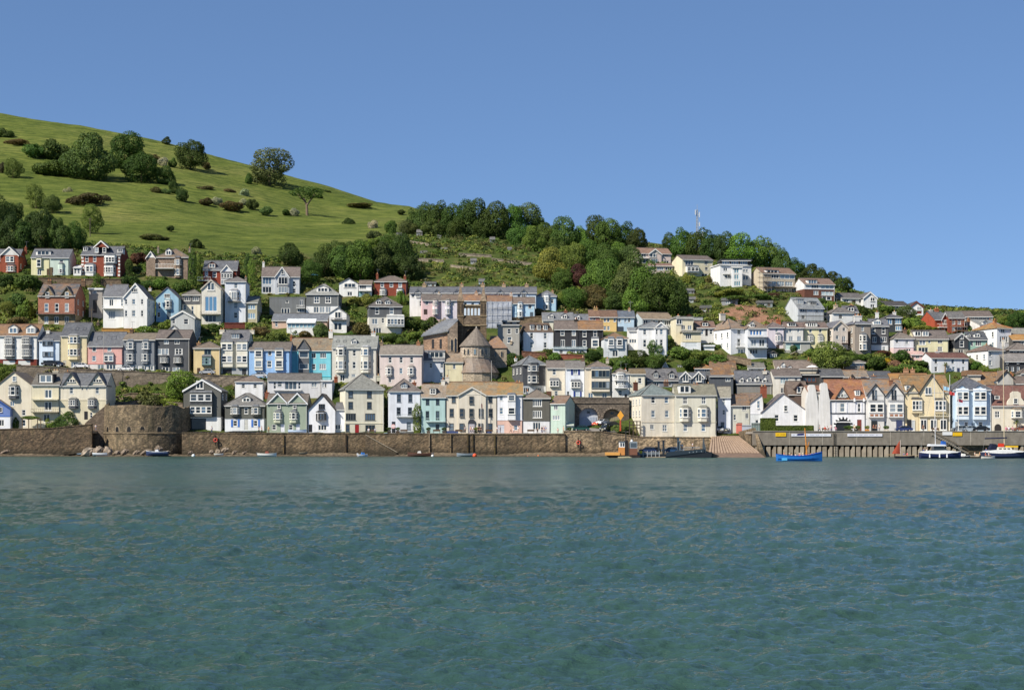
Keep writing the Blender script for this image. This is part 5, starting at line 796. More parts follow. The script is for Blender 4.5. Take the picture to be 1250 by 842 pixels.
def arch_entry(root, M, U, WZ, part, hw, e, D):
 um = U(1029); r_ = 2.35; zc = WZ(520.5); n_ = 15
 for i in range(n_):
  t0, t1 = math.pi*i/n_-.15, math.pi*(i+1)/n_-.15
  t0, t1 = math.pi*i/n_, math.pi*(i+1)/n_; a, b_ = r_-.45, r_+.05
  k = MB(); k.prism([(um+a*math.cos(t0), zc+a*math.sin(t0)), (um+b_*math.cos(t0), zc+b_*math.sin(t0)), (um+b_*math.cos(t1), zc+b_*math.sin(t1)), (um+a*math.cos(t1), zc+a*math.sin(t1))], -.35, -.02, 'y'); part(k, 'arch_block', 'paint', '202124' if i % 2 else 'e8e8e6')
 poly = [(um+(r_-.45)*math.cos(math.pi*i/10), zc+(r_-.45)*math.sin(math.pi*i/10)) for i in range(11)] + [(um-(r_-.45), -.3), (um+(r_-.45), -.3)]
 k = MB(); k.prism(poly, -.14, -.02, 'y'); part(k, 'dark_entrance', 'paint', '22262a')
 k = MB(); k.box(um-r_+.5, um+r_-.5, -.5, -.145, WZ(515.5), WZ(514.3)); part(k, 'entrance_canopy', 'paint', 'd8d8d6')
 for q in range(3):
  xq = [1012, 1043, 1054.5][q]; k = MB(); k.tube((U(xq), -.2, WZ(490)), (U(xq), -.2, WZ(486)), .32, .2, 8); part(k, 'ball_finial', 'paint', 'e6e6e4')
 for yy in (489.5, 504.5):
  k = MB(); k.box(-hw-.04, hw+.04, -.13, -.005, WZ(yy)-.12, WZ(yy)+.12); part(k, 'timber_band', 'timber', '3b3c40')
 for xx in (1014.5, 1020, 1034, 1044, 1052):
  k = MB(); k.box(U(xx)-.1, U(xx)+.1, -.09, -.005, WZ(503.8), WZ(490.2)); part(k, 'timber_post', 'timber', 'c9ccd4')
H('inn', 'white timbered inn with tiled roof, half timbered gablet and black and white arched entrance', 1011, 1056.5, 527.3, 487, 464, 'S', 'e2e2e6', '8a5f4c', D=11, lichen=.5, gables=[gb(1020.5, 1036, 472.5, 484.5, 'dcdad4', '3a3836')], win=[w(480.5, 485, 3, 1024.2, 1027.8, 1031.5), w(491.5, 503, 6.5, 1028.3), w(491.8, 503, 3.6, 1048.7), w(512, 526, 5.5, 1049, st='d', c='7d3c34')], dormers=[dm(1044.5, 1051, 476, 483, 'f', st='x')], extra=arch_entry, cat='inn')
def brick_panels(xa, xb, n_):
 def f(root, M, U, WZ, part, hw, e, D):
  for (a, b_) in ((1060.5, 1077.5), (1084.5, 1101.5)):
   for i in range(3):
    u0 = U(a)+(U(b_)-U(a))*(i+.15)/3; u1 = U(a)+(U(b_)-U(a))*(i+.85)/3
    k = MB(); k.box(u0, u1, -1.04, -.985, WZ(508), WZ(505.5)); part(k, 'brick_panel', 'brick', 'a5765c')
 return f
H('house', 'grey white house with two black edged gables and wide white bay windows', 1057, 1104, 527.3, 481, 463.8, 'S', 'd2d0cc', '71706f', D=10, lichen=.75, gables=[gb(1058, 1079, 468.5, 481.5, 'd6d6d4', '34363a', proud=.3), gb(1082, 1103, 468.5, 481.5, 'd6d6d4', '34363a', proud=.3)], win=[w(476, 487.5, 2.2, 1065.3, 1068.6, 1089, 1092.3, st='g', c='3c3c40'), w(514.5, 526, 6, 1066.5, st='d', c='2a2c2e'), w(514.5, 526, 6, 1080.5, st='d', c='5d6a78'), w(514, 526, 6, 1097, st='d', c='3c4468')],
  bays=[by(1060, 1078, 490, 509.5, (492.8, 503.3), n=2, c='dcdcda', kind='b', d=1.0, rc='8a8c8e'), by(1084, 1102, 490, 509.5, (492.8, 503.3), n=2, c='dcdcda', kind='b', d=1.0, rc='8a8c8e')], extra=brick_panels(0, 0, 0), ch=[(1091, 461, 4.5, .3, '8a6450')], band=(510.5, 'c9ccd2'))
H('hotel', 'yellow hotel with two great black edged gables and white leaded bays', 1104.3, 1160, 527.3, 478, 458.5, 'S', 'ddc893', '7d6a50', D=11, lichen=.6, gables=[gb(1121.5, 1152, 457, 479, 'ddc893', '3a3834', proud=.35), gb(1126-19, 1121, 469.5, 479, 'ddc893', '4a4844', proud=.1)], win=[w(472.5, 481.5, 8, 1132.5, st='c'), w(511.5, 525, 8, 1127, 1139, 1151, st='c'), w(513, 526, 4.5, 1109.5, st='d', c='25262a'), w(512.5, 525.5, 4, 1114.5, st='g', g='b8bcbc')],
  bays=[by(1112.5, 1125, 487, 504, (488.8, 500.5), n=3, c='d9c48e', kind='b', d=.8, rc='4c4c4e'), by(1140, 1154, 487.5, 504.5, (488.8, 501), n=3, c='d9c48e', kind='b', d=.9, rc='4c4c4e')], dormers=[dm(1103.5+2, 1112, 470, 478, 'f', st='s')], bals=[bal(1121, 1159, 507.5, .9, 2.2, 'dcd0a8')], cat='hotel')
H('hotel', 'light blue hotel house with four great white bay windows and slate hip roof', 1163.3, 1210, 527.3, 476, 459.8, 'H', 'a7c6e0', '5b5e66', D=11, rot=0, gables=[gb(1166, 1182, 470, 475.8, 'a7c6e0', None), gb(1187, 1203.5, 470, 475.8, 'a7c6e0', None)], win=[w(514.5, 523, 5, 1168.5, st='c'), w(515, 520.5, 4.5, 1179.5), w(515, 520, 5, 1197), w(516, 526, 4, 1188, st='d', c='5a6c80')],
  bays=[by(1166.5, 1181.5, 476.3, 512, (478.5, 488), (496, 506.3), n=2, c='c9dcec', kind='b', d=1.0, rc='d8e0e8'), by(1187.5, 1203, 476.3, 512, (478.5, 488), (496, 506.3), n=2, c='c9dcec', kind='b', d=1.0, rc='d8e0e8')], cat='hotel')
def dutch(root, M, U, WZ, part, hw, e, D):
 u0, um, u1 = U(1228.5), U(1239.5), U(1251); zt = WZ(477.5); ze = WZ(495)
 poly = [(u0, ze), (u1, ze), (u1-.3, ze+1.2), (u1-1.0, zt-1.6), (um+1.3, zt-.5), (um+.6, zt), (um-.6, zt), (um-1.3, zt-.5), (u0+1.0, zt-1.6), (u0+.3, ze+1.2)]
 k = MB(); k.prism(poly, -.12, .4, 'y'); part(k, 'curved_gable', 'wall', 'd9ceb4')
 put_window(root, M, um, WZ(492.5), 1.15, 1.3, -.22, 's')
 uc = U(1218); r_ = .85; poly = [(uc+r_*math.cos(math.pi*i/8), WZ(521.5)+r_*math.sin(math.pi*i/8)) for i in range(9)] + [(uc-r_, -.2), (uc+r_, -.2)]
 k = MB(); k.prism(poly, -.07, -.004, 'y'); part(k, 'arched_doorway', 'paint', '35302c')
H('house', 'cream house with a curved Dutch gable and brown tiled roof at the far right', 1210.5, 1268, 527.3, 494.5, 471, 'S', 'd9ceb4', '75534a', D=10, win=[w(501.5, 509.8, 6.5, 1217.3, st='x'), w(483, 487, 6, 1217)], bays=[by(1234, 1249, 499, 510.5, (501.8, 509.5), n=1, c='d6cbb0', rc='7a6a5c', d=.8)], extra=dutch, sky=[(1217, 484, 6, 1.4)])
# ================================================================ church
def church():
 Y = 440.0; s = Y/F; base = 462; st = 'a08c78'; pale = 'c0b2a2'
 O = P(580, base, Y); root = empty('church', O, 0, 'stone church with two pinnacled turrets, open belfry arcade and a round apse', 'church')
 X = lambda px: (px-580)*s
 def Z(py, v=0): return CH+(HY-py)*(Y+v)/F-O.z
 def part(mb, nm, m, c, p=None, **k): return build(mb, nm, m, p or root, c, **k)
 def ngon(n_, r, z, cx=0, cy=0, ph=0): return [(cx+r*math.cos(2*math.pi*i/n_+ph), cy+r*math.sin(2*math.pi*i/n_+ph), z) for i in range(n_)]
 # apse: drum, conical roof, ring aisle
 ra = 18.5*s; cx, cy = 0.0, 2.0
 k = MB(); k.loft([ngon(16, ra, -4, cx, cy, .2), ngon(16, ra, Z(422.5), cx, cy, .2)]); part(k, 'apse_wall', 'stone', pale)
 k = MB(); k.loft([ngon(16, ra+.35, Z(423), cx, cy, .2), ngon(16, ra+.35, Z(422), cx, cy, .2), ngon(16, .12, Z(399), cx+.3, cy, .2)]); ar = part(k, 'apse_roof', 'slate', '7a7066')
 k = MB(); k.loft([ngon(8, .25, Z(400.5), cx+.3, cy), ngon(8, .1, Z(397.5), cx+.3, cy)]); part(k, 'finial', 'stone', 'b9b5ac', ar)
 k = MB(); k.loft([ngon(16, ra+.12, Z(436.5), cx, cy, .2), ngon(16, ra+.12, Z(435.3), cx, cy, .2)]); part(k, 'string_course', 'stone', 'c0b09a')
 for px in (567.5, 572, 580, 588.5, 593):
  u = X(px); v = cy-math.sqrt(max(.2, (ra*.985)**2-u*u)); an = math.asin(max(-1, min(1, u/ra)))
  k = MB(); hw = .42; z0, z1 = Z(433.5), Z(425)
  k.prism([(-hw, z0), (hw, z0), (hw, z1-.4), (0, z1), (-hw, z1-.4)], -.10, .1, 'y')
  fr_ = part(k, 'lancet_surround', 'stone', 'c9bba4', M=Matrix.Translation((u, v, 0)) @ Matrix.Rotation(an, 4, 'Z'))
  k = MB(); hw = .26; k.prism([(-hw, z0+.15), (hw, z0+.15), (hw, z1-.55), (0, z1-.2), (-hw, z1-.55)], -.13, -.104, 'y'); build(k, 'pane', 'glass', fr_, '2c3036' if px != 580 else '6f8390')
 rb = ra+1.5
 k = MB(); k.loft([ngon(16, rb, -4, cx+.8, cy, .2), ngon(16, rb, Z(455), cx+.8, cy, .2)]); part(k, 'aisle_wall', 'stone', 'b4a692')
 k = MB(); k.loft([ngon(16, rb+.3, Z(455.6), cx+.8, cy, .2), ngon(16, rb+.3, Z(455), cx+.8, cy, .2), ngon(16, ra+.05, Z(438), cx, cy, .2)]); part(k, 'aisle_roof', 'slate', '80746a', lichen=.2)
 # turrets with pinnacles
 for px, top in ((561.5, 350.5), (589.5, 353)):
  v = 7.0; u = (px-580)*(Y+v)/F; hw = 3.7*s
  t = MB(); t.box(u-hw, u+hw, v-hw, v+hw, -4, Z(368, v)); to = part(t, 'turret', 'stone', '7a6a56')
  for yy in (367.5, 386, 397, 430):
   k = MB(); k.box(u-hw-.16, u+hw+.16, v-hw-.16, v+hw+.16, Z(yy+.8, v), Z(yy-.4, v)); build(k, 'moulding', 'stone', to, 'a08e74')
  k = MB(); k.loft([[(u-hw*.95, v-hw*.95, Z(367, v)), (u+hw*.95, v-hw*.95, Z(367, v)), (u+hw*.95, v+hw*.95, Z(367, v)), (u-hw*.95, v+hw*.95, Z(367, v))], [(u-.17, v-.17, Z(top-1.5, v)), (u+.17, v-.17, Z(top-1.5, v)), (u+.17, v+.17, Z(top-1.5, v)), (u-.17, v+.17, Z(top-1.5, v))]]); build(k, 'pinnacle', 'stone', to, '9c8a76')
  for q in (-.45, .45):
   k = MB(); k.box(u+q-.16, u+q+.16, v-hw-.05, v-hw-.002, Z(383, v), Z(371, v)); build(k, 'belfry_slit', 'paint', to, '3c342c')
 # arcade wall between the turrets
 v = 7.2; S2 = (Y+v)/F; xa, xb = (565-580)*S2, (586-580)*S2
 op = [(xa+(xb-xa)*(i+.18)/5, xa+(xb-xa)*(i+.82)/5, Z(385, v), Z(376, v)) for i in range(5)]
 for vv in (v-.35, v+.35):
  k = MB(); k.holed(xa, xb, Z(399, v), Z(373.5, v), op, vv, .70 if vv < v else .001)
  part(k, 'arcade_wall', 'stone', '7d6d58')
 for a, b_, z0, z1 in op:      # arched heads
  um = (a+b_)/2; r_ = (b_-a)/2; k = MB()
  poly = [(a, z1+.02), (a, z1-r_)] + [(um-r_*math.cos(math.pi*i/6), z1-r_+r_*math.sin(math.pi*i/6)) for i in range(1, 6)] + [(b_, z1-r_), (b_, z1+.02)]
  k.prism(poly, v-.33, v+.33, 'y'); part(k, 'arch_head', 'stone', 'ae9c82')
 k = MB(); k.box(xa, xb, v-.6, v+.6, Z(373.6, v), Z(372, v)); part(k, 'parapet_coping', 'stone', 'b4a284')
 k = MB(); k.prism([(xa, Z(396, v)), (xb, Z(396, v)), (xb, Z(390.5, v)), (xb-.9, Z(386.5, v)), (xa+.9, Z(386.5, v)), (xa, Z(390.5, v))], v-.9, v-.36, 'y'); part(k, 'blind_panel', 'stone', '7d6e5e')
 k = MB(); k.box(xa, xb, v-1.0, v-.3, Z(398, v), Z(396.6, v)); part(k, 'string_course', 'stone', 'b4a284')
 # great blind arch behind the cone
 um = (xa+xb)/2; r_ = (xb-xa)/2-.1; poly = [(xa, -4), (xa, Z(398.2, v)), (xb, Z(398.2, v)), (xb, -4), (um+r_*.92, -4)] + [(um+r_*.92*math.cos(math.pi*i/10), Z(415, v)+r_*1.25*math.sin(math.pi*i/10)) for i in range(0, 11)] + [(um-r_*.92, -4)]
 k = MB(); i0 = len(k.v)
 outer = [(xa, -4), (xa, Z(398.2, v)), (xb, Z(398.2, v)), (xb, -4)]
 arc = [(um-r_*.9*math.cos(math.pi*i/12), Z(414, v)+r_*1.25*math.sin(math.pi*i/12)) for i in range(13)]
 pts = [(um-r_*.9, -4)] + arc + [(um+r_*.9, -4)]
 for a, b_ in zip(pts, pts[1:]):
  zt = Z(398.2, v); k.face((a[0], v-.3, a[1]), (b_[0], v-.3, b_[1]), (b_[0], v-.3, zt), (a[0], v-.3, zt)); k.face((a[0], v-.3, a[1]), (a[0], v+1.2, a[1]), (b_[0], v+1.2, b_[1]), (b_[0], v-.3, b_[1]))
 k.face((xa, v-.3, -4), (um-r_*.9, v-.3, -4), (um-r_*.9, v-.3, Z(398.2, v)), (xa, v-.3, Z(398.2, v))); k.face((um+r_*.9, v-.3, -4), (xb, v-.3, -4), (xb, v-.3, Z(398.2, v)), (um+r_*.9, v-.3, Z(398.2, v)))
 part(k, 'great_arch', 'stone', '7d6c58')
 k = MB(); k.box(xa, xb, v+1.2, v+1.6, -4, Z(399, v)); part(k, 'arch_back_wall', 'stone', '6e665c')
 # nave to the left with its long slate roof, and east wall with lancets
 def quad_roof(pts, nm, c, th=.25, **kk):
  k = MB(); k.loft([pts, [(x, y, z+th) for x, y, z in pts]]); return part(k, nm, 'slate', c, **kk)
 a0 = (X(517), 3.0, Z(410.5, 3)); a1 = (X(546.5), 1.0, Z(407, 1)); b1 = (X(559), 8.0, Z(392, 8)*1.0); b0 = (X(534), 12.0, Z(392.5, 12)+.4)
 nx0, nx1 = X(516.5), X(546)
 k = MB(); k.prism([(nx0, -4), (nx1, -4), (nx1, Z(405.5, 1.5)), (nx0, Z(410.5, 1.5))], 1.5, 1.9, 'y'); nv = part(k, 'nave_wall', 'stone', 'bd9c82')
 k = MB(); k.prism([(nx1+.02, -4), (X(558.3), -4), (X(558.3), Z(392.5, 1)), (nx1+.02, Z(402.5, 1))], 1.2, 2.4, 'y'); part(k, 'transept_wall', 'stone', '9a8a7a')
 quad_roof([(nx0-.6, .9, Z(411.2, 1)), (nx1+.1, .9, Z(405.2, 1)), (X(559), 2.6, Z(391, 2.6)), (X(559)-.4, 9.0, Z(390, 9)), (X(541), 9.0, Z(390.5, 9)), (nx0-.4, 6, Z(408, 6))], 'nave_roof', '74777c')
 for i in range(9):
  t = i/8; k = MB(); x0 = nx0+(X(541)-nx0)*t; z0 = Z(408.5-18*t, 7); k.box(x0-.32, x0+.32, 6.8+2*t, 7.3+2*t, z0-.3, z0+.75); part(k, 'crenel', 'stone', 'a89c88')
 for px, y0, y1 in ((551.5, 413, 428), (556, 411.5, 430)):
  u = X(px); k = MB(); hw = .36; z0, z1 = Z(y1, 1), Z(y0, 1); k.prism([(u-hw-.12, z0), (u+hw+.12, z0), (u+hw+.12, z1-.5), (u, z1+.15), (u-hw-.12, z1-.5)], 1.05, 1.19, 'y'); f_ = part(k, 'lancet_surround', 'stone', 'b8a68e')
  k = MB(); k.prism([(u-hw+.08, z0+.1), (u+hw-.08, z0+.1), (u+hw-.08, z1-.6), (u, z1-.15), (u-hw+.08, z1-.6)], 1.0, 1.046, 'y'); build(k, 'pane', 'glass', f_, '20242a')
 for px in (528, 537.5):
  u = X(px); k = MB(); k.box(u-.28, u+.28, 1.42, 1.496, Z(425, 1.5), Z(414, 1.5)); build(k, 'pane', 'glass', nv, '3c3630')
 # vestry to the right
 ux0, ux1 = X(596), X(618.5); v = 5.0; S3 = 1+v/Y
 k = MB(); k.box(ux0, ux1, v, v+8, -5, Z(424.5, v)); vs = part(k, 'vestry_wall', 'stone', 'aea08e')
 k = MB(); zt = Z(410, v+4); z0 = Z(424.8, v); k.loft([[(ux0-.3, v-.3, z0), (ux1+.3, v-.3, z0), (ux1+.3, v+8.3, z0), (ux0-.3, v+8.3, z0)], [(ux0+.5, v+3.6, zt), (ux0+2.4, v+3.6, zt), (ux0+2.4, v+4.4, zt), (ux0+.5, v+4.4, zt)]]); part(k, 'vestry_roof', 'slate', '8b7262', lichen=.45)
 for px, y0, y1 in ((604.5, 428, 436), (612, 428, 436), (611, 449, 459)):
  u = X(px)*S3; k = MB(); k.prism([(u-.4, Z(y1, v)), (u+.4, Z(y1, v)), (u+.4, Z(y0+2, v)), (u, Z(y0, v)), (u-.4, Z(y0+2, v))], v-.12, v-.003, 'y'); f_ = build(k, 'lancet_surround', 'stone', vs, 'bfae98')
  k = MB(); k.prism([(u-.24, Z(y1-.6, v)), (u+.24, Z(y1-.6, v)), (u+.24, Z(y0+2.2, v)), (u, Z(y0+.8, v)), (u-.24, Z(y0+2.2, v))], v-.17, v-.124, 'y'); part(k, 'pane', 'glass', '2a2e33')
 k = MB(); k.box(ux0+.05, ux1+.15, v-.12, v-.004, Z(441, v), Z(439.8, v)); build(k, 'string_course', 'stone', vs, 'b8a890')
 FOOT.append((O.x, Y, 9, 18, 0)); FOOT.append((O.x-8, Y, 7, 14, 0)); FOOT.append((O.x+8, Y, 5, 14, 0))
church()
H('house', 'grey rendered building with a flat black penthouse beside the church', 607.5, 634, 431, 397, 396, 'T', 'a8a49a', '6a6a6a', D=8, Y=450, win=[w(401, 407.5, 5, 621.5), w(411, 419, 6, 622), w(401, 407, 4, 631)], ch=[(624, 414, 2.6, .02, 'b8a890')])
H('penthouse', 'flat black penthouse box above the grey rendered building', 614, 634, 397, 392.2, 391.5, 'T', '3a3c40', '45474a', D=6, Y=452, found=.0, win=[w(393.5, 396.5, 5, 620, 628, st='h')], cat='penthouse')
# ================================================================ walls and viaduct
def wall_thing(name, label, pts, thick, c, mt='stone', cat='wall', step=1.2, rough=.10, coping=None):
 """a free-standing wall: pts are (px, top, bottom, Y); its face is slightly uneven, stone by stone"""
 a = P(pts[0][0], pts[0][2], pts[0][3]); root = empty(name, a, 0, label, cat); rg = np.random.default_rng(len(label))
 pos = []
 for p, q in zip(pts, pts[1:]):
  A0, A1, B0, B1 = P(p[0], p[2], p[3]), P(p[0], p[1], p[3]), P(q[0], q[2], q[3]), P(q[0], q[1], q[3]); n_ = max(1, int((B0-A0).length/step))
  for i in range(n_): t = i/n_; pos.append((A0.lerp(B0, t), A1.lerp(B1, t)))
 pos.append((P(pts[-1][0], pts[-1][2], pts[-1][3]), P(pts[-1][0], pts[-1][1], pts[-1][3])))
 h = max((b_-a_).length for a_, b_ in pos); nz = max(1, int(h/step)); k = MB(); G = []
 for a_, b_ in pos:
  colm = []
  for j in range(nz+1):
   p = a_.lerp(b_, j/nz); p = p - a; p.y += (rg.random()-.5)*2*rough*(0 if j == nz else 1); colm.append(p)
  G.append(colm)
 for i in range(len(G)-1):
  for j in range(nz): k.face(G[i][j], G[i+1][j], G[i+1][j+1], G[i][j+1])
  T = Vector((0, thick, 0)); k.face(G[i][nz], G[i+1][nz], G[i+1][nz]+T, G[i][nz]+T); k.face(G[i][nz]+T, G[i+1][nz]+T, G[i+1][0]+T, G[i][0]+T)
 for e in (0, -1): k.face(G[e][0], G[e][nz], G[e][nz]+Vector((0, thick, 0)), G[e][0]+Vector((0, thick, 0)))
 build(k, 'stone_face', mt, root, c)
 k = MB()
 for i in range(len(G)-1):
  p, q = G[i][nz], G[i+1][nz]
  k.loft([[p+Vector((0, -.14, -.02)), p+Vector((0, thick+.1, -.02)), p+Vector((0, thick+.1, .18)), p+Vector((0, -.14, .18))], [q+Vector((0, -.14, -.02)), q+Vector((0, thick+.1, -.02)), q+Vector((0, thick+.1, .18)), q+Vector((0, -.14, .18))]])
 build(k, 'coping', mt, root, coping or c); return root
wall_thing('retaining_wall', 'long high stone retaining wall under the road of coloured houses on the steep bank', [(20, 446, 486, 428.5), (75, 449, 486, 428.6), (107, 451, 484, 428.8), (150, 453, 484, 429), (232, 457, 484, 429.2), (312, 460, 482, 429.4)], .8, '857a6c')
wall_thing('garden_wall', 'stone garden wall above the round fort', [(125, 493, 506, 419), (165, 490, 505, 420), (223, 492, 512, 420)], .6, '84786a')
wall_thing('garden_wall', 'brown sunlit garden wall behind the round fort', [(120, 489, 500, 423), (160, 480, 494, 424), (222, 482, 500, 424)], .6, '8c7c66')
wall_thing('retaining_wall', 'stone wall on the slope below the top brick villas', [(40, 339, 349, 489), (95, 341, 352, 489), (150, 341, 350, 489)], .6, '7a6a58')
wall_thing('garden_wall', 'red brick terrace wall below the black house pair', [(684, 432.5, 440, 446), (715, 434, 440, 446)], .5, '8a5646', 'brick')
wall_thing('retaining_wall', 'brick and stone wall under the mansard block', [(637, 429, 436, 447), (668, 431, 437, 447)], .5, '84604e')
wall_thing('garden_wall', 'stone wall behind the powder blue terrace house', [(622, 388.5, 397, 468), (664, 386, 397, 468)], .5, '7c6c58')
wall_thing('retaining_wall', 'tall stone wall beneath the slate and cream house on stilts', [(420, 399, 410, 463.5), (447, 398, 410, 463.5)], .5, '7a6454')
wall_thing('retaining_wall', 'curved rubble bank wall below the huge white villa', [(888, 433, 441, 444), (905, 437, 444, 443), (917, 439, 448, 442)], .5, '8a7a66')
wall_thing('garden_wall', 'ochre timber fence above the salmon pink house', [(124, 401, 407, 457), (152, 401.5, 407, 457), (173, 401.5, 407, 457)], .15, 'b08548', 'timber', 'fence', rough=.01)
wall_thing('garden_wall', 'dark red timber fence below the tall tower house', [(274, 394.5, 401, 457), (299, 394.5, 401, 457)], .15, '6a3a30', 'timber', 'fence', rough=.01)
wall_thing('river_wall', 'light rubble river wall beneath the big cream corner house', [(688, 526.5, 562, 406.5), (735, 527, 562, 406.8), (783, 533.5, 562, 408.2), (874, 534, 562, 408.6)], 2.0, 'b8a58c', 'tidal', step=.6, rough=.05)
def viaduct():
 Y = 418.0; s = Y/F; x0, x1 = 692.5, 768; O = P(x0, 526, Y); root = empty('viaduct', O, 0, 'dark stone road viaduct with arched garages beneath it', 'viaduct')
 X = lambda px: (px-x0)*s
 Z = lambda py: (526-py)*s
 arches = [(718.5, 11.5, 497.5), (747.5, 11, 499)]; zt = Z(485.8)
 pts = [(0, -2)]; k = MB(); W = X(x1)
 xs = [0.0]
 tops = []
 cur = 0.0
 def col_strip(a, b_, za, zb): k.face((a, 0, za), (b_, 0, zb), (b_, 0, zt), (a, 0, zt))
 for c_, r_, ay in arches:
  a, b_ = X(c_-r_), X(c_+r_); col_strip(cur, a, -2, -2); R_ = (b_-a)/2; um = (a+b_)/2; zc = Z(ay)-R_*.95; n_ = 12; pr = None
  for i in range(n_+1):
   t = math.pi*i/n_; q = (um-R_*math.cos(t), zc+R_*.95*math.sin(t))
   if pr:
    col_strip(pr[0], q[0], pr[1], q[1]); k.face((pr[0], 0, pr[1]), (pr[0], 2.5, pr[1]), (q[0], 2.5, q[1]), (q[0], 0, q[1]))
   pr = q
  for e in (a, b_): k.face((e, 0, -2), (e, 2.5, -2), (e, 2.5, zc), (e, 0, zc))
  cur = b_
  for i in range(n_):
   t0, t1 = math.pi*(i+.06)/n_, math.pi*(i+.94)/n_; v_ = MB(); ra_, rb_ = R_+.02, R_+.55
   v_.prism([(um-ra_*math.cos(t0), zc+ra_*.95*math.sin(t0)), (um-rb_*math.cos(t0), zc+rb_*.95*math.sin(t0)), (um-rb_*math.cos(t1), zc+rb_*.95*math.sin(t1)), (um-ra_*math.cos(t1), zc+ra_*.95*math.sin(t1))], -.10, .05, 'y'); build(v_, 'voussoir', 'stone', root, '857a6e')
  poly = [(um-R_*math.cos(math.pi*i/12), zc+R_*.95*math.sin(math.pi*i/12)) for i in range(13)] + [(b_, -1), (a, -1)]
  f_ = MB(); f_.prism(poly, 1.2, 1.4, 'y'); inf = build(f_, 'arch_infill', 'wall', root, 'b4bcca' if c_ < 730 else '8f7a64')
  d_ = MB(); nx = 6
  for i in range(nx): d_.box(um-R_*.86+i*R_*1.72/nx, um-R_*.86+(i+1)*R_*1.72/nx-.04, 1.1, 1.19, -.5, zc-.1)
  build(d_, 'garage_door', 'paint', inf, 'a2acbc' if c_ < 730 else '8c8468')
  w_ = MB(); w_.box(um-.35, um+.35, 1.12, 1.19, zc+R_*.35, zc+R_*.35+.6); build(w_, 'window', 'glass', inf, '2a2c30')
 col_strip(cur, W, -2, -2); k.face((0, 0, zt), (W, 0, zt), (W, 2.6, zt), (0, 2.6, zt)); k.face((0, 0, -2), (0, 0, zt), (0, 2.6, zt), (0, 2.6, -2)); k.face((0, 2.6, -2), (W, 2.6, -2), (W, 2.6, zt), (0, 2.6, zt))
 build(k, 'arcade_wall', 'stone', root, '6e655c')
 k = MB(); k.box(-.1, W, -.22, .3, zt-1.3, zt-1.05); build(k, 'string_course', 'stone', root, '857a6e')
 k = MB(); k.box(-.1, W, -.12, .35, zt+.004, zt+.22); build(k, 'coping', 'stone', root, '837a70')
viaduct()
def fort():
 Y = 404.5; c = P(170, 545, Y); root = empty('fort', (c.x, c.y+9, c.z), 0, 'round ruined stone fort with small gun ports standing on the rocks', 'fort')
 k = MB(); rg = np.random.default_rng(5); n_ = 64; rings = []; Rx, Ry = 10.7, 9.2; zt = (545-494.5)*Y/F
 for j in range(10):
  z = -4+(zt+4)*j/9; rr = 1.03-.03*j/9; rings.append([((Rx*rr+(rg.random()-.5)*.18)*math.cos(2*math.pi*i/n_), (Ry*rr+(rg.random()-.5)*.18)*math.sin(2*math.pi*i/n_), z+(rg.uniform(-.5, .15)+.35*math.sin(i*.7) if j == 9 else 0)) for i in range(n_)])
 k.loft(rings); build(k, 'drum_wall', 'tidal', root, '8c7d68')
 k = MB(); k.loft([[(1.015*Rx*math.cos(2*math.pi*i/n_), 1.015*Ry*math.sin(2*math.pi*i/n_), 3.7) for i in range(n_)], [(1.03*Rx*math.cos(2*math.pi*i/n_), 1.03*Ry*math.sin(2*math.pi*i/n_), 3.2) for i in range(n_)]]); build(k, 'ledge', 'stone', root, '7a6c58')
 for px in (127.5, 142, 157.5, 174, 193.5):
  x = (px-170)*Y/F; y = -Ry*math.sqrt(max(.05, 1-(x/Rx)**2)); an = math.atan2(x/Rx**2, -y/Ry**2); hw = .48; z0, z1 = (545-528)*Y/F, (545-520.8)*Y/F
  M = Matrix.Translation((x, y, 0)) @ Matrix.Rotation(an, 4, 'Z')
  k = MB(); k.prism([(-hw-.25, z0-.2), (hw+.25, z0-.2), (hw+.25, z1-.3), (hw*.7, z1+.25), (-hw*.7, z1+.25), (-hw-.25, z1-.3)], -.12, .5, 'y'); g_ = build(k, 'gun_port', 'stone', root, '9c8c76', M)
  k = MB(); k.prism([(-hw, z0), (hw, z0), (hw, z1-.4), (hw*.6, z1), (-hw*.6, z1), (-hw, z1-.4)], -.16, -.125, 'y'); build(k, 'opening', 'paint', g_, '1c1a18')
 # angled left flank and the plain ruined wing
 k = MB(); k.prism([(-15.0, -4), (-11, -4), (-9, 10.9), (-12, 8.5), (-15.0, 5.8)], -3.0, -1.8, 'y'); build(k, 'flank_wall', 'stone', root, '74675a')
 k = MB()
 for i in range(5): k.box(-14.8+.5*i, -11.5, -3.4-.02*i, -3.0, -1+i*.6, -.4+i*.6)
 build(k, 'rock_step', 'stone', root, '8a7a64')
 FOOT.append((c.x, c.y, 12, 18, 0))
fort()
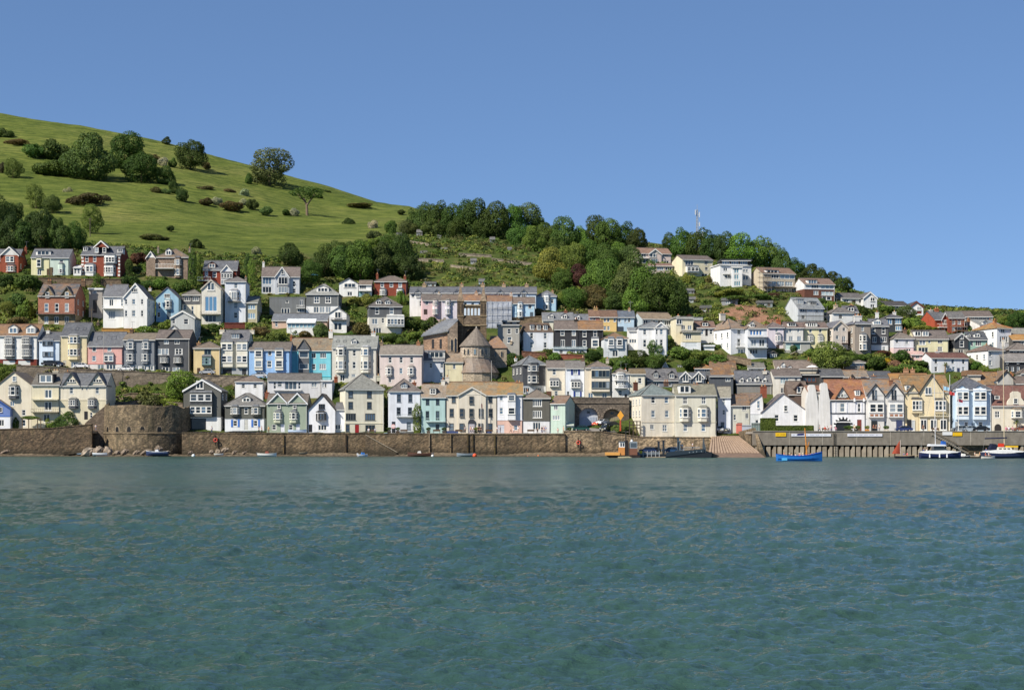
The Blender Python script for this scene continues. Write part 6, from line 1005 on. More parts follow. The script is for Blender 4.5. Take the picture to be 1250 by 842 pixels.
# sea wall, deck slabs, foreshore, slipway
wall_thing('sea_wall', 'long rough stone sea wall below the quayside houses', [(222, 528.3, 556, 406), (330, 528.8, 556, 406), (460, 529.3, 556, 406), (590, 530, 556, 406), (690, 530, 552, 406)], 1.2, '86755f', 'tidal', 'sea wall', step=.55, rough=.045, coping='8a7c66')
wall_thing('sea_wall', 'dark stone garden sea wall at the far left edge', [(-90, 525.5, 556, 404), (0, 524, 556, 404), (60, 523, 556, 404), (112, 518, 552, 404.5)], 1.0, '7d6b57', 'tidal', 'sea wall', step=.6, rough=.05)
wall_thing('embankment', 'plain stone embankment carrying on past the piled quay', [(1329, 526.6, 562, 391), (1500, 526.6, 562, 391), (1800, 526.6, 562, 391)], 20, '8f877a', 'tidal', step=2.5)
wall_thing('embankment', 'plain stone embankment carrying on before the garden sea wall', [(-420, 526, 560, 405), (-250, 526, 560, 405), (-89, 525.5, 560, 404.2)], 7, '7d6b57', 'tidal', step=2.5)
k = MB()
for a, b_, y0, y1, zz in ((227, 694, 406.6, 420, 5.72), (-90, 118, 404.6, 420, 6.3)):
 k.box((a-CX)*.205, (b_-CX)*.205, y0, y1, zz-.6, zz)
build(k, 'quayside_pavement', 'concrete', None, '9a9284', kind='structure')
def foreshore():
 k = MB(); rg = np.random.default_rng(9); nx, ny = 330, 14; G = []
 for i in range(nx+1):
  px = -120+1010*i/nx; colm = []
  for j in range(ny+1):
   Y = 388+22*j/ny; z = -1.1+1.9*j/ny*1.1+.35*math.sin(px*.05)*j/ny+(.8*max(0, (px-640)/150)*j/ny if px > 640 else 0)+(rg.random()-.5)*.3
   colm.append(((px-CX)*Y/F, Y, z))
  G.append(colm)
 for i in range(nx):
  for j in range(ny): k.face(G[i][j], G[i+1][j], G[i+1][j+1], G[i][j+1])
 build(k, 'foreshore_beach', 'shingle', None, '8a7a66', kind='structure', smooth=True)
foreshore()
def rock_mesh(seed):
 rg = np.random.default_rng(seed); k = MB(); rings = []; n_ = 9
 for j in range(6):
  t = -math.pi/2+math.pi*j/5; rings.append([(math.cos(t)*math.cos(2*math.pi*i/n_)*(.6+.65*rg.random())+.01, math.cos(t)*math.sin(2*math.pi*i/n_)*(.6+.6*rg.random()), math.sin(t)*(.6+.6*rg.random())) for i in range(n_)])
 k.loft(rings); return k.mesh('boulder', 'rock')
ROCKS = [rock_mesh(i) for i in range(5)]
rk = [(107, 551, 14, 10, 'large slanting slab of pale rock at the foot of the fort corner', 'a08c74'), (120, 549, 12, 9, 'pale split rock beside the largest slab', '98836c'), (131, 551, 11, 12, 'steep tan rock under the first gun port', '9a846c'), (143, 552, 7, 6, 'small brown rock between two tan ones', '84705a'), (152, 551, 9, 6, 'low brown rock beneath the second gun port', '86725c'), (178, 551, 12, 5, 'long flat rock behind the blue dinghy', '8f7b64'), (193, 548, 9, 9, 'upright dark rock under the last gun port', '7a6854'), (166, 552, 8, 5, 'low rounded rock under the middle gun port', '8a765f'),
      (204, 552, 8, 4, 'flat weedy rock at the sea wall corner', '7d6b52'), (258, 551, 6, 5, 'small tan rock near the white mooring buoy', '937e66'), (266, 551, 7, 7, 'leaning tan rock beside the low white dinghy', '98836a'), (274, 549, 9, 6, 'long slanted rock above the low white dinghy', '98836a'), (286, 551.5, 6, 4, 'small low rock past the white dinghy', '8a765f'), (298, 552, 6, 3, 'last small rock along the sea wall foot', '86725c'), (6, 551, 10, 4, 'flat rock on the beach at the far left', '7e6a56'), (232, 552, 7, 4, 'low dark rock below the boathouse', '75634f')]
for px, by_, wd, ht, lb, cc in rk:
 Y = 401.5 if px < 220 else 402.5; p = P(px, by_, Y); s = Y/F
 o = ob('boulder', random.choice(ROCKS), None, cc, Matrix.Translation((p.x, p.y, p.z-.1)) @ Matrix.Rotation(random.uniform(-.5, .5), 4, 'Z') @ Matrix.Rotation(random.uniform(-.6, -.25), 4, 'Y') @ Matrix.Diagonal((wd*s*.62, wd*s*.45, ht*s*.55, 1))); tag(o, lb, 'rock', 'rocks along the foreshore')
k = MB(); k.face(P(689, 526.2, 408), P(767, 527.2, 408.6), P(769, 521.3, 417.9), P(689, 521.3, 417.9)); build(k, 'road_forecourt', 'concrete', None, '8d8780', kind='structure')
def slipway():
 root = empty('slipway', P(905, 545, 398), 0, 'ribbed concrete ferry slipway running down into the water', 'slipway'); Ri = root.matrix_basis.inverted()
 tl, tr, bl, br = P(872, 531, 413.5), P(900, 531, 413.5), P(863, 561, 370), P(938, 561, 370); tl = P(869, 531, 413.5)
 k = MB(); k.loft([[Ri @ q for q in (bl, br, tr, tl)], [Ri @ (q+Vector((0, 0, -2))) for q in (bl, br, tr, tl)]]); build(k, 'ramp', 'concrete', root, '7d6049')
 n_ = 17
 for i in range(n_):
  t = (i+.5)/n_; a0, a1 = bl.lerp(br, t), tl.lerp(tr, t); a0 = a0.lerp(a1, .25); d = (br-bl)/n_*.3; d2 = (tr-tl)/n_*.3; up = Vector((0, 0, .16))
  k = MB(); k.loft([[Ri @ (a0-d), Ri @ (a0+d), Ri @ (a0+d+up), Ri @ (a0-d+up)], [Ri @ (a1-d2), Ri @ (a1+d2), Ri @ (a1+d2+up), Ri @ (a1-d2+up)]]); build(k, 'rib', 'concrete', root, 'ac8a68')
 k = MB(); q0, q1, q2, q3 = P(899, 529, 413), P(919, 526, 402), P(919, 558, 391), P(936, 558.5, 389)
 k.loft([[Ri @ P(900, 527, 413), Ri @ P(901, 527, 413), Ri @ P(903, 534, 413), Ri @ P(901, 534, 413)], [Ri @ P(920, 522, 391), Ri @ P(922, 522, 391), Ri @ P(936, 560, 386), Ri @ P(930, 560, 386)]]); build(k, 'cheek_wall', 'tidal', root, '9a8a74')
slipway()
# ---- the piled quay
def quay():
 Y = 390.0; s = Y/F; O = P(920, 558, Y); root = empty('quay_wall', O, 0, 'concrete quay wall on rows of heavy timber and concrete piles', 'quay'); X = lambda px: (px-920)*s; Z = lambda py: (558-py)*s
 k = MB(); k.box(X(919), X(1330), 0, .9, Z(543.2), Z(526.6)); build(k, 'parapet_beam', 'concrete', root, '857b6c')
 for px in (963.5, 1004, 1046, 1087, 1128, 1185):
  k = MB(); k.box(X(px)-.06, X(px)+.06, -.05, -.003, Z(543.2), Z(527)); build(k, 'joint_strip', 'concrete', root, 'b3a894')
 k = MB(); k.box(X(919), X(1330), -.14, 1.1, Z(526.58), Z(525.8)); build(k, 'coping', 'concrete', root, '9a9284')
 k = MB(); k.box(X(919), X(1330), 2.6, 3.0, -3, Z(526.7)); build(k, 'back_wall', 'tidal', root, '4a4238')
 i = 0; px = 924.5
 while px < 1330:
  if not (1174 < px < 1222):
   k = MB(); hw = 2.45*s; x = X(px); z1 = Z(544.6)
   if i % 2: poly = [(x-hw, -3), (x+hw, -3), (x+hw, Z(543.4)), (x-.02, Z(543.4)), (x-hw*.5, Z(548)), (x-hw, Z(549.5))]
   else: poly = [(x-hw, -3), (x+hw, -3), (x+hw, z1), (x-hw*.6, z1), (x-hw, z1-.2)]
   k.prism(poly, .25, 1.0, 'y'); build(k, 'pile', 'concrete', root, 'a8977c' if i % 3 else '98876e')
  px += 6.87; i += 1
 # stone stair bay
 k = MB(); k.prism([(X(1141), Z(528)), (X(1222), Z(528)), (X(1222), -3), (X(1186), -3), (X(1180), Z(552)), (X(1150), Z(536))], .95, 2.5, 'y'); build(k, 'stair_bay_wall', 'tidal', root, 'a08e76')
 n_ = 18
 for j in range(n_):
  a, b_ = 1137+45*j/n_, 1137+45*(j+1)/n_; z = 528+24*(j+1)/n_; k = MB(); k.box(X(a), X(b_), -.25, .93, Z(z)-.35, Z(z)); build(k, 'stair_step', 'concrete', root, '8e8474')
 k = MB(); k.tube((X(1137), -.3, Z(528)+.5), (X(1182), -.3, Z(552)+.5), .06); build(k, 'handrail', 'timber', root, '6a5a44')
 k = MB(); k.box(X(919), X(1330), .9, 26, Z(526.7)-.5, Z(526.6)-.02); build(k, 'quay_deck', 'concrete', None, 'a39a8c', Matrix.Translation(O), kind='structure')
 for px in (1017.5, 1019.5):
  k = MB(); k.tube((X(px), -.2, -1), (X(px), -.2, Z(528)), .05); build(k, 'ladder_rail', 'paint', root, '3a342c')
 for yy in range(532, 556, 3):
  k = MB(); k.tube((X(1017.5), -.2, Z(yy)), (X(1019.5), -.2, Z(yy)), .04); build(k, 'ladder_rung', 'paint', root, '3a342c')
 def sign(x0, x1, y0, y1, c, label, marks):
  r_ = empty('sign', P((x0+x1)/2, y1, Y-.12), 0, label, 'sign'); W, Hh = (x1-x0)*s, (y1-y0)*s
  k = MB(); k.box(-W/2, W/2, -.04, .08, 0, Hh); build(k, 'board', 'paint', r_, c)
  if marks:
   mc, fw = marks; x = -W/2+.35; rg = random.Random(int(x0)); kk = MB()
   while x < W/2-.5:
    l = rg.uniform(.5, 1.3); n_ = int(l/.16)
    for q in range(n_):
     kk.box(x+q*.16, x+q*.16+.07, -.048, -.041, Hh*.32, Hh*.68)
     if rg.random() < .6: kk.box(x+q*.16+.071, x+q*.16+.12, -.048, -.041, Hh*rg.choice([.32, .47, .60]), Hh*rg.choice([.62, .68]))
    x += l+.3
    if x > W/2-fw: break
   build(kk, 'faded_lettering', 'paint', r_, mc)
 sign(946.7, 959.5, 528, 532.5, 'e0b41c', 'plain yellow notice board on the quay parapet near the slipway', ('b58c1c', .6))
 sign(966, 1014.3, 529.2, 532.4, 'd8dae2', 'long white lettered board on the quay parapet behind the blue rowing boat', ('a4a8b6', .6))
 sign(1034.5, 1077, 529.2, 532.5, 'd8d8e0', 'long white lettered board on the quay below the bay windowed grey house', ('a4a6b4', .6))
 sign(1150.5, 1162.5, 526.8, 531, 'dadada', 'white board beside the yellow one on the quay stairs', None)
 sign(1163, 1174.5, 527.6, 532, 'e2b418', 'yellow board next to the white one above the quay stairs', None)
quay()
# stone stair cut into the sea wall, and timber fenders / ladders on it
def wall_stairs():
 root = empty('sea_stairs', P(465, 553, 405), 0, 'stone steps down the sea wall in front of the cream four storey house', 'steps'); Ri = root.matrix_basis.inverted()
 n_ = 16
 for i in range(n_):
  x0 = 446+38*i/n_; x1 = 446+38*(i+1)/n_; yt = 531.5+20.5*(i+.5)/n_; a, b_ = P(x0, yt, 404.6), P(x1, yt, 404.6); k = MB(); k.box(a.x, b_.x, 404.4, 405.75, .2, a.z)
  me = k; me.v = [tuple(Ri @ Vector(q)) for q in me.v]; build(me, 'step', 'tidal', root, '8f7e68')
 k = MB(); k.tube(Ri @ P(446, 530.5, 404.3), Ri @ P(485, 552, 404.3), .12); build(k, 'stair_edge', 'concrete', root, '9a8a70')
wall_stairs()
fd = [(59.5, 531, 553, 'pale timber post against the dark garden sea wall', 'b0a894'), (81, 521, 551, 'tall brown timber post on the garden sea wall', '7d6a50'), (346, 531, 551, 'brown fender post below the green cottages', '6a5a40'), (422, 530, 551, 'dark fender post below the white gabled cottage wing', '4c4032'), (524, 530, 553, 'mooring post pair in front of the pale teal house, slimmer one', '8c7c66'), (550, 530, 553, 'weathered post in front of the teal house corner', '7a6a52'), (571, 530, 552, 'dark timber fender post under the porch', '51452f'), (577, 530, 552, 'dark fender post under the flagpole', '51452f'), (604, 531, 552, 'weed covered fender post under the salmon fronted house', '5a4f34')]
for px, y0, y1, lb, cc in fd:
 p = P(px, y1, 405.72); h = (y1-y0)*.2027; k = MB(); k.box(-.14, .14, -.1, .1, -.5, h); k.box(-.17, .17, -.13, .13, h, h+.1)
 r_ = empty('fender_post', p, 0, lb, 'post', 'timber fender posts on the sea wall'); build(k, 'post', 'timber', r_, cc)
 k = MB(); k.box(-.16, .16, -.13, -.103, h*.3, h*.36); build(k, 'iron_band', 'paint', r_, '3a3630')
# ================================================================ terrain and water
def inpoly(x, y, poly):
 c = False; j = len(poly)-1
 for i in range(len(poly)):
  if (poly[i][1] > y) != (poly[j][1] > y) and x < (poly[j][0]-poly[i][0])*(y-poly[i][1])/(poly[j][1]-poly[i][1])+poly[i][0]: c = not c
  j = i
 return c
FIELD = np.array([(-200, 296), (0, 300), (100, 296), (180, 300), (250, 308), (330, 312), (420, 306), (470, 285), (520, 258), (560, 240)], float)
RED = [(884, 372), (905, 368), (925, 372), (948, 384), (958, 398), (938, 402), (905, 394), (880, 388)]
def terrain():
 Xs = np.arange(-460, 470, 3.0); Ys = np.concatenate([np.arange(411, 428, 2.0), np.arange(428, 431, .4), np.arange(431, 545, 2.0), np.arange(545, 1100, 4.5)]); V = []; Zn = []; rg = np.random.default_rng(4)
 bumps = rg.random((len(Ys), len(Xs)))
 for iy, Y in enumerate(Ys):
  for ix, X in enumerate(Xs):
   px = CX+X*F/Y; py = prof(px, Y); z = CH+(HY-py)*Y/F
   f = 0.0
   if px < 540:
    fy = np.interp(px, FIELD[:, 0], FIELD[:, 1]); f = min(max((fy-py)/8+.5, 0), 1)
   amp = .25 if f > .5 else .5
   z += (bumps[iy, ix]-.5)*amp + (1.2*math.sin(X*.05+Y*.02)*math.sin(Y*.045) if f > .5 else 0)
   V.append((X, Y, z)); Zn.append((f, 1.0 if inpoly(px, py, RED) else 0.0, 0, 1))
 nx, ny = len(Xs), len(Ys); idx = np.arange(nx*ny).reshape(ny, nx)
 q = np.stack([idx[:-1, :-1], idx[:-1, 1:], idx[1:, 1:], idx[1:, :-1]], -1).reshape(-1, 4)
 me = bpy.data.meshes.new('hillside'); me.from_pydata(V, [], q.tolist()); me.materials.append(MT['terrain'])
 a = me.color_attributes.new('zone', 'FLOAT_COLOR', 'POINT'); a.data.foreach_set('color', np.array(Zn, np.float32).ravel())
 me.polygons.foreach_set('use_smooth', [True]*len(me.polygons)); me.update()
 ob('hillside', me, kind='structure')
 # ground sheet running on to the horizon behind and under the town
 k = MB(); k.face((-9000, 1050, -3), (9000, 1050, -3), (9000, 9000, -3), (-9000, 9000, -3)); build(k, 'distant_ground', 'terrain', None, kind='structure')
terrain()
def water():
 rg = np.random.default_rng(11)
 Yr = [14.0]
 while Yr[-1] < 412: Yr.append(Yr[-1]+max(.055, (Yr[-1]**2)/8000*.6))
 Yr = np.array(Yr); T = np.linspace(-.36, .36, 880); Y, t = np.meshgrid(Yr, T, indexing='ij'); X = (Y+40)*t
 Zw = np.zeros_like(X); gust = .65+.35*np.sin(X*.021+1.3*np.sin(Y*.013))*np.sin(Y*.017+.8)
 for i in range(60):
  lam = math.exp(rg.uniform(math.log(.28), math.log(4.0))); th = rg.normal(math.radians(-75), .75); kx, ky = math.cos(th)*2*math.pi/lam, math.sin(th)*2*math.pi/lam
  amp = .0115*lam**.72; cell = np.maximum(.055, Y**2/8000*.6)
  fade = np.clip((lam/cell-.12)/.6, 0, 1)
  ph = kx*X+ky*Y+rg.random()*6.28; w_ = np.sin(ph); Zw += amp*fade*(w_+.35*(1-np.abs(np.sin(ph*.5+1.0))*2))
 for i in range(28):
  lam = math.exp(rg.uniform(math.log(4), math.log(34))); th = rg.normal(math.radians(-80), .6); kx, ky = math.cos(th)*2*math.pi/lam, math.sin(th)*2*math.pi/lam
  fade = np.clip((lam/(2.1*np.maximum(.055, Y**2/8000*.6))-.5)/.8, 0, 1); Zw += .0021*lam*fade*np.sin(kx*X+ky*Y+rg.random()*6.28)*(1 if lam < 12 else .6)
 Zw *= gust; e_ = np.clip((.36-np.abs(t))/.012, 0, 1)*np.clip((Y-14)/1.5, 0, 1); Zw = Zw*e_-.345*(1-e_)
 n0, n1 = X.shape; V = np.stack([X, Y, Zw], -1).reshape(-1, 3); idx = np.arange(n0*n1).reshape(n0, n1)
 q = np.stack([idx[:-1, :-1], idx[:-1, 1:], idx[1:, 1:], idx[1:, :-1]], -1).reshape(-1, 4)
 me = bpy.data.meshes.new('river_water'); me.vertices.add(len(V)); me.vertices.foreach_set('co', V.ravel()); me.loops.add(q.size); me.loops.foreach_set('vertex_index', q.ravel())
 me.polygons.add(len(q)); me.polygons.foreach_set('loop_start', np.arange(len(q))*4); me.polygons.foreach_set('use_smooth', np.ones(len(q), bool)); me.materials.append(MT['water']); me.update(calc_edges=True); me.validate()
 ob('river_water', me, kind='structure')
 k = MB(); k.face((-9000, -3000, -.35), (9000, -3000, -.35), (9000, 420, -.35), (-9000, 420, -.35)); build(k, 'open_water', 'water', None, kind='structure')
water()
# ================================================================ trees
def crown_mesh(seed, n_leaf, size, lobes, flat=1.0, spread=1.0, nm='crown'):
 """many small leaf clumps over a cluster of rounded masses, unit width and height"""
 rg = np.random.default_rng(seed); L = []
 for i in range(lobes):
  while True:
   p = rg.uniform(-1, 1, 3)
   if (p**2).sum() < 1: break
  r = rg.choice([rg.uniform(.09, .16), rg.uniform(.16, .28)]); k_ = 1.12 if r < .16 else .95; L.append((p[0]*.37*spread*k_, p[1]*.37*spread*k_, .50+p[2]*.34*flat*k_, r*rg.uniform(.85, 1.2), r*rg.uniform(.85, 1.2), r*rg.uniform(.7, .95)))
 L.append((rg.uniform(-.06, .06), 0, .46, .29, .29, .33)); L = np.array(L); A = (L[:, 3]**2); A /= A.sum(); V = []; Fc = []; tries = 0
 while len(Fc) < n_leaf and tries < n_leaf*6:
  tries += 1; l = L[rg.choice(len(L), p=A)]; d = rg.normal(size=3); d /= np.linalg.norm(d); rr = rg.uniform(.72, 1.06)**.7; p = l[:3]+d*l[3:]*rr
  q = (((p-L[:, :3])/L[:, 3:])**2).sum(1)
  if (q < .45).any() or p[2] < .06: continue
  nrm = d*np.array([1, 1, 1])+rg.normal(size=3)*.45+np.array([0, 0, .25]); nrm /= np.linalg.norm(nrm)
  a = np.cross(nrm, rg.normal(size=3)); a /= np.linalg.norm(a)+1e-9; b_ = np.cross(nrm, a); s1 = size*rg.uniform(.6, 1.3); s2 = size*rg.uniform(.45, .95); i = len(V)
  V += [p-a*s1*.5, p+b_*s2*.5+nrm*size*.12, p+a*s1*.5, p-b_*s2*.5+nrm*size*.1]; Fc.append((i, i+1, i+2, i+3))
 me = bpy.data.meshes.new(nm); me.from_pydata([tuple(map(float, v)) for v in V], [], Fc); me.materials.append(MT['leaf']); me.update(); return me
def trunk_mesh(seed):
 rg = np.random.default_rng(seed); k = MB(); k.tube((0, 0, -.12), (.01, 0, .32), .032, .02, 7)
 for i in range(6):
  t = rg.uniform(0, 6.28); z = rg.uniform(.22, .34); k.tube((.008, 0, z), (.30*math.cos(t), .30*math.sin(t), z+rg.uniform(.18, .4)), .014, .004, 5)
 return k.mesh('trunk', 'timber')
CROWN = {'b': [crown_mesh(10+i, 7500, .043, 34) for i in range(4)], 'o': [crown_mesh(30+i, 5500, .040, 26, 1.0, 1.05) for i in range(2)],
         'u': [crown_mesh(50+i, 2600, .075, 20, .62, 1.0, 'leaves') for i in range(4)], 'c': [crown_mesh(70, 1700, .06, 16, 1.2, .62)], 'p': [crown_mesh(80, 1400, .06, 12, .3, 1.15)],
         'd': [crown_mesh(90+i, 8500, .040, 38) for i in range(3)]}
TRUNK = [trunk_mesh(i) for i in range(3)]
GO = '514a32'; DG, MG, LG, YG, OG, RP, BG = '435726', '536c30', '6a833a', '828a42', '607241', '583a34', '66603c'
def tree(px, base, top, wd, c, label, kind='b', name='tree', group=None, Y=None, dY=0, cat='tree'):
 if Y is None: Y = gY(px, base)+dY
 p = P(px, base, Y); s = Y/F; W, Hh = wd*s, (base-top)*s
 r_ = empty(name, p, random.uniform(0, 6.28), label, cat, group)
 j = tuple(x*random.uniform(.88, 1.14) for x in hx(c))
 ob('crown', random.choice(CROWN[kind]), r_, j, Matrix.Translation((0, 0, -Hh*(.05 if kind == 'o' else .17))) @ Matrix.Diagonal((W*1.06, W*1.06, Hh*(1.1 if kind == 'o' else 1.22), 1)))
 tr = max(Hh, W*.5); ob('trunk', random.choice(TRUNK), r_, '5c4f40', Matrix.Diagonal((W*.9, W*.9, Hh*.95, 1))); return r_
def bush(px, base, top, wd, c, label, kind='u', name='bush', group='bushes on the hill and in the gardens', Y=None, cat='bush', dY=0):
 if Y is None: Y = gY(px, base)+dY
 p = P(px, base, Y); s = Y/F; W, Hh = wd*s, (base-top)*s; j = tuple(x*random.uniform(.88, 1.14) for x in hx(c))
 o = ob(name, random.choice(CROWN[kind]), None, j, Matrix.Translation((p.x, p.y, p.z-Hh*.42)) @ Matrix.Rotation(random.uniform(0, 6.28), 4, 'Z') @ Matrix.Diagonal((W*1.15, W*1.05, Hh*1.5, 1)))
 return tag(o, label, cat, group)
FT = 'trees on the hillside field'
for a in [(16, 217, 192, 25, LG, 'small bright round tree with a short shadow on the upper field, far left'), (108, 217, 157, 60, MG, 'largest spreading tree in the clump on the hill field'), (157, 206, 162, 43, DG, 'dark domed tree behind the largest tree of the hill clump'),
          (173, 222, 186, 44, DG, 'dense round dark tree at the front of the hill clump'), (202, 226, 203, 24, DG, 'smaller dark tree hugging the end of the hill clump'), (233, 206, 171, 34, DG, 'lone dark oval tree near the skyline of the hill'), (203, 176, 166, 11, DG, 'tiny tree breaking the skyline of the grass hill'),
          (329, 227, 180, 56, OG, 'big grey green airy tree standing against the sky on the hill'), (44, 254, 223, 25, LG, 'pale green tree on the lower field above the dark wood'), (64, 259, 238, 22, MG, 'mid green tree beside the pale one on the lower field'), (112, 284, 248, 26, LG, 'thin light green tree behind the telegraph pole'),
          (355, 323, 294, 30, DG, 'round dark tree at the foot of the field above the grey blue house'), (212, 236, 221, 13, DG, 'very small round tree below the hill clump'), (222, 245, 230, 15, DG, 'very small spreading tree lowest below the hill clump')]:
 tree(*a[:5], a[5], 'o' if a[4] in (LG, OG) else 'd', group=FT)
# umbrella pine
p = gp(375, 263); s = p.y/F; up = empty('umbrella_pine', p, 0, 'flat topped umbrella pine with a bare bent trunk on the hill field', 'tree')
ob('crown', CROWN['p'][0], up, MG, Matrix.Translation((-.3, 0, 15*s)) @ Matrix.Diagonal((42*s, 30*s, 26*s, 1)))
k = MB(); k.tube((0, 0, -1), (-.2, 0, 12*s), .62, .48, 8); k.tube((-.2, 0, 12*s), (-1.6, .3, 22*s), .5, .3, 7); k.tube((-.2, 0, 12*s), (3.2, .2, 26*s), .45, .18, 6); k.tube((-.9, .1, 17*s), (-4.5, .2, 27*s), .4, .15, 6); build(k, 'trunk', 'timber', up, '7a6a58')
FB = 'bushes scattered on the hillside field'
fb = [(42, 191, 172, 25, MG, 'dark bush left of the hill clump beyond the wide one'), (66, 192, 166, 32, DG, 'tall broad bush at the left end of the hill clump'), (62, 212, 193, 38, MG, 'wide low bush below the left end of the hill clump'), (88, 214, 202, 24, OG, 'greyish thorn bush at the foot of the largest clump tree'),
      (199, 202, 190, 12, 'b0ab8c', 'whitish flowering hawthorn between clump and lone tree'), (189, 198, 186, 12, BG, 'brown green thorn bush behind the clump'), (211, 203, 191, 10, MG, 'small upright bush near the flowering hawthorn'), (192, 235, 227, 15, BG, 'low flat bush below the clump'), (202, 236, 229, 12, OG, 'greyish low bush beside the very small round tree'),
      (105, 250, 234, 42, GO, 'large brown purple gorse patch on the lower field'), (128, 247, 236, 15, GO, 'small brown gorse patch beside the large one'), (83, 237, 227, 11, 'a3a280', 'whitish hawthorn above the gorse patch'), (84, 249, 241, 9, GO, 'tiny dark gorse tuft left of the gorse patch'),
      (4, 168, 154, 22, DG, 'dark bush on the skyline slope at the far left edge'), (20, 177, 168, 26, BG, 'brown green low scrub near the far left edge'), (3, 211, 195, 10, GO, 'dark thorn bush cut by the left edge'), (208, 281, 274, 9, DG, 'tiny dark bush alone on the lower field'), (188, 294, 285, 34, BG, 'flat brown green scrub patch above the tan villa'),
      (240, 305, 288, 18, DG, 'dark upright bush above the brick half timbered house'), (252, 249, 240, 16, GO, 'brown low gorse at mid field'), (252, 205, 196, 11, BG, 'brown bush at the shadow end of the lone oval tree'), (250, 233, 226, 22, BG, 'long low scrub strip right of the very small trees'), (278, 236, 229, 18, BG, 'low brown scrub in mid field'),
      (298, 241, 229, 14, 'a0a07c', 'white flowered hawthorn above the mid field scrub'), (265, 249, 239, 13, 'b3b090', 'whitish hawthorn leftmost in the mid field thorn row'), (284, 255, 244, 26, BG, 'broad brown scrub in the middle of the thorn row'), (297, 250, 241, 10, 'aeab8e', 'pale hawthorn tip in the thorn row'), (308, 255, 240, 14, DG, 'dark green bush ending the thorn row'),
      (325, 261, 250, 15, OG, 'greyish bush below the big airy tree'), (349, 262, 254, 10, DG, 'dark bush between thorn row and umbrella pine'), (359, 263, 252, 12, 'aaa98a', 'white flowering hawthorn just left of the umbrella pine'), (425, 275, 264, 15, DG, 'round dark bush right of the umbrella pine'), (455, 280, 267, 13, 'b2b090', 'white hawthorn near the field corner by the allotments'),
      (456, 291, 279, 17, OG, 'grey green bush below the white hawthorn at the field corner'), (477, 284, 266, 14, MG, 'bushy green thorn at the field edge by the allotments'), (313, 312, 299, 13, '9a9a78', 'pale flowering bush in the bottom hedge of the field'), (399, 237, 231, 10, DG, 'small dark bush right of the pine crown'), (390, 242, 237, 9, DG, 'tiny bush touching the pine crown side'),
      (303, 224, 209, 10, MG, 'small bush left under the big airy tree'), (320, 222, 212, 18, BG, 'brown undergrowth at the base of the big airy tree'), (440, 252, 247, 28, BG, 'thin long scrub strip near the skyline'), (490, 261, 255, 10, DG, 'small dark bush near the wood end on the skyline')]
for a in fb: bush(*a, group=FB)
# woods: (px, base, top, width)
def wood(rows, place, group, kinds='bbd'):
 """each row of a wood: trees from left to right"""
 tone = {DG: 'dark green', MG: 'mid green', LG: 'light green', YG: 'yellow green', OG: 'grey green', RP: 'copper purple', BG: 'brownish green'}
 ordn = ['first', 'second', 'third', 'fourth', 'fifth', 'sixth', 'seventh', 'eighth', 'ninth', 'tenth', 'eleventh', 'twelfth', 'thirteenth', 'fourteenth', 'fifteenth', 'sixteenth']
 for rn, row in rows:
  for i, (px, base, top, wd, c) in enumerate(row):
   tree(px, base, top, wd, c, f'{tone[c]} tree, {ordn[i]} from left in the {rn} of {place}', random.choice(kinds), group=group)
wood([('upper row', [(505, 284, 255, 22, MG), (519, 286, 248, 26, MG), (535, 287, 244, 34, DG), (552, 288, 250, 28, DG), (568, 289, 246, 28, DG), (583, 290, 244, 36, DG), (604, 291, 246, 40, DG), (624, 291, 250, 30, MG), (644, 290, 249, 40, OG), (660, 292, 262, 28, MG)]),
      ('lower row', [(497, 287, 268, 22, OG), (528, 289, 265, 26, MG), (558, 290, 265, 24, DG), (590, 291, 266, 26, DG), (636, 300, 268, 30, MG), (652, 306, 274, 28, LG)])], 'the ridge wood', 'trees of the ridge wood')
wood([('top row', [(672, 302, 270, 30, MG), (690, 306, 266, 34, MG), (708, 306, 275, 30, LG), (726, 302, 265, 32, DG), (743, 304, 268, 34, MG), (762, 304, 271, 36, DG), (778, 306, 278, 24, DG)]),
      ('middle row', [(680, 326, 290, 30, MG), (700, 330, 296, 32, LG), (718, 328, 292, 32, MG), (738, 330, 298, 34, MG), (756, 326, 296, 30, LG), (770, 328, 300, 28, OG)]),
      ('bottom row', [(672, 345, 304, 36, YG), (690, 352, 322, 28, MG), (707, 352, 322, 28, RP), (726, 358, 320, 34, LG), (745, 362, 318, 38, MG), (764, 368, 322, 38, OG), (786, 376, 318, 44, MG), (806, 384, 334, 46, DG), (826, 386, 346, 34, DG), (774, 384, 352, 36, LG), (750, 380, 354, 34, MG), (726, 376, 348, 32, BG), (700, 376, 350, 30, MG)])], 'the slope wood', 'trees of the slope wood')
wood([('row', [(818, 312, 284, 22, DG), (834, 316, 277, 32, MG), (852, 318, 278, 34, DG), (870, 320, 281, 32, DG), (886, 322, 284, 28, DG), (904, 324, 286, 36, LG), (922, 328, 288, 34, LG), (940, 332, 291, 34, LG), (956, 338, 302, 30, MG), (972, 342, 315, 30, DG), (988, 346, 320, 28, DG), (1002, 350, 326, 28, DG), (1014, 352, 330, 26, DG), (1028, 358, 334, 24, DG)])], 'the hilltop wood', 'trees of the hilltop wood')
wood([('front row', [(10, 306, 258, 34, DG), (32, 306, 262, 30, DG), (52, 306, 258, 30, DG), (72, 306, 260, 30, MG), (92, 304, 270, 24, MG)]), ('back row', [(-4, 290, 236, 40, MG), (14, 276, 240, 26, DG), (40, 286, 252, 28, DG), (62, 286, 258, 26, DG)])], 'the left edge wood', 'trees of the left wood')
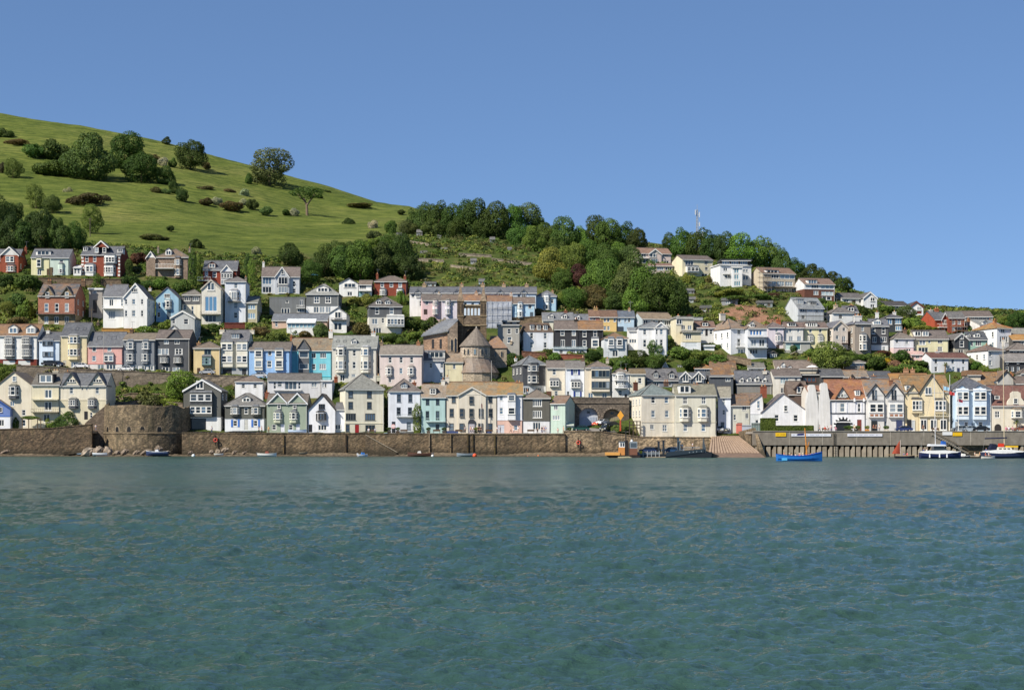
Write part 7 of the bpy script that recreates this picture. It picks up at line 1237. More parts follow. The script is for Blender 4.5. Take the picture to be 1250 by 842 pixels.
wood([('front row', [(396, 338, 302, 36, DG), (418, 340, 300, 38, MG), (440, 342, 296, 40, MG), (462, 340, 292, 38, DG), (486, 338, 294, 38, DG), (502, 342, 306, 28, DG), (378, 346, 318, 28, MG)]), ('back row', [(408, 322, 294, 34, MG), (430, 318, 290, 34, MG), (450, 314, 287, 34, LG), (472, 312, 284, 30, MG), (492, 314, 286, 24, DG)])], 'the field corner wood', 'trees of the field corner wood')
# single town trees and bushes with a place of their own
tb = [(224, 486, 452, 46, LG, 'big rounded bright green bush beside the slate boathouse', 'b'), (178, 498, 473, 38, BG, 'brown green bush above the round fort', 'u'), (205, 496, 484, 34, YG, 'yellow green low bush between fort and boathouse', 'u'), (10, 463, 440, 30, LG, 'bright rounded bush at the left edge below the white pair', 'b'), (80, 525, 500, 32, MG, 'rounded dark bush on the terrace of the twin gabled cream house', 'd'), (66, 524, 513, 16, LG, 'low bright bush beside the rounded terrace bush', 'u'), (95, 524, 516, 7, YG, 'tiny yellow green shrub on the garden sea wall', 'u'),
      (58, 525, 511, 8, YG, 'small yellow green cone conifer on the terrace', 'c'), (509, 529, 496, 17, LG, 'tall bright climbing shrub between the white and teal houses', 'c'), (1012, 453, 419, 50, LG, 'large light green tree above the long slate shed roof', 'b'), (1036, 446, 428, 26, MG, 'mid green tree behind the timber lodge', 'b'),
      (118, 352, 335, 14, MG, 'dark climbing shrub on the quoined brick villa front', 'c'), (10, 349, 333, 22, DG, 'rounded dark bush below the red brick house', 'u'), (34, 352, 331, 30, MG, 'big garden bush below the yellow and mint pair', 'u'), (70, 343, 334, 20, BG, 'brown green hedge bush in front of the mint house', 'u'), (85, 345, 337, 12, YG, 'yellow bush by the mint house corner', 'u'), (158, 340, 318, 14, DG, 'dark conifer between the brick villa and the tan villa', 'c'), (158, 350, 333, 22, DG, 'dark bush at the end of the brick villa terrace', 'u'), (172, 322, 305, 24, RP, 'copper leaved shrub left of the tan villa', 'u'),
      (235, 352, 308, 16, MG, 'tall dark cypress hedge tree right of the tan villa', 'c'), (242, 345, 312, 12, LG, 'lighter tall shrub beside the cypress', 'c'), (195, 352, 338, 20, LG, 'bright bush below the tan villa', 'u'), (222, 356, 338, 20, MG, 'bushy shrub above the slate topped cream house', 'u'), (180, 352, 340, 18, MG, 'dark green hedge shrub left under the tan villa', 'u'), (20, 378, 352, 20, MG, 'shrub on the bank under the far left garden wall', 'u'), (10, 386, 366, 22, YG, 'yellow green tree on the left bank', 'o'), (32, 388, 362, 22, LG, 'bright shrub left of the twin gabled brick house', 'u'), (20, 396, 384, 24, BG, 'brown green shrub under the yellow green bank tree', 'u'),
      (307, 352, 318, 12, LG, 'tall light hedge shrub left of the grey blue house', 'c'), (302, 346, 314, 10, MG, 'slim cypress above the bluish white tower house', 'c'), (205, 402, 388, 22, LG, 'shrub in front of the sky blue gabled house', 'u'), (180, 408, 396, 30, LG, 'bright hedge beneath the white bayed house', 'u'), (262, 404, 393, 18, MG, 'shrub beneath the cream glazed gable house', 'u'), (318, 410, 396, 22, BG, 'bush left below the peach bungalow', 'u'), (336, 416, 400, 22, LG, 'rounded shrub under the peach bungalow corner', 'u'), (320, 422, 412, 36, MG, 'hedge behind the bright sky blue house', 'u'), (392, 412, 392, 20, OG, 'grey green tree beside the conservatory', 'b'), (372, 412, 402, 16, BG, 'bush behind the turquoise house', 'u'), (440, 412, 388, 24, BG, 'bush left of the cream house on stilts', 'u'), (428, 414, 402, 16, MG, 'shrub behind the tall stone coloured house', 'u'),
      (448, 372, 356, 18, YG, 'yellow green bush below the white chalet', 'u'), (432, 372, 360, 20, YG, 'broad bush in front of the white chalet', 'u'), (488, 420, 410, 14, LG, 'clipped round bush behind the shell pink house', 'u'), (476, 416, 404, 26, MG, 'shrub below the house on stilts', 'u'), (503, 402, 384, 30, MG, 'dense bush beside the house on stilts', 'u'), (525, 402, 384, 26, DG, 'dark bush below the pink terraced house', 'u'), (545, 402, 386, 28, MG, 'mid green bush below the lilac terraced house', 'u'), (505, 414, 402, 20, LG, 'bright bush right of the stilts', 'u'), (518, 424, 410, 18, OG, 'grey green tree beside the church nave', 'o'), (490, 372, 350, 12, LG, 'shrub by the corner of the square red brick house', 'u'),
      (614, 424, 410, 16, LG, 'small bush between the church vestry and the grey building', 'u'), (628, 446, 428, 22, DG, 'dark shrubs below the grey rendered building', 'u'), (668, 436, 425, 16, DG, 'dark shrub below the mansard block', 'u'), (677, 440, 428, 14, LG, 'bright shrub at the mansard block corner', 'u'), (723, 440, 425, 20, DG, 'dark rounded tree right of the black house pair', 'b'), (733, 434, 421, 10, OG, 'small palm like shrub by the black house bay', 'u'), (685, 374, 358, 12, YG, 'golden conifer below the copper tree', 'c'), (657, 388, 374, 22, BG, 'brown green shrub by the sky blue end house', 'u'), (652, 380, 366, 6, DG, 'slim dark cypress by the powder blue house', 'c'),
      (799, 434, 415, 20, MG, 'rounded dark tree in front of the white stucco villa', 'b'), (780, 446, 428, 26, DG, 'dark tree below the white stucco villa wing', 'b'), (800, 450, 431, 28, MG, 'mid green tree below the villa bay', 'b'), (760, 452, 434, 24, MG, 'bush below the grey white cottage', 'u'), (742, 448, 434, 22, LG, 'bright bush left below the grey white cottage', 'u'), (830, 436, 420, 30, LG, 'bright bank shrub below the curved balcony flats', 'u'), (852, 440, 424, 32, LG, 'broad bright bank shrub below the white outbuilding', 'u'), (872, 446, 430, 28, MG, 'bank shrub below the huge white villa', 'u'), (845, 450, 434, 26, DG, 'dark bank shrub over the slate dormered block', 'u'), (875, 388, 378, 12, YG, 'yellow shrub beside the timber cottage', 'u'), (730, 390, 376, 12, RP, 'small dark copper shrub above the red terraced house', 'u'), (842, 394, 382, 12, RP, 'dark purple shrub above the cream flats', 'u'),
      (890, 361, 351, 38, YG, 'long golden hedge below the white modern cube house', 'u'), (895, 368, 359, 34, MG, 'green hedge under the golden hedge', 'u'), (865, 345, 336, 9, BG, 'brown rounded shrub in front of the cream hilltop house', 'u'), (943, 363, 356, 15, RP, 'red leaved domed shrub under the scaffolded hilltop house', 'u'), (930, 366, 358, 26, MG, 'hedge beside the red leaved shrub', 'u'), (970, 368, 359, 14, LG, 'green shrub below the hilltop scaffold', 'u'), (838, 346, 330, 10, YG, 'rusty yellow shrub left of the cream hilltop house', 'u'), (874, 358, 347, 14, YG, 'yellow green shrub on the lawn below the cream hilltop house', 'u'), (1012, 378, 366, 22, LG, 'light green shrub right of the brick floored hilltop house', 'u'), (1003, 376, 362, 18, MG, 'mid green shrub behind the scaffolded grey house', 'u'),
      (1053, 384, 371, 14, DG, 'dark shrub behind the white chimneys', 'b'), (1083, 382, 372, 28, MG, 'hedge between the two skyline bungalows', 'u'), (1107, 392, 371, 24, OG, 'grey leaved tree in front of the black roofed skyline house', 'o'), (1115, 402, 384, 24, LG, 'bright shrub below the grey leaved tree', 'u'), (1128, 404, 396, 30, YG, 'hedge above the box dormered yellow house', 'u'), (1075, 374, 367, 8, MG, 'small shrub at the end of the skyline bungalow', 'u'),
      (1069, 450, 431, 24, DG, 'dark broad shrub above the red brick strip roof', 'u'), (1082, 446, 435, 12, 'b09a2a', 'golden yellow shrub on the bank', 'u'), (1078, 434, 426, 16, RP, 'dark red shrub under the slate hung pair', 'u'), (1100, 440, 424, 20, DG, 'dark shrub by the pink ground floor cottage', 'u'), (1093, 448, 438, 20, 'a07a6a', 'pinkish flowering shrub on the bank', 'u'), (1106, 454, 442, 26, LG, 'bright shrub beneath the pink annexe', 'u'), (1122, 456, 444, 20, LG, 'bright shrub left of the long white cottage', 'u'), (1124, 446, 440, 20, DG, 'dark hedge under the pink annexe', 'u'), (1052, 440, 431, 12, MG, 'shrub under the taupe house bay', 'u'), (1090, 456, 446, 22, MG, 'bank shrub above the tan hip roof', 'u'),
      (1192, 452, 438, 16, MG, 'shrub left of the veranda house', 'u'), (1200, 456, 444, 14, LG, 'shrub below the veranda house', 'u'), (1210, 456, 450, 36, LG, 'grassy hedge below the brown hipped white house', 'u'), (1183, 404, 396, 10, OG, 'small shrub under the school', 'u'), (1228, 400, 384, 20, LG, 'light green tree right of the school', 'b'), (1242, 404, 381, 26, DG, 'dark pine at the right edge of the skyline', 'd'), (1211, 388, 379, 9, DG, 'dark skyline tree at the school end', 'b'), (968, 430, 418, 10, MG, 'shrub near the garden room', 'u'), (990, 434, 424, 14, LG, 'bright shrub by the yellow terrace end', 'u'),
      (758, 530, 516, 26, OG, 'feathery grey green shrub on the river wall by the orange diamond', 'u'), (763, 531, 520, 14, LG, 'small bright shrub on the river wall', 'u'), (638, 470, 459, 12, LG, 'small bright shrub behind the salmon fronted house roof', 'u'), (20, 524, 506, 8, DG, 'dark climber beside the royal blue boathouse cottage', 'u')]
for a in tb:
 (tree if a[6] in 'bodc' else bush)(*a[:6], a[6], group='garden trees and bushes of the town')
for px, base, top, w_, lb in ((1153.5, 456, 441, 10, 'palm with a shaggy head in front of the long white cottage'), (1240.5, 527, 512, 11, 'small palm on the quay before the curved gable house'), (303, 480, 466, 9, 'little cordyline palm behind the shuttered cottage')):
 Y = gY(px, base); p = P(px, base, Y); s = Y/F; r_ = empty('palm', p, 0, lb, 'palm'); Hh = (base-top)*s; k = MB(); k.tube((0, 0, -.5), (.1, 0, Hh*.72), .22, .17, 7); build(k, 'trunk', 'timber', r_, '8a7458'); k = MB(); rg = random.Random(int(px))
 for i in range(26):
  t = rg.uniform(0, 6.28); e = rg.uniform(-.5, 1.3); L_ = w_*s*.55; d = Vector((math.cos(t)*math.cos(e), math.sin(t)*math.cos(e), math.sin(e))); a = Vector((.1, 0, Hh*.72)); m_ = a+d*L_*.6; e_ = a+d*L_+Vector((0, 0, -L_*.35)); sd = Vector((-math.sin(t), math.cos(t), 0))*.13
  k.face(a, m_-sd, e_, m_+sd)
 build(k, 'fronds', 'leaf', r_, '6a7434')
# clipped hedges on the quay
for x0, x1, y0, y1, lb in ((929.5, 946.5, 511, 527, 'tall box clipped ivy hedge at the corner of the quay'), (947, 993, 520, 527, 'long low clipped hedge in front of the half hipped white cottage')):
 Y = 404.0; a, b_ = P(x0, y1, Y), P(x1, y0, Y); rg = np.random.default_rng(3); V = []; Fc = []
 for _ in range(7000):
  ax = rg.integers(3); p = np.array([rg.uniform(a.x, b_.x), rg.uniform(Y, Y+1.6), rg.uniform(a.z, b_.z)]); nr = np.zeros(3)
  if ax == 0: p[1] = Y+rg.uniform(-.1, .1); nr[1] = -1
  elif ax == 1: p[2] = b_.z+rg.uniform(-.1, .1); nr[2] = 1
  else: sd = rg.integers(2); p[0] = (a.x, b_.x)[sd]; nr[0] = -1 if sd == 0 else 1
  nr = nr+rg.normal(size=3)*.4; nr /= np.linalg.norm(nr); t = np.cross(nr, rg.normal(size=3)); t /= np.linalg.norm(t); u = np.cross(nr, t); i = len(V); V += [tuple(p-t*.22), tuple(p+u*.16), tuple(p+t*.22), tuple(p-u*.16)]; Fc.append((i, i+1, i+2, i+3))
 me = bpy.data.meshes.new('hedge'); me.from_pydata(V, [], Fc); me.materials.append(MT['leaf']); tag(ob('hedge', me, None, '5a6a30'), lb, 'hedge', 'clipped hedges on the quay')
# ---- ground cover: undergrowth of gardens and banks, nobody could count it
def undergrowth():
 rg = np.random.default_rng(21); V = []; Fc = []; kinds = []; cnt = []
 fp = [(x, y, hw, D, math.cos(r), math.sin(r)) for x, y, hw, D, r in FOOT]; n_ = 0
 def near_house(x, y):
  for (hx_, hy_, hw, D, c, s) in fp:
   dx, dy = x-hx_, y-hy_
   if abs(dx) > 25 or abs(dy) > 25: continue
   u, v = dx*c+dy*s, -dx*s+dy*c
   if -hw < u < hw and -1.2 < v < D+.5: return 2
   if -hw < u < hw and -5 < v < 0: return 1
  return 0
 tries = 0
 while n_ < 6400 and tries < 60000:
  tries += 1; Y = 422+(rg.random()**1.3)*190; px = rg.uniform(-40, 1290); X = (px-CX)*Y/F; py = prof(px, Y)
  if prof(px, Y+6) > py+.2 and Y > 560: continue
  if px < 540 and py < np.interp(px, FIELD[:, 0], FIELD[:, 1])+2: continue
  if (inpoly(px, py, RED) and rg.random() > .3) or (870 < px < 945 and py > 505) or (690 < px < 770 and py > 480): continue
  if Y < 424 and px > 730: continue
  h = near_house(X, Y)
  if h == 2: continue
  wild = 500 < px < 850 and py < 372
  r = rg.uniform(.5, 1.1) if h == 1 else rg.uniform(.8, 2.0)
  if wild: r = .5+rg.pareto(2.2)*.7; r = min(r, 2.8)
  z = gz(X, Y); m_ = int(12+26*r); kinds.append(rg.integers(4)); cnt.append(m_); n_ += 1; hgt = r*rg.uniform(.5, .9); ls = .34
  d = rg.normal(size=(m_, 3)); d /= np.linalg.norm(d, axis=1)[:, None]; d[:, 2] = np.abs(d[:, 2])
  for q in d:
   p = np.array([X, Y, z])+q*np.array([r, r, hgt])*rg.uniform(.75, 1.08); nr = q+rg.normal(size=3)*.5; nr /= np.linalg.norm(nr); t = np.cross(nr, rg.normal(size=3)); t /= np.linalg.norm(t)+1e-9; u = np.cross(nr, t); i = len(V); a = ls*rg.uniform(.7, 1.3); b_ = ls*rg.uniform(.5, .9)
   V += [tuple(p-t*a), tuple(p+u*b_), tuple(p+t*a), tuple(p-u*b_)]; Fc.append((i, i+1, i+2, i+3))
 kf = np.repeat(kinds, cnt)
 for half, cc, nm in ((0, '45592a', 'dark_undergrowth'), (1, '5c7231', 'green_undergrowth'), (2, '7b8540', 'pale_undergrowth'), (3, '6b6a40', 'olive_undergrowth')):
  fs = [f for j, f in enumerate(Fc) if kf[j] == half]; us = sorted({i for f in fs for i in f}); mp = {i: j for j, i in enumerate(us)}
  me = bpy.data.meshes.new(nm); me.from_pydata([V[i] for i in us], [], [tuple(mp[i] for i in f) for f in fs]); me.materials.append(MT['leaf']); ob(nm, me, None, cc, kind='stuff')
undergrowth()
# ---- allotment terraces: sheds, low walls
for px, base, w_, h_, c, lb in ((487, 290, 6, 5, 'b8b2a6', 'pale shed at the top of the field corner'), (512, 288, 7, 7, '8a8f94', 'grey shed beneath the ridge wood'), (536, 291, 4, 3.5, 'd0ccc0', 'small white shed under the ridge wood'), (601, 296, 6, 6, '8e9296', 'light grey shed with flat roof on the allotments'), (578, 322, 7, 6, '9aa0a4', 'grey shed with a sloping roof mid allotments'), (542, 308, 7, 5, '7d6a56', 'brown timber shed mid allotments'), (622, 306, 5, 3.5, 'd4d4d0', 'tiny white shed by the mid green allotment tree'), (588, 348, 7, 7, 'a9c4d4', 'pale blue summerhouse above the terraces'), (517, 313, 8, 6, '75706a', 'dark grey shed among the allotment walls'), (525, 350, 14, 6, 'a8b4b0', 'long greenhouse above the white end house'), (843, 358, 9, 5, '8a8d90', 'dark shed on the lawn below the cream hilltop house'), (845, 369, 9, 6, 'b0bcc0', 'grey blue garden cabin beside the wood'), (862, 381, 12, 8, '8c7f70', 'stone garden pavilion above the timber cottage'), (891, 372, 19, 8, '9a9c9e', 'long grey metal container above the red earth bank'), (934, 374, 18, 7, '8a9490', 'green roofed garden pavilion right of the red earth bank'), (30, 389, 7, 5, '9aa29a', 'little grey shed on the left bank')):
 H('shed', lb, px-w_/2, px+w_/2, base, base-h_*.6, base-h_, 'S' if w_ < 12 else 'T', c, '6c6c6a', D=3.5, found=1.5, win=[w(base-h_*.5, base-h_*.15, w_*.3, px-w_*.15, st='c'), w(base-h_*.52, base-.1, w_*.2, px+w_*.25, st='d', c='6a5e50')] if w_ > 5 else [], fascia=None, cat='shed', oh=.2)
for i, (xa, ya, xb, yb, lb) in enumerate(((500, 297, 528, 301, 'topmost pale allotment terrace wall'), (510, 318, 542, 320, 'grey allotment terrace wall beside the dark grey shed'), (550, 326, 582, 330, 'allotment wall under the sloping roofed shed'), (600, 318, 650, 324, 'long low allotment wall toward the slope wood'), (560, 312, 600, 314, 'short allotment wall in the middle'))):
 wall_thing('garden_wall', lb, [(xa, ya-2.5, ya+1, gY(xa, ya)-.3), (xb, yb-2.5, yb+1, gY(xb, yb)-.3)], .4, '9a8f7e', step=2.5)
# ================================================================ people
def skin_mesh(nm, chain, m, sub=1):
 """one continuous body grown round a skeleton: chain = list of (parent index, position, radius)"""
 me = bpy.data.meshes.new(nm); me.from_pydata([c[1] for c in chain], [(c[0], i) for i, c in enumerate(chain) if c[0] is not None], []); o = bpy.data.objects.new(nm, me); col.objects.link(o)
 sk = o.modifiers.new('skin', 'SKIN'); sk.use_smooth_shade = True
 for i, c in enumerate(chain):
  v = me.skin_vertices[0].data[i]; r = c[2]; v.radius = r if isinstance(r, tuple) else (r, r); v.use_root = i == 0
 if sub: sb = o.modifiers.new('sub', 'SUBSURF'); sb.levels = sub; sb.render_levels = sub
 dg = bpy.context.evaluated_depsgraph_get(); dg.update(); out = bpy.data.meshes.new_from_object(o.evaluated_get(dg)); out.name = nm; bpy.data.objects.remove(o); bpy.data.meshes.remove(me); out.materials.clear(); out.materials.append(MT[m]); return out
def person_proto(pose):
 hip = .92 if pose != 'sit' else .50; L = {'stand': ((.09, 0, .50), (.10, .01, .08)), 'walk': ((.09, -.12, .50), (.09, -.28, .10)), 'sit': ((.11, -.42, .50), (.11, -.46, .06))}[pose]; Rl = {'stand': ((-.09, 0, .50), (-.10, .01, .08)), 'walk': ((-.09, .10, .52), (-.09, .36, .16)), 'sit': ((-.11, -.42, .50), (-.11, -.46, .06))}[pose]
 d = hip-.92; Z = lambda z: z+d
 body = [(None, (0, 0, Z(.95)), (.14, .11)), (0, (0, 0, Z(1.12)), (.13, .10)), (1, (0, 0, Z(1.36)), (.15, .11)), (2, (0, 0, Z(1.48)), (.06, .06)), (3, (0, -.01, Z(1.56)), (.055, .06)), (4, (0, -.015, Z(1.64)), (.085, .10)), (5, (0, -.01, Z(1.72)), (.075, .085))]
 def add(p, pos, r): body.append((p, pos, r)); return len(body)-1
 legs = {}
 for sx, (kn, an) in ((1, L), (-1, Rl)):
  h = add(0, (sx*.09, 0, Z(.88)), (.085, .085)); k_ = add(h, kn, (.058, .058)); a = add(k_, an, (.04, .04)); f = add(a, (an[0], an[1]-.13, an[2]-.04), (.04, .03))
  s_ = add(2, (sx*.19, 0, Z(1.40)), (.055, .055)); sw = {'stand': .0, 'walk': sx*.16, 'sit': -.16}[pose]; e = add(s_, (sx*.24, sw*.5+.02, Z(1.13)), (.042, .042)); w_ = add(e, (sx*.25, sw-.06 if pose != 'sit' else -.3, Z(.88) if pose != 'sit' else Z(1.06)), (.03, .03))
  wp = body[w_][1]; pm = add(w_, (wp[0], wp[1]-.02, wp[2]-.07), (.036, .02))
  for q in range(4): add(pm, (wp[0]+(q-1.5)*.02, wp[1]-.035-.004*q, wp[2]-.155+.008*abs(q-1.4)), (.009, .009))
  add(pm, (wp[0]-sx*.04, wp[1]-.05, wp[2]-.105), (.010, .010))
 bm = skin_mesh('body', body, 'skin', 1)
 sh = [(None, (0, 0, Z(.93)), (.165, .135)), (0, (0, 0, Z(1.12)), (.155, .125)), (1, (0, 0, Z(1.38)), (.175, .135)), (2, (0, 0, Z(1.46)), (.075, .075))]
 for sx in (1, -1):
  sw = {'stand': .0, 'walk': sx*.16, 'sit': -.16}[pose]; sh.append((2, (sx*.19, 0, Z(1.40)), (.075, .075))); sh.append((len(sh)-1, (sx*.235, sw*.4+.01, Z(1.18)), (.062, .062)))
 shm = skin_mesh('shirt', sh, 'cloth', 1)
 tr = [(None, (0, 0, Z(.96)), (.16, .13)), (0, (0, 0, Z(.90)), (.165, .135))]
 for sx, (kn, an) in ((1, L), (-1, Rl)):
  tr.append((1, (sx*.09, 0, Z(.84)), (.105, .105))); a = len(tr)-1; tr.append((a, kn, (.078, .078))); tr.append((a+1, (an[0], an[1], an[2]+.06), (.062, .062)))
 trm = skin_mesh('trousers', tr, 'cloth', 1)
 k = MB(); n_ = 10; rings = []
 for j in range(5):
  t = j/4*math.pi*.52; rings.append([(math.cos(2*math.pi*i/n_)*.098*math.cos(t*.9), .012+math.sin(2*math.pi*i/n_)*.112*math.cos(t*.9), Z(1.655)+.125*math.sin(t)) for i in range(n_)])
 k.loft(rings); hm = k.mesh('hair', 'cloth'); k = MB(); k.box(-.012, .012, -.128, -.10, Z(1.62), Z(1.66)); k.box(-.03, .03, -.112, -.098, Z(1.585), Z(1.595))
 for sx in (-1, 1): k.box(sx*.035-.012, sx*.035+.012, -.113, -.10, Z(1.665), Z(1.68)); k.box(sx*.088-.008, sx*.088+.008, -.02, .02, Z(1.61), Z(1.67))
 fm = k.mesh('face', 'skin'); return bm, shm, trm, hm, fm
PP = {p_: person_proto(p_) for p_ in ('stand', 'walk', 'sit')}
def person(loc, rz, pose, shirt, trs, label, hair='4a3a2c', skin='c99a7c', group='people along the waterfront', sc=1.0):
 b_, s_, t_, h_, f_ = PP[pose]; r_ = empty('person', loc, rz, label, 'person', group); S = Matrix.Scale(sc, 4)
 for nm, me, c in (('body', b_, skin), ('shirt', s_, shirt), ('trousers', t_, trs), ('hair', h_, hair), ('face', f_, skin)): ob(nm, me, r_, c, S)
 return r_
def qp(px, Y=408.5, z=5.74): return Vector(((px-CX)*Y/F, Y, z))
ZR = CH+(HY-558)*390/F+(558-526.6)*390/F-.02
for px, pose, rz, s_, t_, lb, hr in ((258.5, 'stand', .4, 'd9dde6', '4a5a78', 'person in a pale shirt standing by the boathouse opening', '4a3a2c'), (316, 'walk', 1.5, '5c4f56', '33363e', 'person in dark clothes walking past the blue shutters', '2c2420'), (319.5, 'walk', 1.5, 'b0707a', '4a4a50', 'person in a dusty pink top walking past the blue shutters', '6a5038'), (328, 'stand', 0, 'c9a870', '7a6a58', 'person in a tan top by the sage green pair', '7a5a3a'),
          (450, 'sit', 0, 'e4e4e8', '8a8a90', 'person in white seated under the cream four storey house', '5a4a3a'), (458, 'sit', 0, 'aab4c6', '50566a', 'person in pale blue seated under the cream four storey house', '8a7a60'), (568, 'stand', .5, 'c9c4c8', '3c3c44', 'person in light grey left of the dark porch', '3a2e26'), (574.5, 'walk', -1.2, 'd0a090', '5a5058', 'person in a salmon top in front of the dark porch', '5a4030'), (577, 'walk', -1.2, 'e2dedc', '6a6068', 'person in white in front of the dark porch', '8a6a4a'), (586.5, 'stand', 0, '22262e', '24262c', 'person all in black by the flagpole', '1e1a18'), (584, 'stand', .8, '2c3038', '2a2c34', 'second person in near black beside the flagpole one, slightly lighter jacket', '2a2420'),
          (607, 'stand', 0, 'dcdce2', '8c8a92', 'person in white before the pale garage door', '6a5844'), (610.5, 'stand', 1.0, 'b8c0d0', '9a94a0', 'person in pale blue before the pale garage door', '4a3c30'), (623.5, 'walk', 1.5, 'd9b09a', '8a7468', 'person in a peach top by the salmon wall', '7a5a40'), (632.5, 'stand', -.5, 'dfe2ec', 'c4b0a4', 'person in a white shirt at the salmon wall corner', '5a4634'), (627, 'sit', 0, 'd8d0d0', '9a8a8a', 'person in cream seated on the quay edge', '7a6a58'), (661.5, 'stand', .4, '2c2e36', '3a4a7a', 'person in a dark jacket by the slate fronted house', '2a221e'), (664, 'walk', 1.4, 'c04a44', '50506a', 'person in a red top by the slate fronted house', '4a3628'), (666, 'stand', 0, '8aa0c8', 'c8c0c0', 'person in a sky blue top by the slate fronted house', '6a5644'), (656, 'sit', 0, '5a4e4a', '4a4a50', 'person in brown seated by the slate fronted house', '3c3028'),
          (681, 'sit', 0, 'd0b0a8', 'a89a98', 'person in blush pink seated outside the mint cottage', '6a5644'), (688, 'walk', -1.4, 'dca890', 'b09a8c', 'person in a peach top walking by the mint cottage', '8a6a4a'), (117, 'stand', .3, 'dcdce0', '8a8490', 'person in white on the fort steps', '4a3a30')):
 loc = qp(px) if px > 200 else P(px, 526, 407)
 person(loc, rz, pose, s_, t_, lb, hr)
for px, pose, rz, s_, t_, lb in ((1000.5, 'walk', 1.3, '6a7488', '3c4252', 'person in slate blue in the doorway of the buttressed building'), (1007, 'sit', 0, 'c4483c', '6a5a58', 'person in red seated near the buttressed building'), (1010, 'sit', .4, 'e0dcdc', '8a8488', 'person in white seated near the buttressed building'), (1014.5, 'stand', 0, 'd8c8d0', '7a6a80', 'person in lilac left of the striped arch'), (1020, 'sit', 0, 'c08aa0', '7a6a78', 'person in rose seated at the striped arch'), (1043, 'stand', -.4, 'd0ccb0', '6a685a', 'person in cream right of the striped arch'), (1066.5, 'stand', .4, '8a3c34', '2c2e3a', 'person in brick red on the quay by the grey bayed house'), (1069.5, 'stand', 0, '2c3040', '2a2a34', 'person in navy beside the brick red one'), (1073.5, 'stand', 0, 'dcd8d8', '8a868c', 'person in white beneath the grey bays'), (1127, 'stand', 0, '4a2c24', '2a2a2e', 'person in dark brown under the yellow hotel'), (1142, 'sit', 0, 'e4e4e8', 'a0a0a8', 'person in white seated on the hotel terrace'), (1228, 'sit', 0, 'd88aa4', '9a7a8a', 'person in bright pink on the bench by the curved gable'), (1231.5, 'sit', 0, 'e0e0ea', '8a8a98', 'person in white on the bench by the curved gable'), (1236, 'sit', 0, 'c8909c', '7a6a74', 'person in faded rose on the bench by the curved gable')):
 person(qp(px, 391.6 if px != 1000.5 else 400, ZR), rz, pose, s_, t_, lb)
# ================================================================ cars
def car_mesh():
 k = MB(); prof_ = [(-2.05, .35), (-2.05, .75), (-1.95, .86), (-1.1, .98), (1.55, 1.0), (2.0, .90), (2.08, .55), (2.05, .35)]
 def rg(y, s): return [(x*s, y, z) for x, z in prof_]
 k.loft([rg(-.80, .965), rg(-.86, 1.0), rg(.86, 1.0), rg(.80, .965)]); body = k.mesh('body', 'paint')
 k = MB(); cab = [(-1.12, .97), (-.35, 1.45), (.95, 1.46), (1.62, .99)]
 k.loft([[(x, y*1.0, z) for x, z in cab] for y in (-.74, -.70, .70, .74)]); cabin = k.mesh('roof', 'paint')
 k = MB(); s = .775
 for sy in (-1, 1):
  for a in ([(-.92, 1.03), (-.36, 1.38), (.22, 1.39), (.22, 1.03)], [(.32, 1.03), (.32, 1.39), (.86, 1.39), (1.38, 1.03)]):
   k.prism(a, sy*.745, sy*.765, 'y')
 side = k.mesh('side_window', 'glass'); k = MB(); k.face((-1.14, -.62, 1.0), (-1.14, .62, 1.0), (-.44, .60, 1.44), (-.44, -.60, 1.44)); ws = k.mesh('windscreen', 'glass')
 k = MB(); k.face((1.64, -.62, 1.02), (1.01, -.6, 1.44), (1.01, .6, 1.44), (1.64, .62, 1.02)); rw = k.mesh('rear_window', 'glass')
 k = MB(); n_ = 14; k.loft([[(.32*math.cos(2*math.pi*i/n_), y, .32*math.sin(2*math.pi*i/n_)) for i in range(n_)] for y in (-.11, .11)]); wh = k.mesh('wheel', 'cloth')
 k = MB(); k.loft([[(.19*math.cos(2*math.pi*i/n_), y, .19*math.sin(2*math.pi*i/n_)) for i in range(n_)] for y in (-.12, .12)]); rim = k.mesh('rim', 'paint')
 k = MB(); k.box(-2.08, -2.0, -.16, .16, -.07, .07); hl = k.mesh('headlight', 'paint'); k = MB(); k.box(2.0, 2.09, -.13, .13, -.09, .09); tl = k.mesh('tail_light', 'paint'); k = MB(); k.box(-.03, .03, -.26, .26, -.06, .06); npl = k.mesh('number_plate', 'paint')
 return body, cabin, side, ws, rw, wh, rim, hl, tl, npl
CAR = car_mesh()
def car(loc, rz, c, label, sc=1.0, tall=1.0, group='parked cars'):
 body, cabin, side, ws, rw, wh, rim, hl, tl, npl = CAR; r_ = empty('car', loc, rz, label, 'car', group); S = Matrix.Diagonal((sc, sc, sc*tall, 1))
 ob('body', body, r_, c, S); ob('roof', cabin, r_, c, S); ob('side_window', side, r_, '1c2228', S); ob('windscreen', ws, r_, '242c34', S); ob('rear_window', rw, r_, '20262c', S)
 for x in (-1.28, 1.28):
  for y in (-.76, .76): w_ = ob('wheel', wh, r_, '1a1a1b', S @ Matrix.Translation((x, y, .33))); ob('rim', rim, w_, '9a9a9c')
 for y in (-.62, .62): ob('headlight', hl, r_, 'd8d8d4', S @ Matrix.Translation((0, y, .70))); ob('tail_light', tl, r_, '8a1c1a', S @ Matrix.Translation((0, y, .76)))
 ob('number_plate', npl, r_, 'd8d4b0', S @ Matrix.Translation((-2.08, 0, .5))); return r_
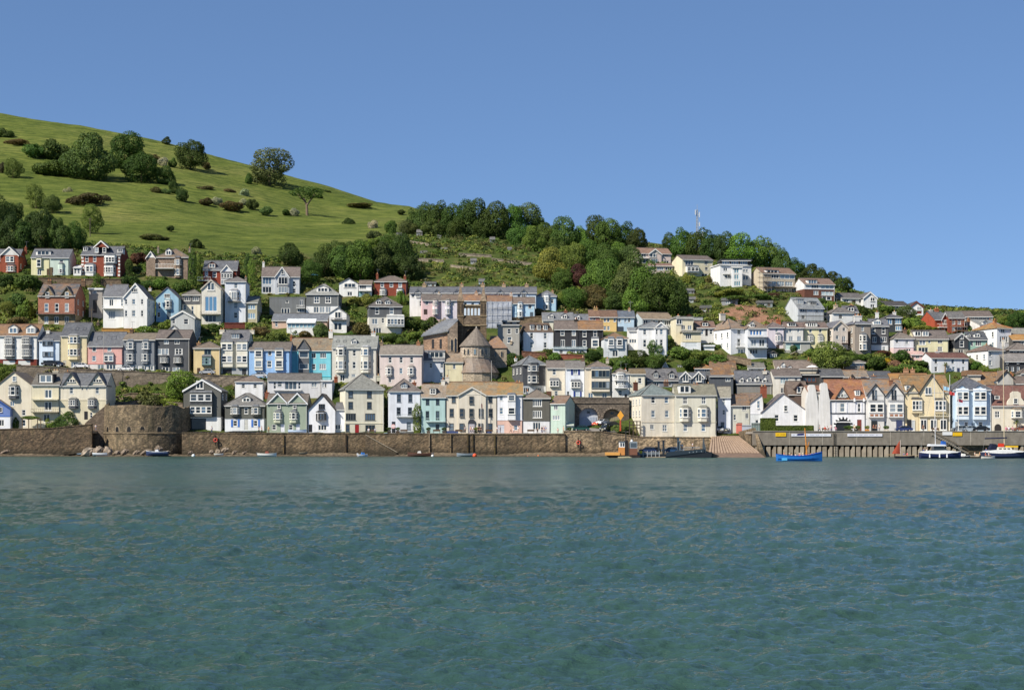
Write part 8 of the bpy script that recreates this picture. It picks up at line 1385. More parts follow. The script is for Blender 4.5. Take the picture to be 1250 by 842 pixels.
for px, base, rz, c, lb, dy in ((60.5, 446.5, 0, '2a2d34', 'dark car parked in front of the pale blue house', -2.5), (69, 447, 0, '24324a', 'navy car nosing out beside the pale blue house', -2.2), (99, 449.5, 0, 'e2e2e2', 'white car parked below the yellow bayed house', -2.5), (154, 453, 0, 'e0e0de', 'white car parked at the grey house corner', -2.4), (253, 457, 0, 'a9acb0', 'silver car under the small mustard house', -2.5), (317, 461, 0, 'b9bcc0', 'pale silver car under the cornflower blue house', -2.2)):
 p = P(px, base, gY(px, base)+dy); p.z = gz(p.x, p.y)+.1; p.z = P(px, base, p.y).z; car(p, rz, c, lb)
for px, py, Y, rz, c, lb, tall in ((738.5, 527.0, 409.5, 1.2, '2c3034', 'dark four wheel drive car parked in front of the viaduct arches', 1.2), (736, 518.5, 414.5, .9, 'd9dce0', 'white car parked behind the dark four wheel drive', 1.0), (731.5, 520, 414.8, .9, 'c4472a', 'orange red car half hidden at the viaduct arches', 1.0), (746, 521, 414, .6, '3a4248', 'dark grey car under the second viaduct arch', 1.0), (709, 526, 409.8, .1, '1f4a44', 'dark green car at the end of the river wall', 1.0), (879, 527.5, 413, 1.45, '9a9ea4', 'silver car waiting in the lane at the slipway head', 1.1), (886, 527.5, 413.5, 1.45, '4a4e54', 'charcoal car waiting in the lane beside the silver one', 1.1)):
 car(P(px, py, Y), rz, c, lb, 1.0, tall)
for px, Y, c, lb in ((1197, 393.6, '22252a', 'black car parked in front of the light blue hotel'), (1172, 394, '7a8288', 'grey car behind the yellow board on the quay'), (1103, 396, '2c3a68', 'dark blue car in front of the grey bayed house')):
 car(qp(px, Y, ZR), 0, c, lb)
for px, Y, c, lb in ((1247, 394, '8a5a4a', 'brown car at the right edge of the quay'), (1184, 393.8, '9aa6b0', 'pale blue grey car beside the black one on the quay')):
 car(qp(px, Y, ZR), 0, c, lb)
# ================================================================ boats
def hull(name, Lg, Bm, Ht, parent, c, trim=None, bow=1.0, sheer=.25, stern=.75, M=None, draft=.25, mat_='paint', rise=0.0):
 """open boat hull lofted from stern (x=-L/2) to bow (x=L/2) with an inner skin and a rail"""
 n_ = 13; out = []; inn = []
 for i in range(n_):
  t = i/(n_-1); x = -Lg/2+Lg*t; w_ = Bm/2*(stern+(1-stern)*math.sin(min(t/.45, 1)*math.pi/2)) if t < .45 else Bm/2*max(.03, (1-((t-.45)/.55)**2.2)); top = Ht*(1+sheer*(2*abs(t-.42))**2)+rise*t; kl = -draft*(1-.6*max(0, (t-.7)/.3))
  out.append([(x, -w_, top), (x+.02, -w_*.985, top*.4), (x, -w_*.55, kl*.6), (x, 0, kl), (x, w_*.55, kl*.6), (x+.02, w_*.985, top*.4), (x, w_, top)])
  inn.append([(x, -w_*.9, top), (x, -w_*.8, .18+kl*.3), (x, 0, .12+kl*.3), (x, w_*.8, .18+kl*.3), (x, w_*.9, top)])
 k = MB(); k.loft(out, closed=False, cap=False); k.face(*out[0]); k.loft(inn, closed=False, cap=False); k.face(*inn[0][::-1]); h = build(k, 'hull', mat_, parent, c, M)
 k = MB()
 for sx in (0, 6):
  for a, b_ in zip(out, out[1:]):
   p, q = Vector(a[sx]), Vector(b_[sx]); k.tube(p+Vector((0, 0, .02)), q+Vector((0, 0, .02)), .045+.02*(Lg > 6), k=5)
 k.tube(Vector(out[0][0])+Vector((0, 0, .02)), Vector(out[0][6])+Vector((0, 0, .02)), .05, k=5); build(k, 'rail', 'timber', parent, trim or c, M); return h
def dinghy(px, py, Y, ln, c, label, rz=0, trim='8a7a60', motor=None, name='dinghy', cover=None, seats=2):
 z = 0 if py is None else P(px, py, Y).z; s = Y/F; Lg = ln*s; r_ = empty(name, (P(px, 557, Y).x, Y, z), rz, label, 'boat', 'small boats moored along the wall'); Ht = max(.32, Lg*.13)
 hull('hull', Lg, Lg*.42, Ht, r_, c, trim)
 for i in range(seats):
  x = -Lg*.22+i*Lg*.3; k = MB(); k.box(x-.12, x+.12, -Lg*.17, Lg*.17, Ht*.72, Ht*.72+.05); build(k, 'thwart', 'timber', r_, '9a845e')
 if motor: k = MB(); k.box(-Lg/2-.32, -Lg/2+.02, -.14, .14, Ht*.7, Ht*.7+.5); k.box(-Lg/2-.22, -Lg/2-.1, -.05, .05, -.4, Ht*.7); build(k, 'outboard_motor', 'paint', r_, motor)
 if cover: k = MB(); k.prism([(-.5, Ht), (.5, Ht), (.3, Ht+.55), (-.3, Ht+.6)], -Lg*.14, Lg*.14, 'y'); build(k, 'cover', 'cloth', r_, cover)
 return r_
dinghy(124, 555.2, 401, 21, 'dfe3e6', 'white rowing dinghy drawn up below the fort rocks')
dinghy(192, 555, 400.5, 27, '2c3a5c', 'navy and white speedboat with pale blue bow by the fort', math.pi, 'dfe6ec', None, cover='e2e4e8')
dinghy(267, 554.8, 400.8, 11, 'dcdcd4', 'low white dinghy beside the small rocks')
dinghy(326, 556.5, 399, 23, 'e0e0dc', 'white clinker boat moored below the sage green cottages', .04, 'c8c4b8', '5a5a5c', cover='9a5a4c')
dinghy(370, 553.5, 402, 10, '6a675c', 'small grey punt half hidden against the wall', 0)
dinghy(443, 556.5, 399.5, 12, 'd8dde4', 'little white boat with a bright blue cover', .3, 'd0d4d8', 'e0e0e0', cover='3a78c0')
dinghy(512, 557, 399, 29, '4a3228', 'brown varnished dinghy with white cover below the teal house', math.pi, '6a4632', None, cover='e0dcd4')
dinghy(525, 554, 401, 9, 'c9b8a4', 'small pale tender behind the brown dinghy')
dinghy(568, 556.5, 399.5, 21, '75818a', 'grey inflatable with dark outboard below the porch', math.pi, '8a949c', '22262c')
dinghy(366-3, 528, 408.2, 22, 'c4d6ec', 'upturned pale blue rowing boat on the quay by the sage green pair', 0, '8aa8cc', name='rowing_boat')
def buoy(px, Y, r, c, label):
 rt = empty('buoy', ((px-CX)*Y/F, Y, 0), 0, label, 'buoy', 'mooring buoys'); k = MB(); n_ = 12; k.loft([[(r*math.cos(t)*math.cos(2*math.pi*i/n_), r*math.cos(t)*math.sin(2*math.pi*i/n_), r*.5+r*math.sin(t)) for i in range(n_)] for t in [math.pi*(-.48+.96*j/8) for j in range(9)]]); build(k, 'float', 'paint', rt, c, smooth=True)
 k = MB(); k.tube((0, 0, r*1.45), (0, 0, r*1.8), .05); k.tube((-.1, 0, r*1.8), (.1, 0, r*1.8), .035); build(k, 'ring', 'paint', rt, '6a6a6c')
buoy(236, 397, .42, 'dfe6e8', 'white mooring buoy in the water off the boathouse'); buoy(528, 397, .34, 'e6e6e4', 'white buoy beside the brown dinghy'); buoy(579.5, 396.5, .52, 'd8542c', 'round orange buoy behind the grey inflatable'); buoy(657, 399, .26, 'd8743c', 'small orange float off the slate fronted house'); buoy(670.5, 400, .18, 'c8703c', 'tiny orange float nearest the beach'); buoy(644, 400, .14, 'b86a4a', 'tiny dull red float off the salmon house')
for px, py, Y, c, lb in ((263, 537, 405.2, 'c43c34', 'red lifebuoy hung on the sea wall by the boathouse'), (706, 540, 405.9, 'cf4030', 'red and black lifebuoy stand at the sea wall end')):
 r_ = empty('lifebuoy', P(px, py, Y), 0, lb, 'lifebuoy', 'lifebuoys on the walls'); k = MB(); n_ = 12
 for i in range(n_): a, b_ = 2*math.pi*i/n_, 2*math.pi*(i+1)/n_; k.tube((.42*math.cos(a), 0, .42*math.sin(a)), (.42*math.cos(b_), 0, .42*math.sin(b_)), .13, k=6)
 build(k, 'ring', 'paint', r_, c); k = MB(); k.box(-.14, .14, .14, .34, -1.3, 1.1); build(k, 'post', 'timber', r_, '2a2826')
# long blue rowing boat with its crew
def blue_boat():
 Y = 312; s = Y/F; r_ = empty('rowing_boat', ((976-CX)*s, Y, 0), R(4), 'long bright blue rowing boat full of people with an orange mast', 'boat'); Lg = 56*s
 hull('hull', Lg, 2.3, .95, r_, '1f6fc0', '1c4fb0', sheer=.55, draft=.3, rise=.1)
 k = MB(); k.box(-Lg*.42, -Lg*.30, -1.06, -.98, .15, .62); build(k, 'bow_panel', 'paint', r_, '58b4e8')
 for i in range(5): x = -Lg*.34+i*Lg*.15; k = MB(); k.box(x-.14, x+.14, -.9, .9, .62, .68); build(k, 'thwart', 'timber', r_, '3a6ab0')
 k = MB(); k.tube((Lg*.175, 0, 0), (Lg*.12, .1, 6.3), .17, .09, 8); build(k, 'mast', 'timber', r_, 'c8843c')
 k = MB(); k.tube((Lg*.22, .1, 4.1*.9), (Lg*.12, .1, .9), .09, .07, 6); build(k, 'yard', 'timber', r_, 'b87838')
 k = MB(); k.prism([(-Lg*.05, 5.2), (-Lg*-.10, 5.3), (Lg*.10, 4.9), (-Lg*.05, 4.85)], -.02, .02, 'y'); build(k, 'pennant', 'cloth', r_, '2c3568')
 for i, (x, y, sh, lb, hr) in enumerate(((-.34, 0, '3c4454', 'rower in an orange cap at the stern of the blue boat', 'e0602c'), (-.22, .2, '5a6a5c', 'rower in grey green with a pale hat in the blue boat', 'c8ccb0'), (-.19, -.4, 'a4b0c0', 'rower in light blue beside the pale hatted one', '5a4634'), (-.10, -.4, 'd4dce8', 'rower in white near the middle of the blue boat', '4a3a2c'), (-.02, -.45, 'd2505a', 'rower in a bright red vest mid blue boat', 'd8c0a0'), (.02, .3, 'd8c8d8', 'rower in lilac with fair hair mid blue boat', 'e0d4c8'), (.07, -.2, 'dfe0dc', 'rower in white with a sun hat in the blue boat', 'e4dcc0'), (.20, -.35, '22304a', 'rower in navy by the mast of the blue boat', '2a2420'), (.25, .2, 'dcae98', 'rower in peach toward the bow of the blue boat', '8a6a4a'), (.31, -.1, 'e0c4b4', 'foremost rower in cream in the blue boat', '6a5038'))):
  person(r_.matrix_basis @ Vector((Lg*x, y, .22)), 1.5+random.uniform(-.4, .4), 'sit', sh, '3a4250', lb, hr, group='crew of the blue rowing boat')
blue_boat()
# red sailed boat
def red_sail():
 Y = 362; s = Y/F; r_ = empty('sailing_boat', ((1104.5-CX)*s, Y, 0), 0, 'small black sailing boat with a russet triangular sail by the piles', 'boat'); Lg = 24*s
 hull('hull', Lg, 1.5, .5, r_, '20232e', 'c4b090', sheer=.2)
 k = MB(); k.tube((-.95, 0, .2), (-1.0, 0, 4.05), .07, .05, 7); build(k, 'mast', 'timber', r_, 'd8ccc0')
 k = MB(); z0 = .95; n_ = 6; rows = []
 for j in range(n_+1):
  t = j/n_; a = Vector((-1.06, 0, z0+2.9*t)); b_ = Vector((-2.9+1.75*t, .0, z0+.05+2.85*t)); rows.append([tuple(a.lerp(b_, u/5)+Vector((0, -.22*math.sin(math.pi*u/5)*(1-t), 0))) for u in range(6)])
 k.loft(rows, closed=False, cap=False); k.loft([[(x, y+.03, z) for x, y, z in r] for r in rows], closed=False, cap=False); build(k, 'sail', 'cloth', r_, '9c4a38')
 k = MB(); k.tube((-4.2, 0, .75), (-1.0, 0, .85), .05); build(k, 'boom', 'timber', r_, 'c9a878')
 k = MB(); k.tube((Lg/2-.3, 0, .55), (Lg/2+1.4, 0, .75), .05); build(k, 'bowsprit', 'timber', r_, 'c9b08a')
 person(r_.matrix_basis @ Vector((-.2, -.1, .05)), 1.2, 'sit', '3c5cb8', '2a3050', 'sailor in royal blue in the small sailing boat', group='sailors'); person(r_.matrix_basis @ Vector((.55, 0, .05)), -1.2, 'sit', 'd0606a', '3a3a50', 'sailor in coral in the small sailing boat', group='sailors')
red_sail()
def cruiser(px, Y, ln, hc, label, topc, rz=0, mastx=None, masth=10, cabin='blue'):
 s = Y/F; r_ = empty('motor_boat' if cabin == 'blue' else 'yacht', ((px-CX)*s, Y, 0), rz, label, 'boat'); Lg = ln*s
 hull('hull', Lg, Lg*.3, Lg*.115, r_, hc, 'e6e6e4', sheer=.35, draft=.3, stern=.85)
 Ht = Lg*.115; k = MB(); k.prism([(-Lg*.46, Ht*.95), (Lg*.40, Ht*1.25), (Lg*.36, Ht*1.5), (Lg*.1, Ht*1.75), (-Lg*.2, Ht*1.7), (-Lg*.46, Ht*1.5)], -Lg*.125, Lg*.125, 'y'); build(k, 'deck', 'paint', r_, 'e4e4e2')
 if cabin == 'blue':
  k = MB(); k.prism([(-Lg*.2, Ht*1.7), (Lg*.16, Ht*1.72), (Lg*.04, Ht*2.6), (-Lg*.18, Ht*2.6)], -Lg*.11, Lg*.11, 'y'); build(k, 'cabin_glass', 'glass', r_, '2a3238')
  k = MB(); k.prism([(-Lg*.30, Ht*2.62), (Lg*.12, Ht*2.62), (Lg*.08, Ht*2.95), (-Lg*.28, Ht*3.05)], -Lg*.13, Lg*.13, 'y'); build(k, 'hard_top', 'paint', r_, 'e2e4e8')
  k = MB(); k.prism([(Lg*.01, Ht*2.97), (Lg*.13, Ht*2.7), (Lg*.11, Ht*3.6), (Lg*.03, Ht*3.7)], -.5, .5, 'y'); build(k, 'sail_cover', 'cloth', r_, '2c5ca8')
  for x in (-.3, -.06, .12):
   k = MB(); k.tube((Lg*x, -Lg*.16, Ht*.2), (Lg*x, -Lg*.16, Ht*.95), .16, k=8); build(k, 'fender', 'paint', r_, 'dfe2e8')
 else:
  k = MB(); k.prism([(-Lg*.22, Ht*1.6), (Lg*.16, Ht*1.6), (Lg*.12, Ht*2.15), (-Lg*.18, Ht*2.25)], -Lg*.1, Lg*.1, 'y'); cb = build(k, 'coach_roof', 'paint', r_, 'dcd6c4')
  for x in (-.12, -.02, .07):
   k = MB(); k.box(Lg*x-.28, Lg*x+.28, -Lg*.1-.03, -Lg*.1-.002, Ht*1.8, Ht*2.02); build(k, 'porthole', 'glass', cb, '23282c')
  k = MB(); k.prism([(-Lg*.36, Ht*1.6), (-Lg*.2, Ht*1.6), (-Lg*.2, Ht*2.8), (-Lg*.3, Ht*2.9)], -Lg*.1, Lg*.1, 'y'); build(k, 'spray_hood', 'cloth', r_, '23283c')
  k = MB(); k.tube((-Lg*.44, 0, Ht*3.9), (Lg*.06, 0, Ht*4.05), .14, k=7); build(k, 'boom_cover', 'cloth', r_, '262c48')
  k = MB(); k.box(Lg*.02, Lg*.30, -.35, .35, Ht*2.17, Ht*2.5); build(k, 'deck_bag', 'cloth', r_, 'd8b030')
  k = MB(); k.box(-Lg*.13, -Lg*.02, -.45, .45, Ht*2.27, Ht*2.95); build(k, 'red_canopy', 'cloth', r_, 'c8402e')
 if mastx is not None:
  k = MB(); k.tube((Lg*mastx, 0, Ht*1.4), (Lg*mastx-.3, 0, Ht*1.4+masth), .09, .06, 7); mo = build(k, 'mast', 'timber', r_, 'd4c4a4' if cabin != 'blue' else 'cfd0d2')
  k = MB(); k.tube((Lg*mastx-.3, 0, Ht*1.4+masth*.98), (Lg*.49, 0, Ht*1.4), .02, k=4); build(k, 'forestay', 'paint', mo, '8a8a8a'); k = MB(); k.tube((Lg*mastx-.3, 0, Ht*1.4+masth*.98), (-Lg*.49, 0, Ht*1.4), .02, k=4); build(k, 'backstay', 'paint', mo, '8a8a8a')
 for x in (-.42,):
  for i, y in enumerate((-.3, .4)): person(r_.matrix_basis @ Vector((Lg*(x+.1*i), y, Ht*.9)), 1.0, 'sit', 'e4e6ea' if i else '3a6ab4', '4a5060', ('crew member in white' if i else 'crew member in blue')+' aboard the '+('white motor boat' if cabin == 'blue' else 'yacht with a yellow deck bag'), group='crew aboard')
 return r_
cruiser(1148, 358, 50, '232c54', 'white motor boat with a navy hull and blue sail cover at the quay', 'w', 0, -.12, 17, 'blue')
cruiser(1226, 358, 54, '26304e', 'yacht with navy hull, yellow deck bag and red canopy by the quay stairs', 'w', 0, .0, 24, 'sail')
dinghy(1176, None, 366, 17, '3a3e48', 'dark hulled small boat behind the motor boat bow', 0, 'e0e0e0', cover='e0e0dc'); dinghy(1193, None, 364, 16, '4a4038', 'brown boat with people between motor boat and yacht', 0, 'd8d0c0', cover='c9b498'); dinghy(1206, None, 352, 17, 'd8d4cc', 'pale inflatable with passengers alongside the yacht', 0, 'c0bcb4', '2a2c30')
for i, (px, c, lb) in enumerate(((1203, 'c8584c', 'passenger in red in the pale inflatable'), (1207, 'e4e0e4', 'passenger in white in the pale inflatable'), (1196, 'dcb890', 'passenger in tan in the brown boat'), (1190, 'e0d8cc', 'passenger in cream in the brown boat'))): person(((px-CX)*(352 if px > 1200 else 364)/F, 352 if px > 1200 else 364, .15), 1.0, 'sit', c, '5a5a60', lb, group='passengers in small boats')
# ---- vehicle ferry and its tug
def ferry():
 Y = 372; s = Y/F; X = lambda px: (px-826)*s; Zp = lambda py: CH+(HY-py)*Y/F
 r_ = empty('car_ferry', ((826-CX)*s, Y, 0), 0, 'low dark vehicle ferry pontoon loaded with cars, its ramp down toward the slipway', 'ferry')
 def part(k, nm, m, c, p=None, **kk): return build(k, nm, m, p or r_, c, **kk)
 k = MB(); k.prism([(X(768), -.4), (X(866), -.4), (X(868), Zp(551.5)), (X(856), Zp(552)), (X(812), Zp(554)), (X(768), Zp(555.4))], -2.6, 2.6, 'y'); part(k, 'pontoon', 'paint', '23272c')
 k = MB(); k.prism([(X(777), Zp(559.2)), (X(811), Zp(558.6)), (X(811), Zp(557)), (X(777), Zp(557.6))], -2.9, -2.605, 'y'); part(k, 'rubbing_strip', 'timber', '9a8c78')
 k = MB(); k.prism([(X(812), Zp(557)), (X(858), Zp(551.5)), (X(858), Zp(547.5)), (X(812), Zp(551.5))], -2.75, -2.61, 'y'); bw_ = part(k, 'side_bulwark', 'paint', '2a353e')
 for px in (840, 844.6, 848.8, 854.5):
  k = MB(); zc = Zp(551.8-(px-840)*.09); k.box(X(px)-.1, X(px)+.1, -2.79, -2.754, zc-.13, zc+.13); part(k, 'draft_mark', 'paint', '7c868c', bw_)
 k = MB(); k.prism([(X(862), -.2), (X(876.5), Zp(556.5)), (X(876), Zp(555.6)), (X(858), Zp(549)), (X(858), -.2)], -2.3, 2.3, 'y'); part(k, 'ramp', 'paint', '1c1e20')
 k = MB(); k.prism([(X(857.5), Zp(552)), (X(860.5), Zp(552)), (X(860), Zp(546)), (X(857.5), Zp(536.5)), (X(856.6), Zp(533.5)), (X(856), Zp(546))], -2.5, -2.2, 'y'); part(k, 'ramp_gantry', 'paint', '4a5258')
 k = MB(); k.tube((X(857.2), -2.35, Zp(534)), (X(863), -2.35, Zp(549.5)), .05); part(k, 'ramp_cable', 'paint', '33363a')
 for px, y0, y1, c in ((808.7, 538, 556, '2a3038'), (803, 539, 552, '2a3038'), (826.5, 535, 551, '3c4854'), (828, 539, 549, '5a6a74')):
  k = MB(); k.box(X(px)-.22, X(px)+.22, -2.5, -2.1, Zp(y1), Zp(y0)); k.box(X(px)-.4, X(px)+.4, -2.55, -2.05, Zp(y0)-.02, Zp(y0)+.16); part(k, 'deck_post', 'paint', c)
 k = MB(); k.box(X(771), X(804), -2.55, -2.5, Zp(557.5), Zp(551.4)); part(k, 'side_panel', 'paint', '6c7278')
 for px in (774, 779, 784, 789, 794, 799, 803.5):
  k = MB(); k.box(X(px)-.06, X(px)+.06, -2.62, -2.554, Zp(557.5), Zp(549.8)); part(k, 'panel_rib', 'paint', 'b0b4b8')
 k = MB(); n_ = 18; k.loft([[(X(781.2)+.36*math.cos(2*math.pi*i/n_), y, Zp(551.5)+.36*math.sin(2*math.pi*i/n_)) for i in range(n_)] for y in (-2.7, -2.63)]); part(k, 'yellow_disc', 'paint', 'e0c030')
 k = MB(); k.box(X(772), X(776), -2.68, -2.63, Zp(552), Zp(550.5)); part(k, 'red_plate', 'paint', 'b8503c')
 for yy in (547.2, 549.0):
  k = MB(); k.tube((X(813), 2.5, Zp(yy)), (X(856), 2.5, Zp(yy-2)), .05); part(k, 'hand_rail', 'paint', 'aab0b4')
 deck = Zp(552.8)
 for px, c, lb, y in ((790, '26365a', 'navy car aboard the ferry beside the yellow disc', -1.2), (798, '1e2024', 'black car aboard the ferry amidships', .9), (818, '2c4a6c', 'steel blue car aboard the ferry beside the side bulwark', -.6), (825, '8c949c', 'silver car aboard the ferry toward the ramp', 1.2)):
  car((r_.location if False else Vector(((px-CX)*s, Y+y, deck))), 0, c, lb, .95, 1.0, group='cars aboard the ferry')
 for px, sh, lb, rz in ((831.5, 'e6e6ec', 'ferryman in a white shirt on the ferry deck, nearer the middle', .5), (844.3, 'dcd8e6', 'ferryman in a white shirt bending near the ramp', 1.6), (829, '4a4a6a', 'deckhand in dusk blue beside the ferryman', .2)):
  person(Vector(((px-CX)*s, Y-1.9, Zp(550.2 if px < 840 else 549))), rz, 'stand', sh, '2c3a4c', lb, group='ferry crew')
 # tug
 t_ = empty('tug', ((757-CX)*s, Y-3.6, 0), 0, 'small orange and black tug with a white topped wheelhouse alongside the ferry', 'tug'); X = lambda px: (px-757)*s
 def tp(k, nm, m, c, p=None, **kk): return build(k, nm, m, p or t_, c, **kk)
 hp = MB(); hp.loft([[(X(738)+a, -1.2*b_, z), (X(738)+a, 1.2*b_, z), (X(780)-a*.3, 1.3, z), (X(780)-a*.3, -1.3, z)] for a, b_, z in ((1.4, .25, -.3), (.5, .5, .25), (.1, .62, Zp(555.3)))]); tp(hp, 'hull', 'paint', '2a201c')
 k = MB(); k.loft([[(X(737.5), -.75, z), (X(737.5), .75, z), (X(755), 1.35, z), (X(755), -1.35, z)] for z in (Zp(555.3)+.003, Zp(551.7))]); tp(k, 'orange_bulwark', 'paint', 'c8924c')
 k = MB(); k.box(X(754), X(761), -1.1, 1.1, Zp(555), Zp(545.8)); tp(k, 'wheelhouse_base', 'paint', 'c8884a')
 k = MB(); k.box(X(754.5), X(761), -1.05, 1.05, Zp(545.8)+.003, Zp(539.2)); wt = tp(k, 'wheelhouse_top', 'paint', 'e4e2de')
 for a, b_ in ((755.6, 757.4), (758.4, 760.3)):
  k = MB(); k.box(X(a), X(b_), -1.08, -1.053, Zp(544.5), Zp(540.5)); build(k, 'pane', 'glass', wt, '3a424a')
 k = MB(); k.box(X(754), X(762), -1.2, 1.2, Zp(539.1), Zp(538.4)); tp(k, 'wheelhouse_roof', 'paint', '6a6668')
 k = MB(); k.tube((X(762.7), .2, Zp(556)), (X(762.7), .2, Zp(525)), .22, .10, 8); k.box(X(760.6), X(765), -.2, .6, Zp(539), Zp(537.5)); tp(k, 'mast', 'paint', '201e1e')
 k = MB(); k.box(X(761.5), X(765.5), -1.0, 1.0, Zp(555.5), Zp(539)); tp(k, 'funnel_casing', 'paint', '2e2622')
 k = MB(); k.box(X(766.5), X(776), -1.1, 1.1, Zp(555), Zp(547)); tp(k, 'engine_house', 'paint', '7a5240')
 k = MB(); k.box(X(767), X(776), -1.0, 1.0, Zp(547)+.003, Zp(538.8)); eh = tp(k, 'cabin', 'paint', '8a9298')
 k = MB(); k.box(X(768), X(775), -1.04, -1.003, Zp(545.5), Zp(540.5)); build(k, 'pane', 'glass', eh, '4a545c')
 k = MB(); k.tube((X(769.7), 0, Zp(538.8)), (X(769.7), 0, Zp(536.3)), .28, .2, 8); tp(k, 'radar_dome', 'paint', 'e2e2e0')
 k = MB(); k.prism([(X(752), Zp(558.8)), (X(770), Zp(558.3)), (X(766), Zp(556.6)), (X(753), Zp(556.8))], -1.75, -1.35, 'y'); tp(k, 'fender_beam', 'timber', 'b8b090')
ferry()
# ================================================================ street furniture
def mast():
 p = P(851, 285, gY(851, 305)+25); p = P(851, 300, 590); s = 590/F; r_ = empty('telecom_mast', p, 0, 'grey lattice telecom mast rising above the hilltop wood', 'mast'); h = (300-253)*s
 for a in ((-.5, -.5), (.5, -.5), (0, .6)):
  k = MB(); k.tube((a[0], a[1], -3), (a[0]*.5, a[1]*.5, h*.93), .12, .08, 5); build(k, 'leg', 'paint', r_, '8e9296')
 for i in range(12):
  z0, z1 = h*.93*i/12, h*.93*(i+1)/12; f0, f1 = 1-.5*i/12, 1-.5*(i+1)/12; k = MB(); k.tube((-.5*f0, -.5*f0, z0), (.5*f1, -.5*f1, z1), .055, k=4); k.tube((.5*f0, -.5*f0, z0), (0, .6*f1, z1), .055, k=4); k.tube((-.5*f1, -.5*f1, z1), (.5*f1, -.5*f1, z1), .05, k=4); build(k, 'brace', 'paint', r_, '8e9296')
 k = MB(); k.tube((0, 0, h*.9), (0, 0, h+1.0), .07, k=5); build(k, 'whip_aerial', 'paint', r_, '9a9ea2')
 for x, z, hh in ((-.7, .86, 1.8), (.75, .80, 1.8), (.8, .55, 1.5), (1.9, .30, 2.2), (.9, .22, 2.0)):
  k = MB(); k.box(x-.16, x+.16, -.7, -.45, h*z-hh/2, h*z+hh/2); k.box(min(0, x), max(0, x), -.5, -.42, h*z-.06, h*z+.06); build(k, 'antenna_panel', 'paint', r_, 'c6cacd')
mast()
def pole(px, base, top, Y, label, name='telegraph_pole', c='6e6254', r=.14, arm=True):
 r_ = empty(name, P(px, base, Y), 0, label, 'pole'); h = (base-top)*Y/F; k = MB(); k.tube((0, 0, -.8), (0, 0, h), r, r*.75, 7); build(k, 'post', 'timber', r_, c)
 if arm: k = MB(); k.box(-.7, .7, -.06, .06, h-.55, h-.43); build(k, 'cross_arm', 'timber', r_, c)
 return r_
pole(110, 290, 266, gY(110, 290)-1, 'telegraph pole in front of the thin light tree on the field')
pole(112, 400, 376, gY(112, 400), 'telegraph pole beside the twin gabled brick house'); pole(126.5, 449, 405, 425.5, 'thin pale street lamp post in front of the salmon pink house', 'street_lamp', 'b4b0a8', .07, False)
pole(355, 418, 399, gY(355, 418), 'thin pole behind the turquoise house roof', c='7a8278', r=.08); pole(600, 470, 440, 428, 'pale street lamp in front of the church apse', 'street_lamp', 'b8b4ac', .08, False); pole(1047, 470, 447, 430, 'thin grey pole above the lodge roof', c='8a8a84', r=.07); pole(769.5, 392, 367, gY(769, 395), 'aerial pole on the blue terraced house', c='8a8a84', r=.06); pole(1017, 452, 436, 438, 'thin pole in front of the large light green tree', c='7a7a74', r=.06)
def flagpole(px, y0, y1, Y, label, flag, z=None):
 r_ = empty('flagpole', P(px, y0, Y), 0, label, 'flagpole', 'flagpoles on the waterfront'); h = (y0-y1)*Y/F; k = MB(); k.tube((0, 0, -.2), (0, 0, h), .09, .055, 7); build(k, 'post', 'paint', r_, 'e2e0da')
 for (x0, zf, wd, ht, c) in flag:
  k = MB(); rows = [[(x0+wd*i/8, .07*math.sin(i*1.3), h*zf-.04*i+j*ht) for i in range(9)] for j in range(2)]; k.loft(rows, closed=False, cap=False); k.loft([[(a, b_+.02, c_) for a, b_, c_ in r] for r in rows], closed=False, cap=False); build(k, 'flag', 'cloth', r_, c)
flagpole(587.2, 529, 476, 409, 'white flagpole with a limp reddish pennant before the cream pedimented house', [(0, .60, .35, 1.1, '8a5a50')])
flagpole(1159.4, 527, 457, 392, 'tall white flagpole between the yellow and light blue hotels', [(0, .86, .05, .05, 'e0e0e0')]); flagpole(1151.5, 527, 470, 391.5, 'slimmer white flagpole with pale blue and red flags by the hotel', [(0, .90, 1.4, .9, '9cc0d8'), (1.4, .80, 1.3, .8, 'b84a48')]); flagpole(1170, 527, 484, 391.8, 'short flagpole with a drooping dark red ensign', [(-.2, .86, 1.2, .7, '8a3444')])
# orange diamond sign
r_ = empty('sign', P(757.5, 522, 408), 0, 'orange diamond navigation board on a red post by the river wall', 'sign'); s = 408/F; k = MB(); k.tube((0, 0, -.8), (0, 0, 9*s), .22, .2, 8); build(k, 'post', 'paint', r_, 'b04a2c')
k = MB(); k.prism([(0, 9*s), (4*s, 15*s), (0, 21*s), (-4*s, 15*s)], -.08, .06, 'y'); build(k, 'board', 'paint', r_, 'e8a43c')
# blue sheeted kiosk frame and timber fence by the corner house
k = MB()
r_ = empty('trellis', P(774, 524, 408.6), 0, 'dark timber trellis gate beside the big cream corner house', 'trellis')
for px in (768.5, 773, 777.5, 781.5): k = MB(); x = (px-774)*s; k.box(x-.13, x+.13, 0, .2, -1.5, 10.5*s); build(k, 'upright', 'timber', r_, '4a4038')
for yy in (1.5, 5.5, 9.8): k = MB(); k.box(-6*s, 8*s, -.06, -.004, yy*s-.1, yy*s+.1); build(k, 'rail', 'timber', r_, '4a4038')
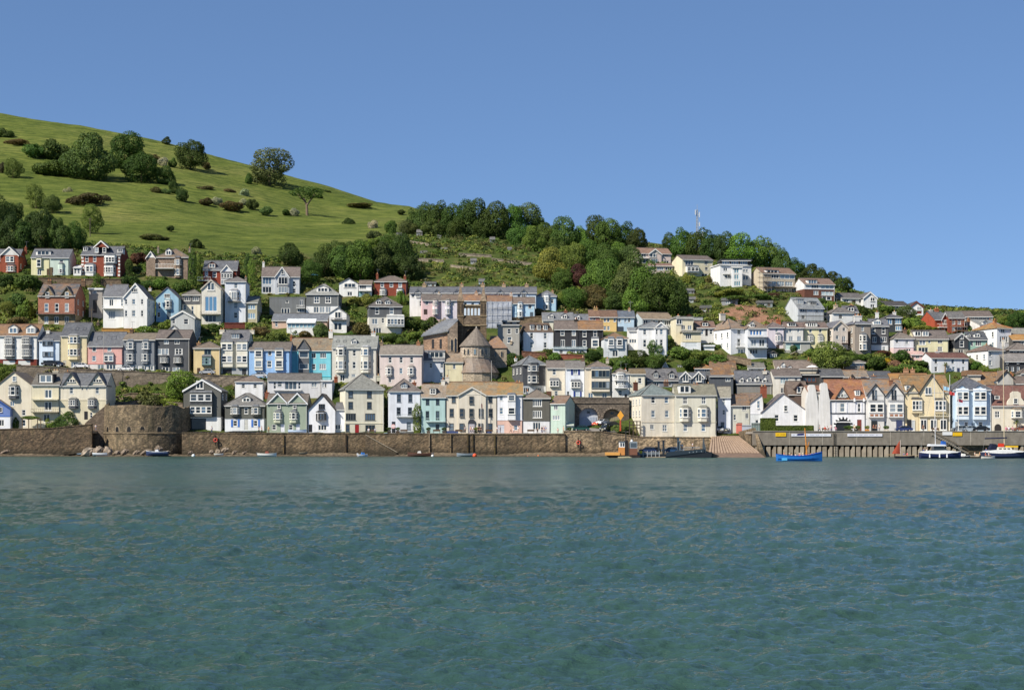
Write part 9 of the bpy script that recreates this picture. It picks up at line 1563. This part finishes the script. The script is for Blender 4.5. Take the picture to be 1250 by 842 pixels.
# bins, parasol, round sign, pergola, benches
r_ = empty('litter_bin', P(870.3, 533.5, 411.8), 0, 'tall black bin at the head of the slipway', 'bin'); k = MB(); k.box(-.5, .5, -.45, .45, 0, 1.85); build(k, 'body', 'paint', r_, '23262a'); k = MB(); k.prism([(-.54, 1.853), (.54, 1.853), (.45, 2.05), (-.45, 2.05)], -.5, .5, 'y'); build(k, 'lid', 'paint', r_, '2c3034')
r_ = empty('sign', P(480, 528, 409), 0, 'round pink and white disc sign outside the white house with the blue dormer', 'sign'); k = MB(); k.tube((0, 0, 0), (0, 0, 1.3), .05); build(k, 'post', 'paint', r_, '3a3a3c'); k = MB(); n_ = 16; k.loft([[(.55*math.cos(2*math.pi*i/n_), y, 1.6+.55*math.sin(2*math.pi*i/n_)) for i in range(n_)] for y in (-.1, -.055)]); d_ = build(k, 'disc', 'paint', r_, 'e0b4b0'); k = MB(); k.box(-.4, .4, -.13, -.104, 1.5, 1.72); build(k, 'white_band', 'paint', d_, 'e8e6e4')
def parasol(loc, c, label, r=1.7, h=2.4):
 r_ = empty('parasol', loc, 0, label, 'parasol'); k = MB(); k.tube((0, 0, 0), (0, 0, h), .04); build(k, 'pole', 'timber', r_, '8a7a64'); k = MB(); n_ = 10; k.loft([[(r*math.cos(2*math.pi*i/n_), r*math.sin(2*math.pi*i/n_), h-.55) for i in range(n_)], [(r*.5*math.cos(2*math.pi*i/n_), r*.5*math.sin(2*math.pi*i/n_), h-.15) for i in range(n_)], [(.03*math.cos(2*math.pi*i/n_), .03*math.sin(2*math.pi*i/n_), h+.05) for i in range(n_)]]); build(k, 'canopy', 'cloth', r_, c)
parasol(P(991.5, 456.8, 434.5), 'e8e6e4', 'white parasol on the roof terrace of the cafe building'); parasol(P(384, 342, 505), '6aa8cc', 'small pale blue parasol in the garden behind the grey blue house', 1.4, 2.0)
r_ = empty('pergola', P(38, 524, 408.5), 0, 'rustic leafy pergola on the far left garden terrace', 'pergola')
for x in (-2.2, -.6, 1.6, 2.4): k = MB(); k.box(x-.09, x+.09, -.09, .09, 0, 2.6); build(k, 'post', 'timber', r_, '5a4a38')
k = MB(); k.box(-2.5, 2.6, -.1, .1, 2.603, 2.75); build(k, 'beam', 'timber', r_, '5a4a38'); ob('leaves', CROWN['u'][1], r_, LG, Matrix.Translation((0, .3, 2.3)) @ Matrix.Diagonal((5.4, 2.2, 1.3, 1)))
def bench(px, Y, z, label, c='5c4a38'):
 r_ = empty('bench', qp(px, Y, z), 0, label, 'bench', 'benches on the quay'); k = MB(); k.box(-.9, .9, -.25, .2, .42, .48); build(k, 'seat', 'timber', r_, c); k = MB(); k.box(-.9, .9, .203, .26, .5, .9); build(k, 'backrest', 'timber', r_, c)
 for x in (-.75, .75): k = MB(); k.box(x-.04, x+.04, -.22, .2, 0, .418); build(k, 'leg', 'paint', r_, '2c2c2e')
bench(454, 408.6, 5.74, 'bench under the cream four storey house'); bench(493, 408.6, 5.74, 'dark bench outside the white house with the blue dormer'); bench(533, 408.2, 5.74, 'brown bench outside the pale teal house'); bench(597, 408.6, 5.74, 'dark bench right of the porch'); bench(560, 408.6, 5.74, 'dark bench left of the porch'); bench(648, 408.6, 5.74, 'bench by the slate fronted house'); bench(1232, 391.9, ZR, 'bench before the curved gable house'); bench(1008, 391.9, ZR, 'bench near the buttressed building'); bench(1142, 391.9, ZR, 'bench on the hotel terrace')
def planter(px, Y, z, label, c, leaf=LG, wd=1.0):
 r_ = empty('planter', qp(px, Y, z), 0, label, 'planter', 'planters on the waterfront'); k = MB(); k.loft([[(-wd*.4, -.3, 0), (wd*.4, -.3, 0), (wd*.4, .3, 0), (-wd*.4, .3, 0)], [(-wd*.5, -.36, .6), (wd*.5, -.36, .6), (wd*.5, .36, .6), (-wd*.5, .36, .6)]]); build(k, 'tub', 'timber', r_, c); ob('leaves', CROWN['u'][2], r_, leaf, Matrix.Translation((0, 0, .45)) @ Matrix.Diagonal((wd*1.3, 1, 1.2, 1)))
planter(475, 409.5, 5.74, 'dark shrub tub by the door of the white house', '3a3632', DG); planter(485.5, 409.5, 5.74, 'green shrub tub right of the disc sign', '4a4038', MG); planter(523, 409.5, 5.74, 'bay tree tub by the pale teal house', '5a5248', DG); planter(542, 409.5, 5.74, 'dark tub at the teal house corner', '4a4440', DG); planter(581, 409.5, 5.74, 'yellow green tub at the porch', '5a5a40', YG); planter(695, 409, 5.74, 'dark shrub tub by the green lean to', '4a4440', DG); planter(1036, 392.5, ZR, 'low green planter under the striped arch', '4a4a3a', MG, 2.0); planter(1046.5, 392.5, ZR, 'pale leaved planter by the red arched door', '6a6050', OG, 1.4); planter(1058.5, 391.5, ZR, 'orange tub by the quay edge', 'd08a3c', YG); planter(1082, 392.5, ZR, 'low stone planter before the grey doorway', 'd8cdbb', OG, 1.2)
# hoarding by the slipway and canopies
for px0, px1, y0, y1, Y, c, lb in ((898.5, 905.5, 517, 526, 411.5, 'd2786a', 'red orange hoarding panel at the slipway head'), (905.7, 917, 518.5, 527, 411, 'a8b0bc', 'grey fence panel at the slipway head'), (917.2, 929, 516, 527, 410.5, '6a7a78', 'dark green hoarding beside the ivy hedge')):
 a, b_ = P(px0, y1, Y), P(px1, y0, Y); r_ = empty('hoarding', (( a.x+b_.x)/2, Y, a.z), 0, lb, 'hoarding', 'panels at the slipway head'); W = b_.x-a.x; n_ = 4
 for i in range(n_): k = MB(); k.box(-W/2+W*i/n_+.02, -W/2+W*(i+1)/n_-.02, 0, .08, -.6, b_.z-a.z); build(k, 'panel', 'paint', r_, c)
 k = MB(); k.box(-W/2, W/2, -.05, -.003, (b_.z-a.z)*.8, (b_.z-a.z)*.8+.12); build(k, 'rail', 'timber', r_, '5a4e42')
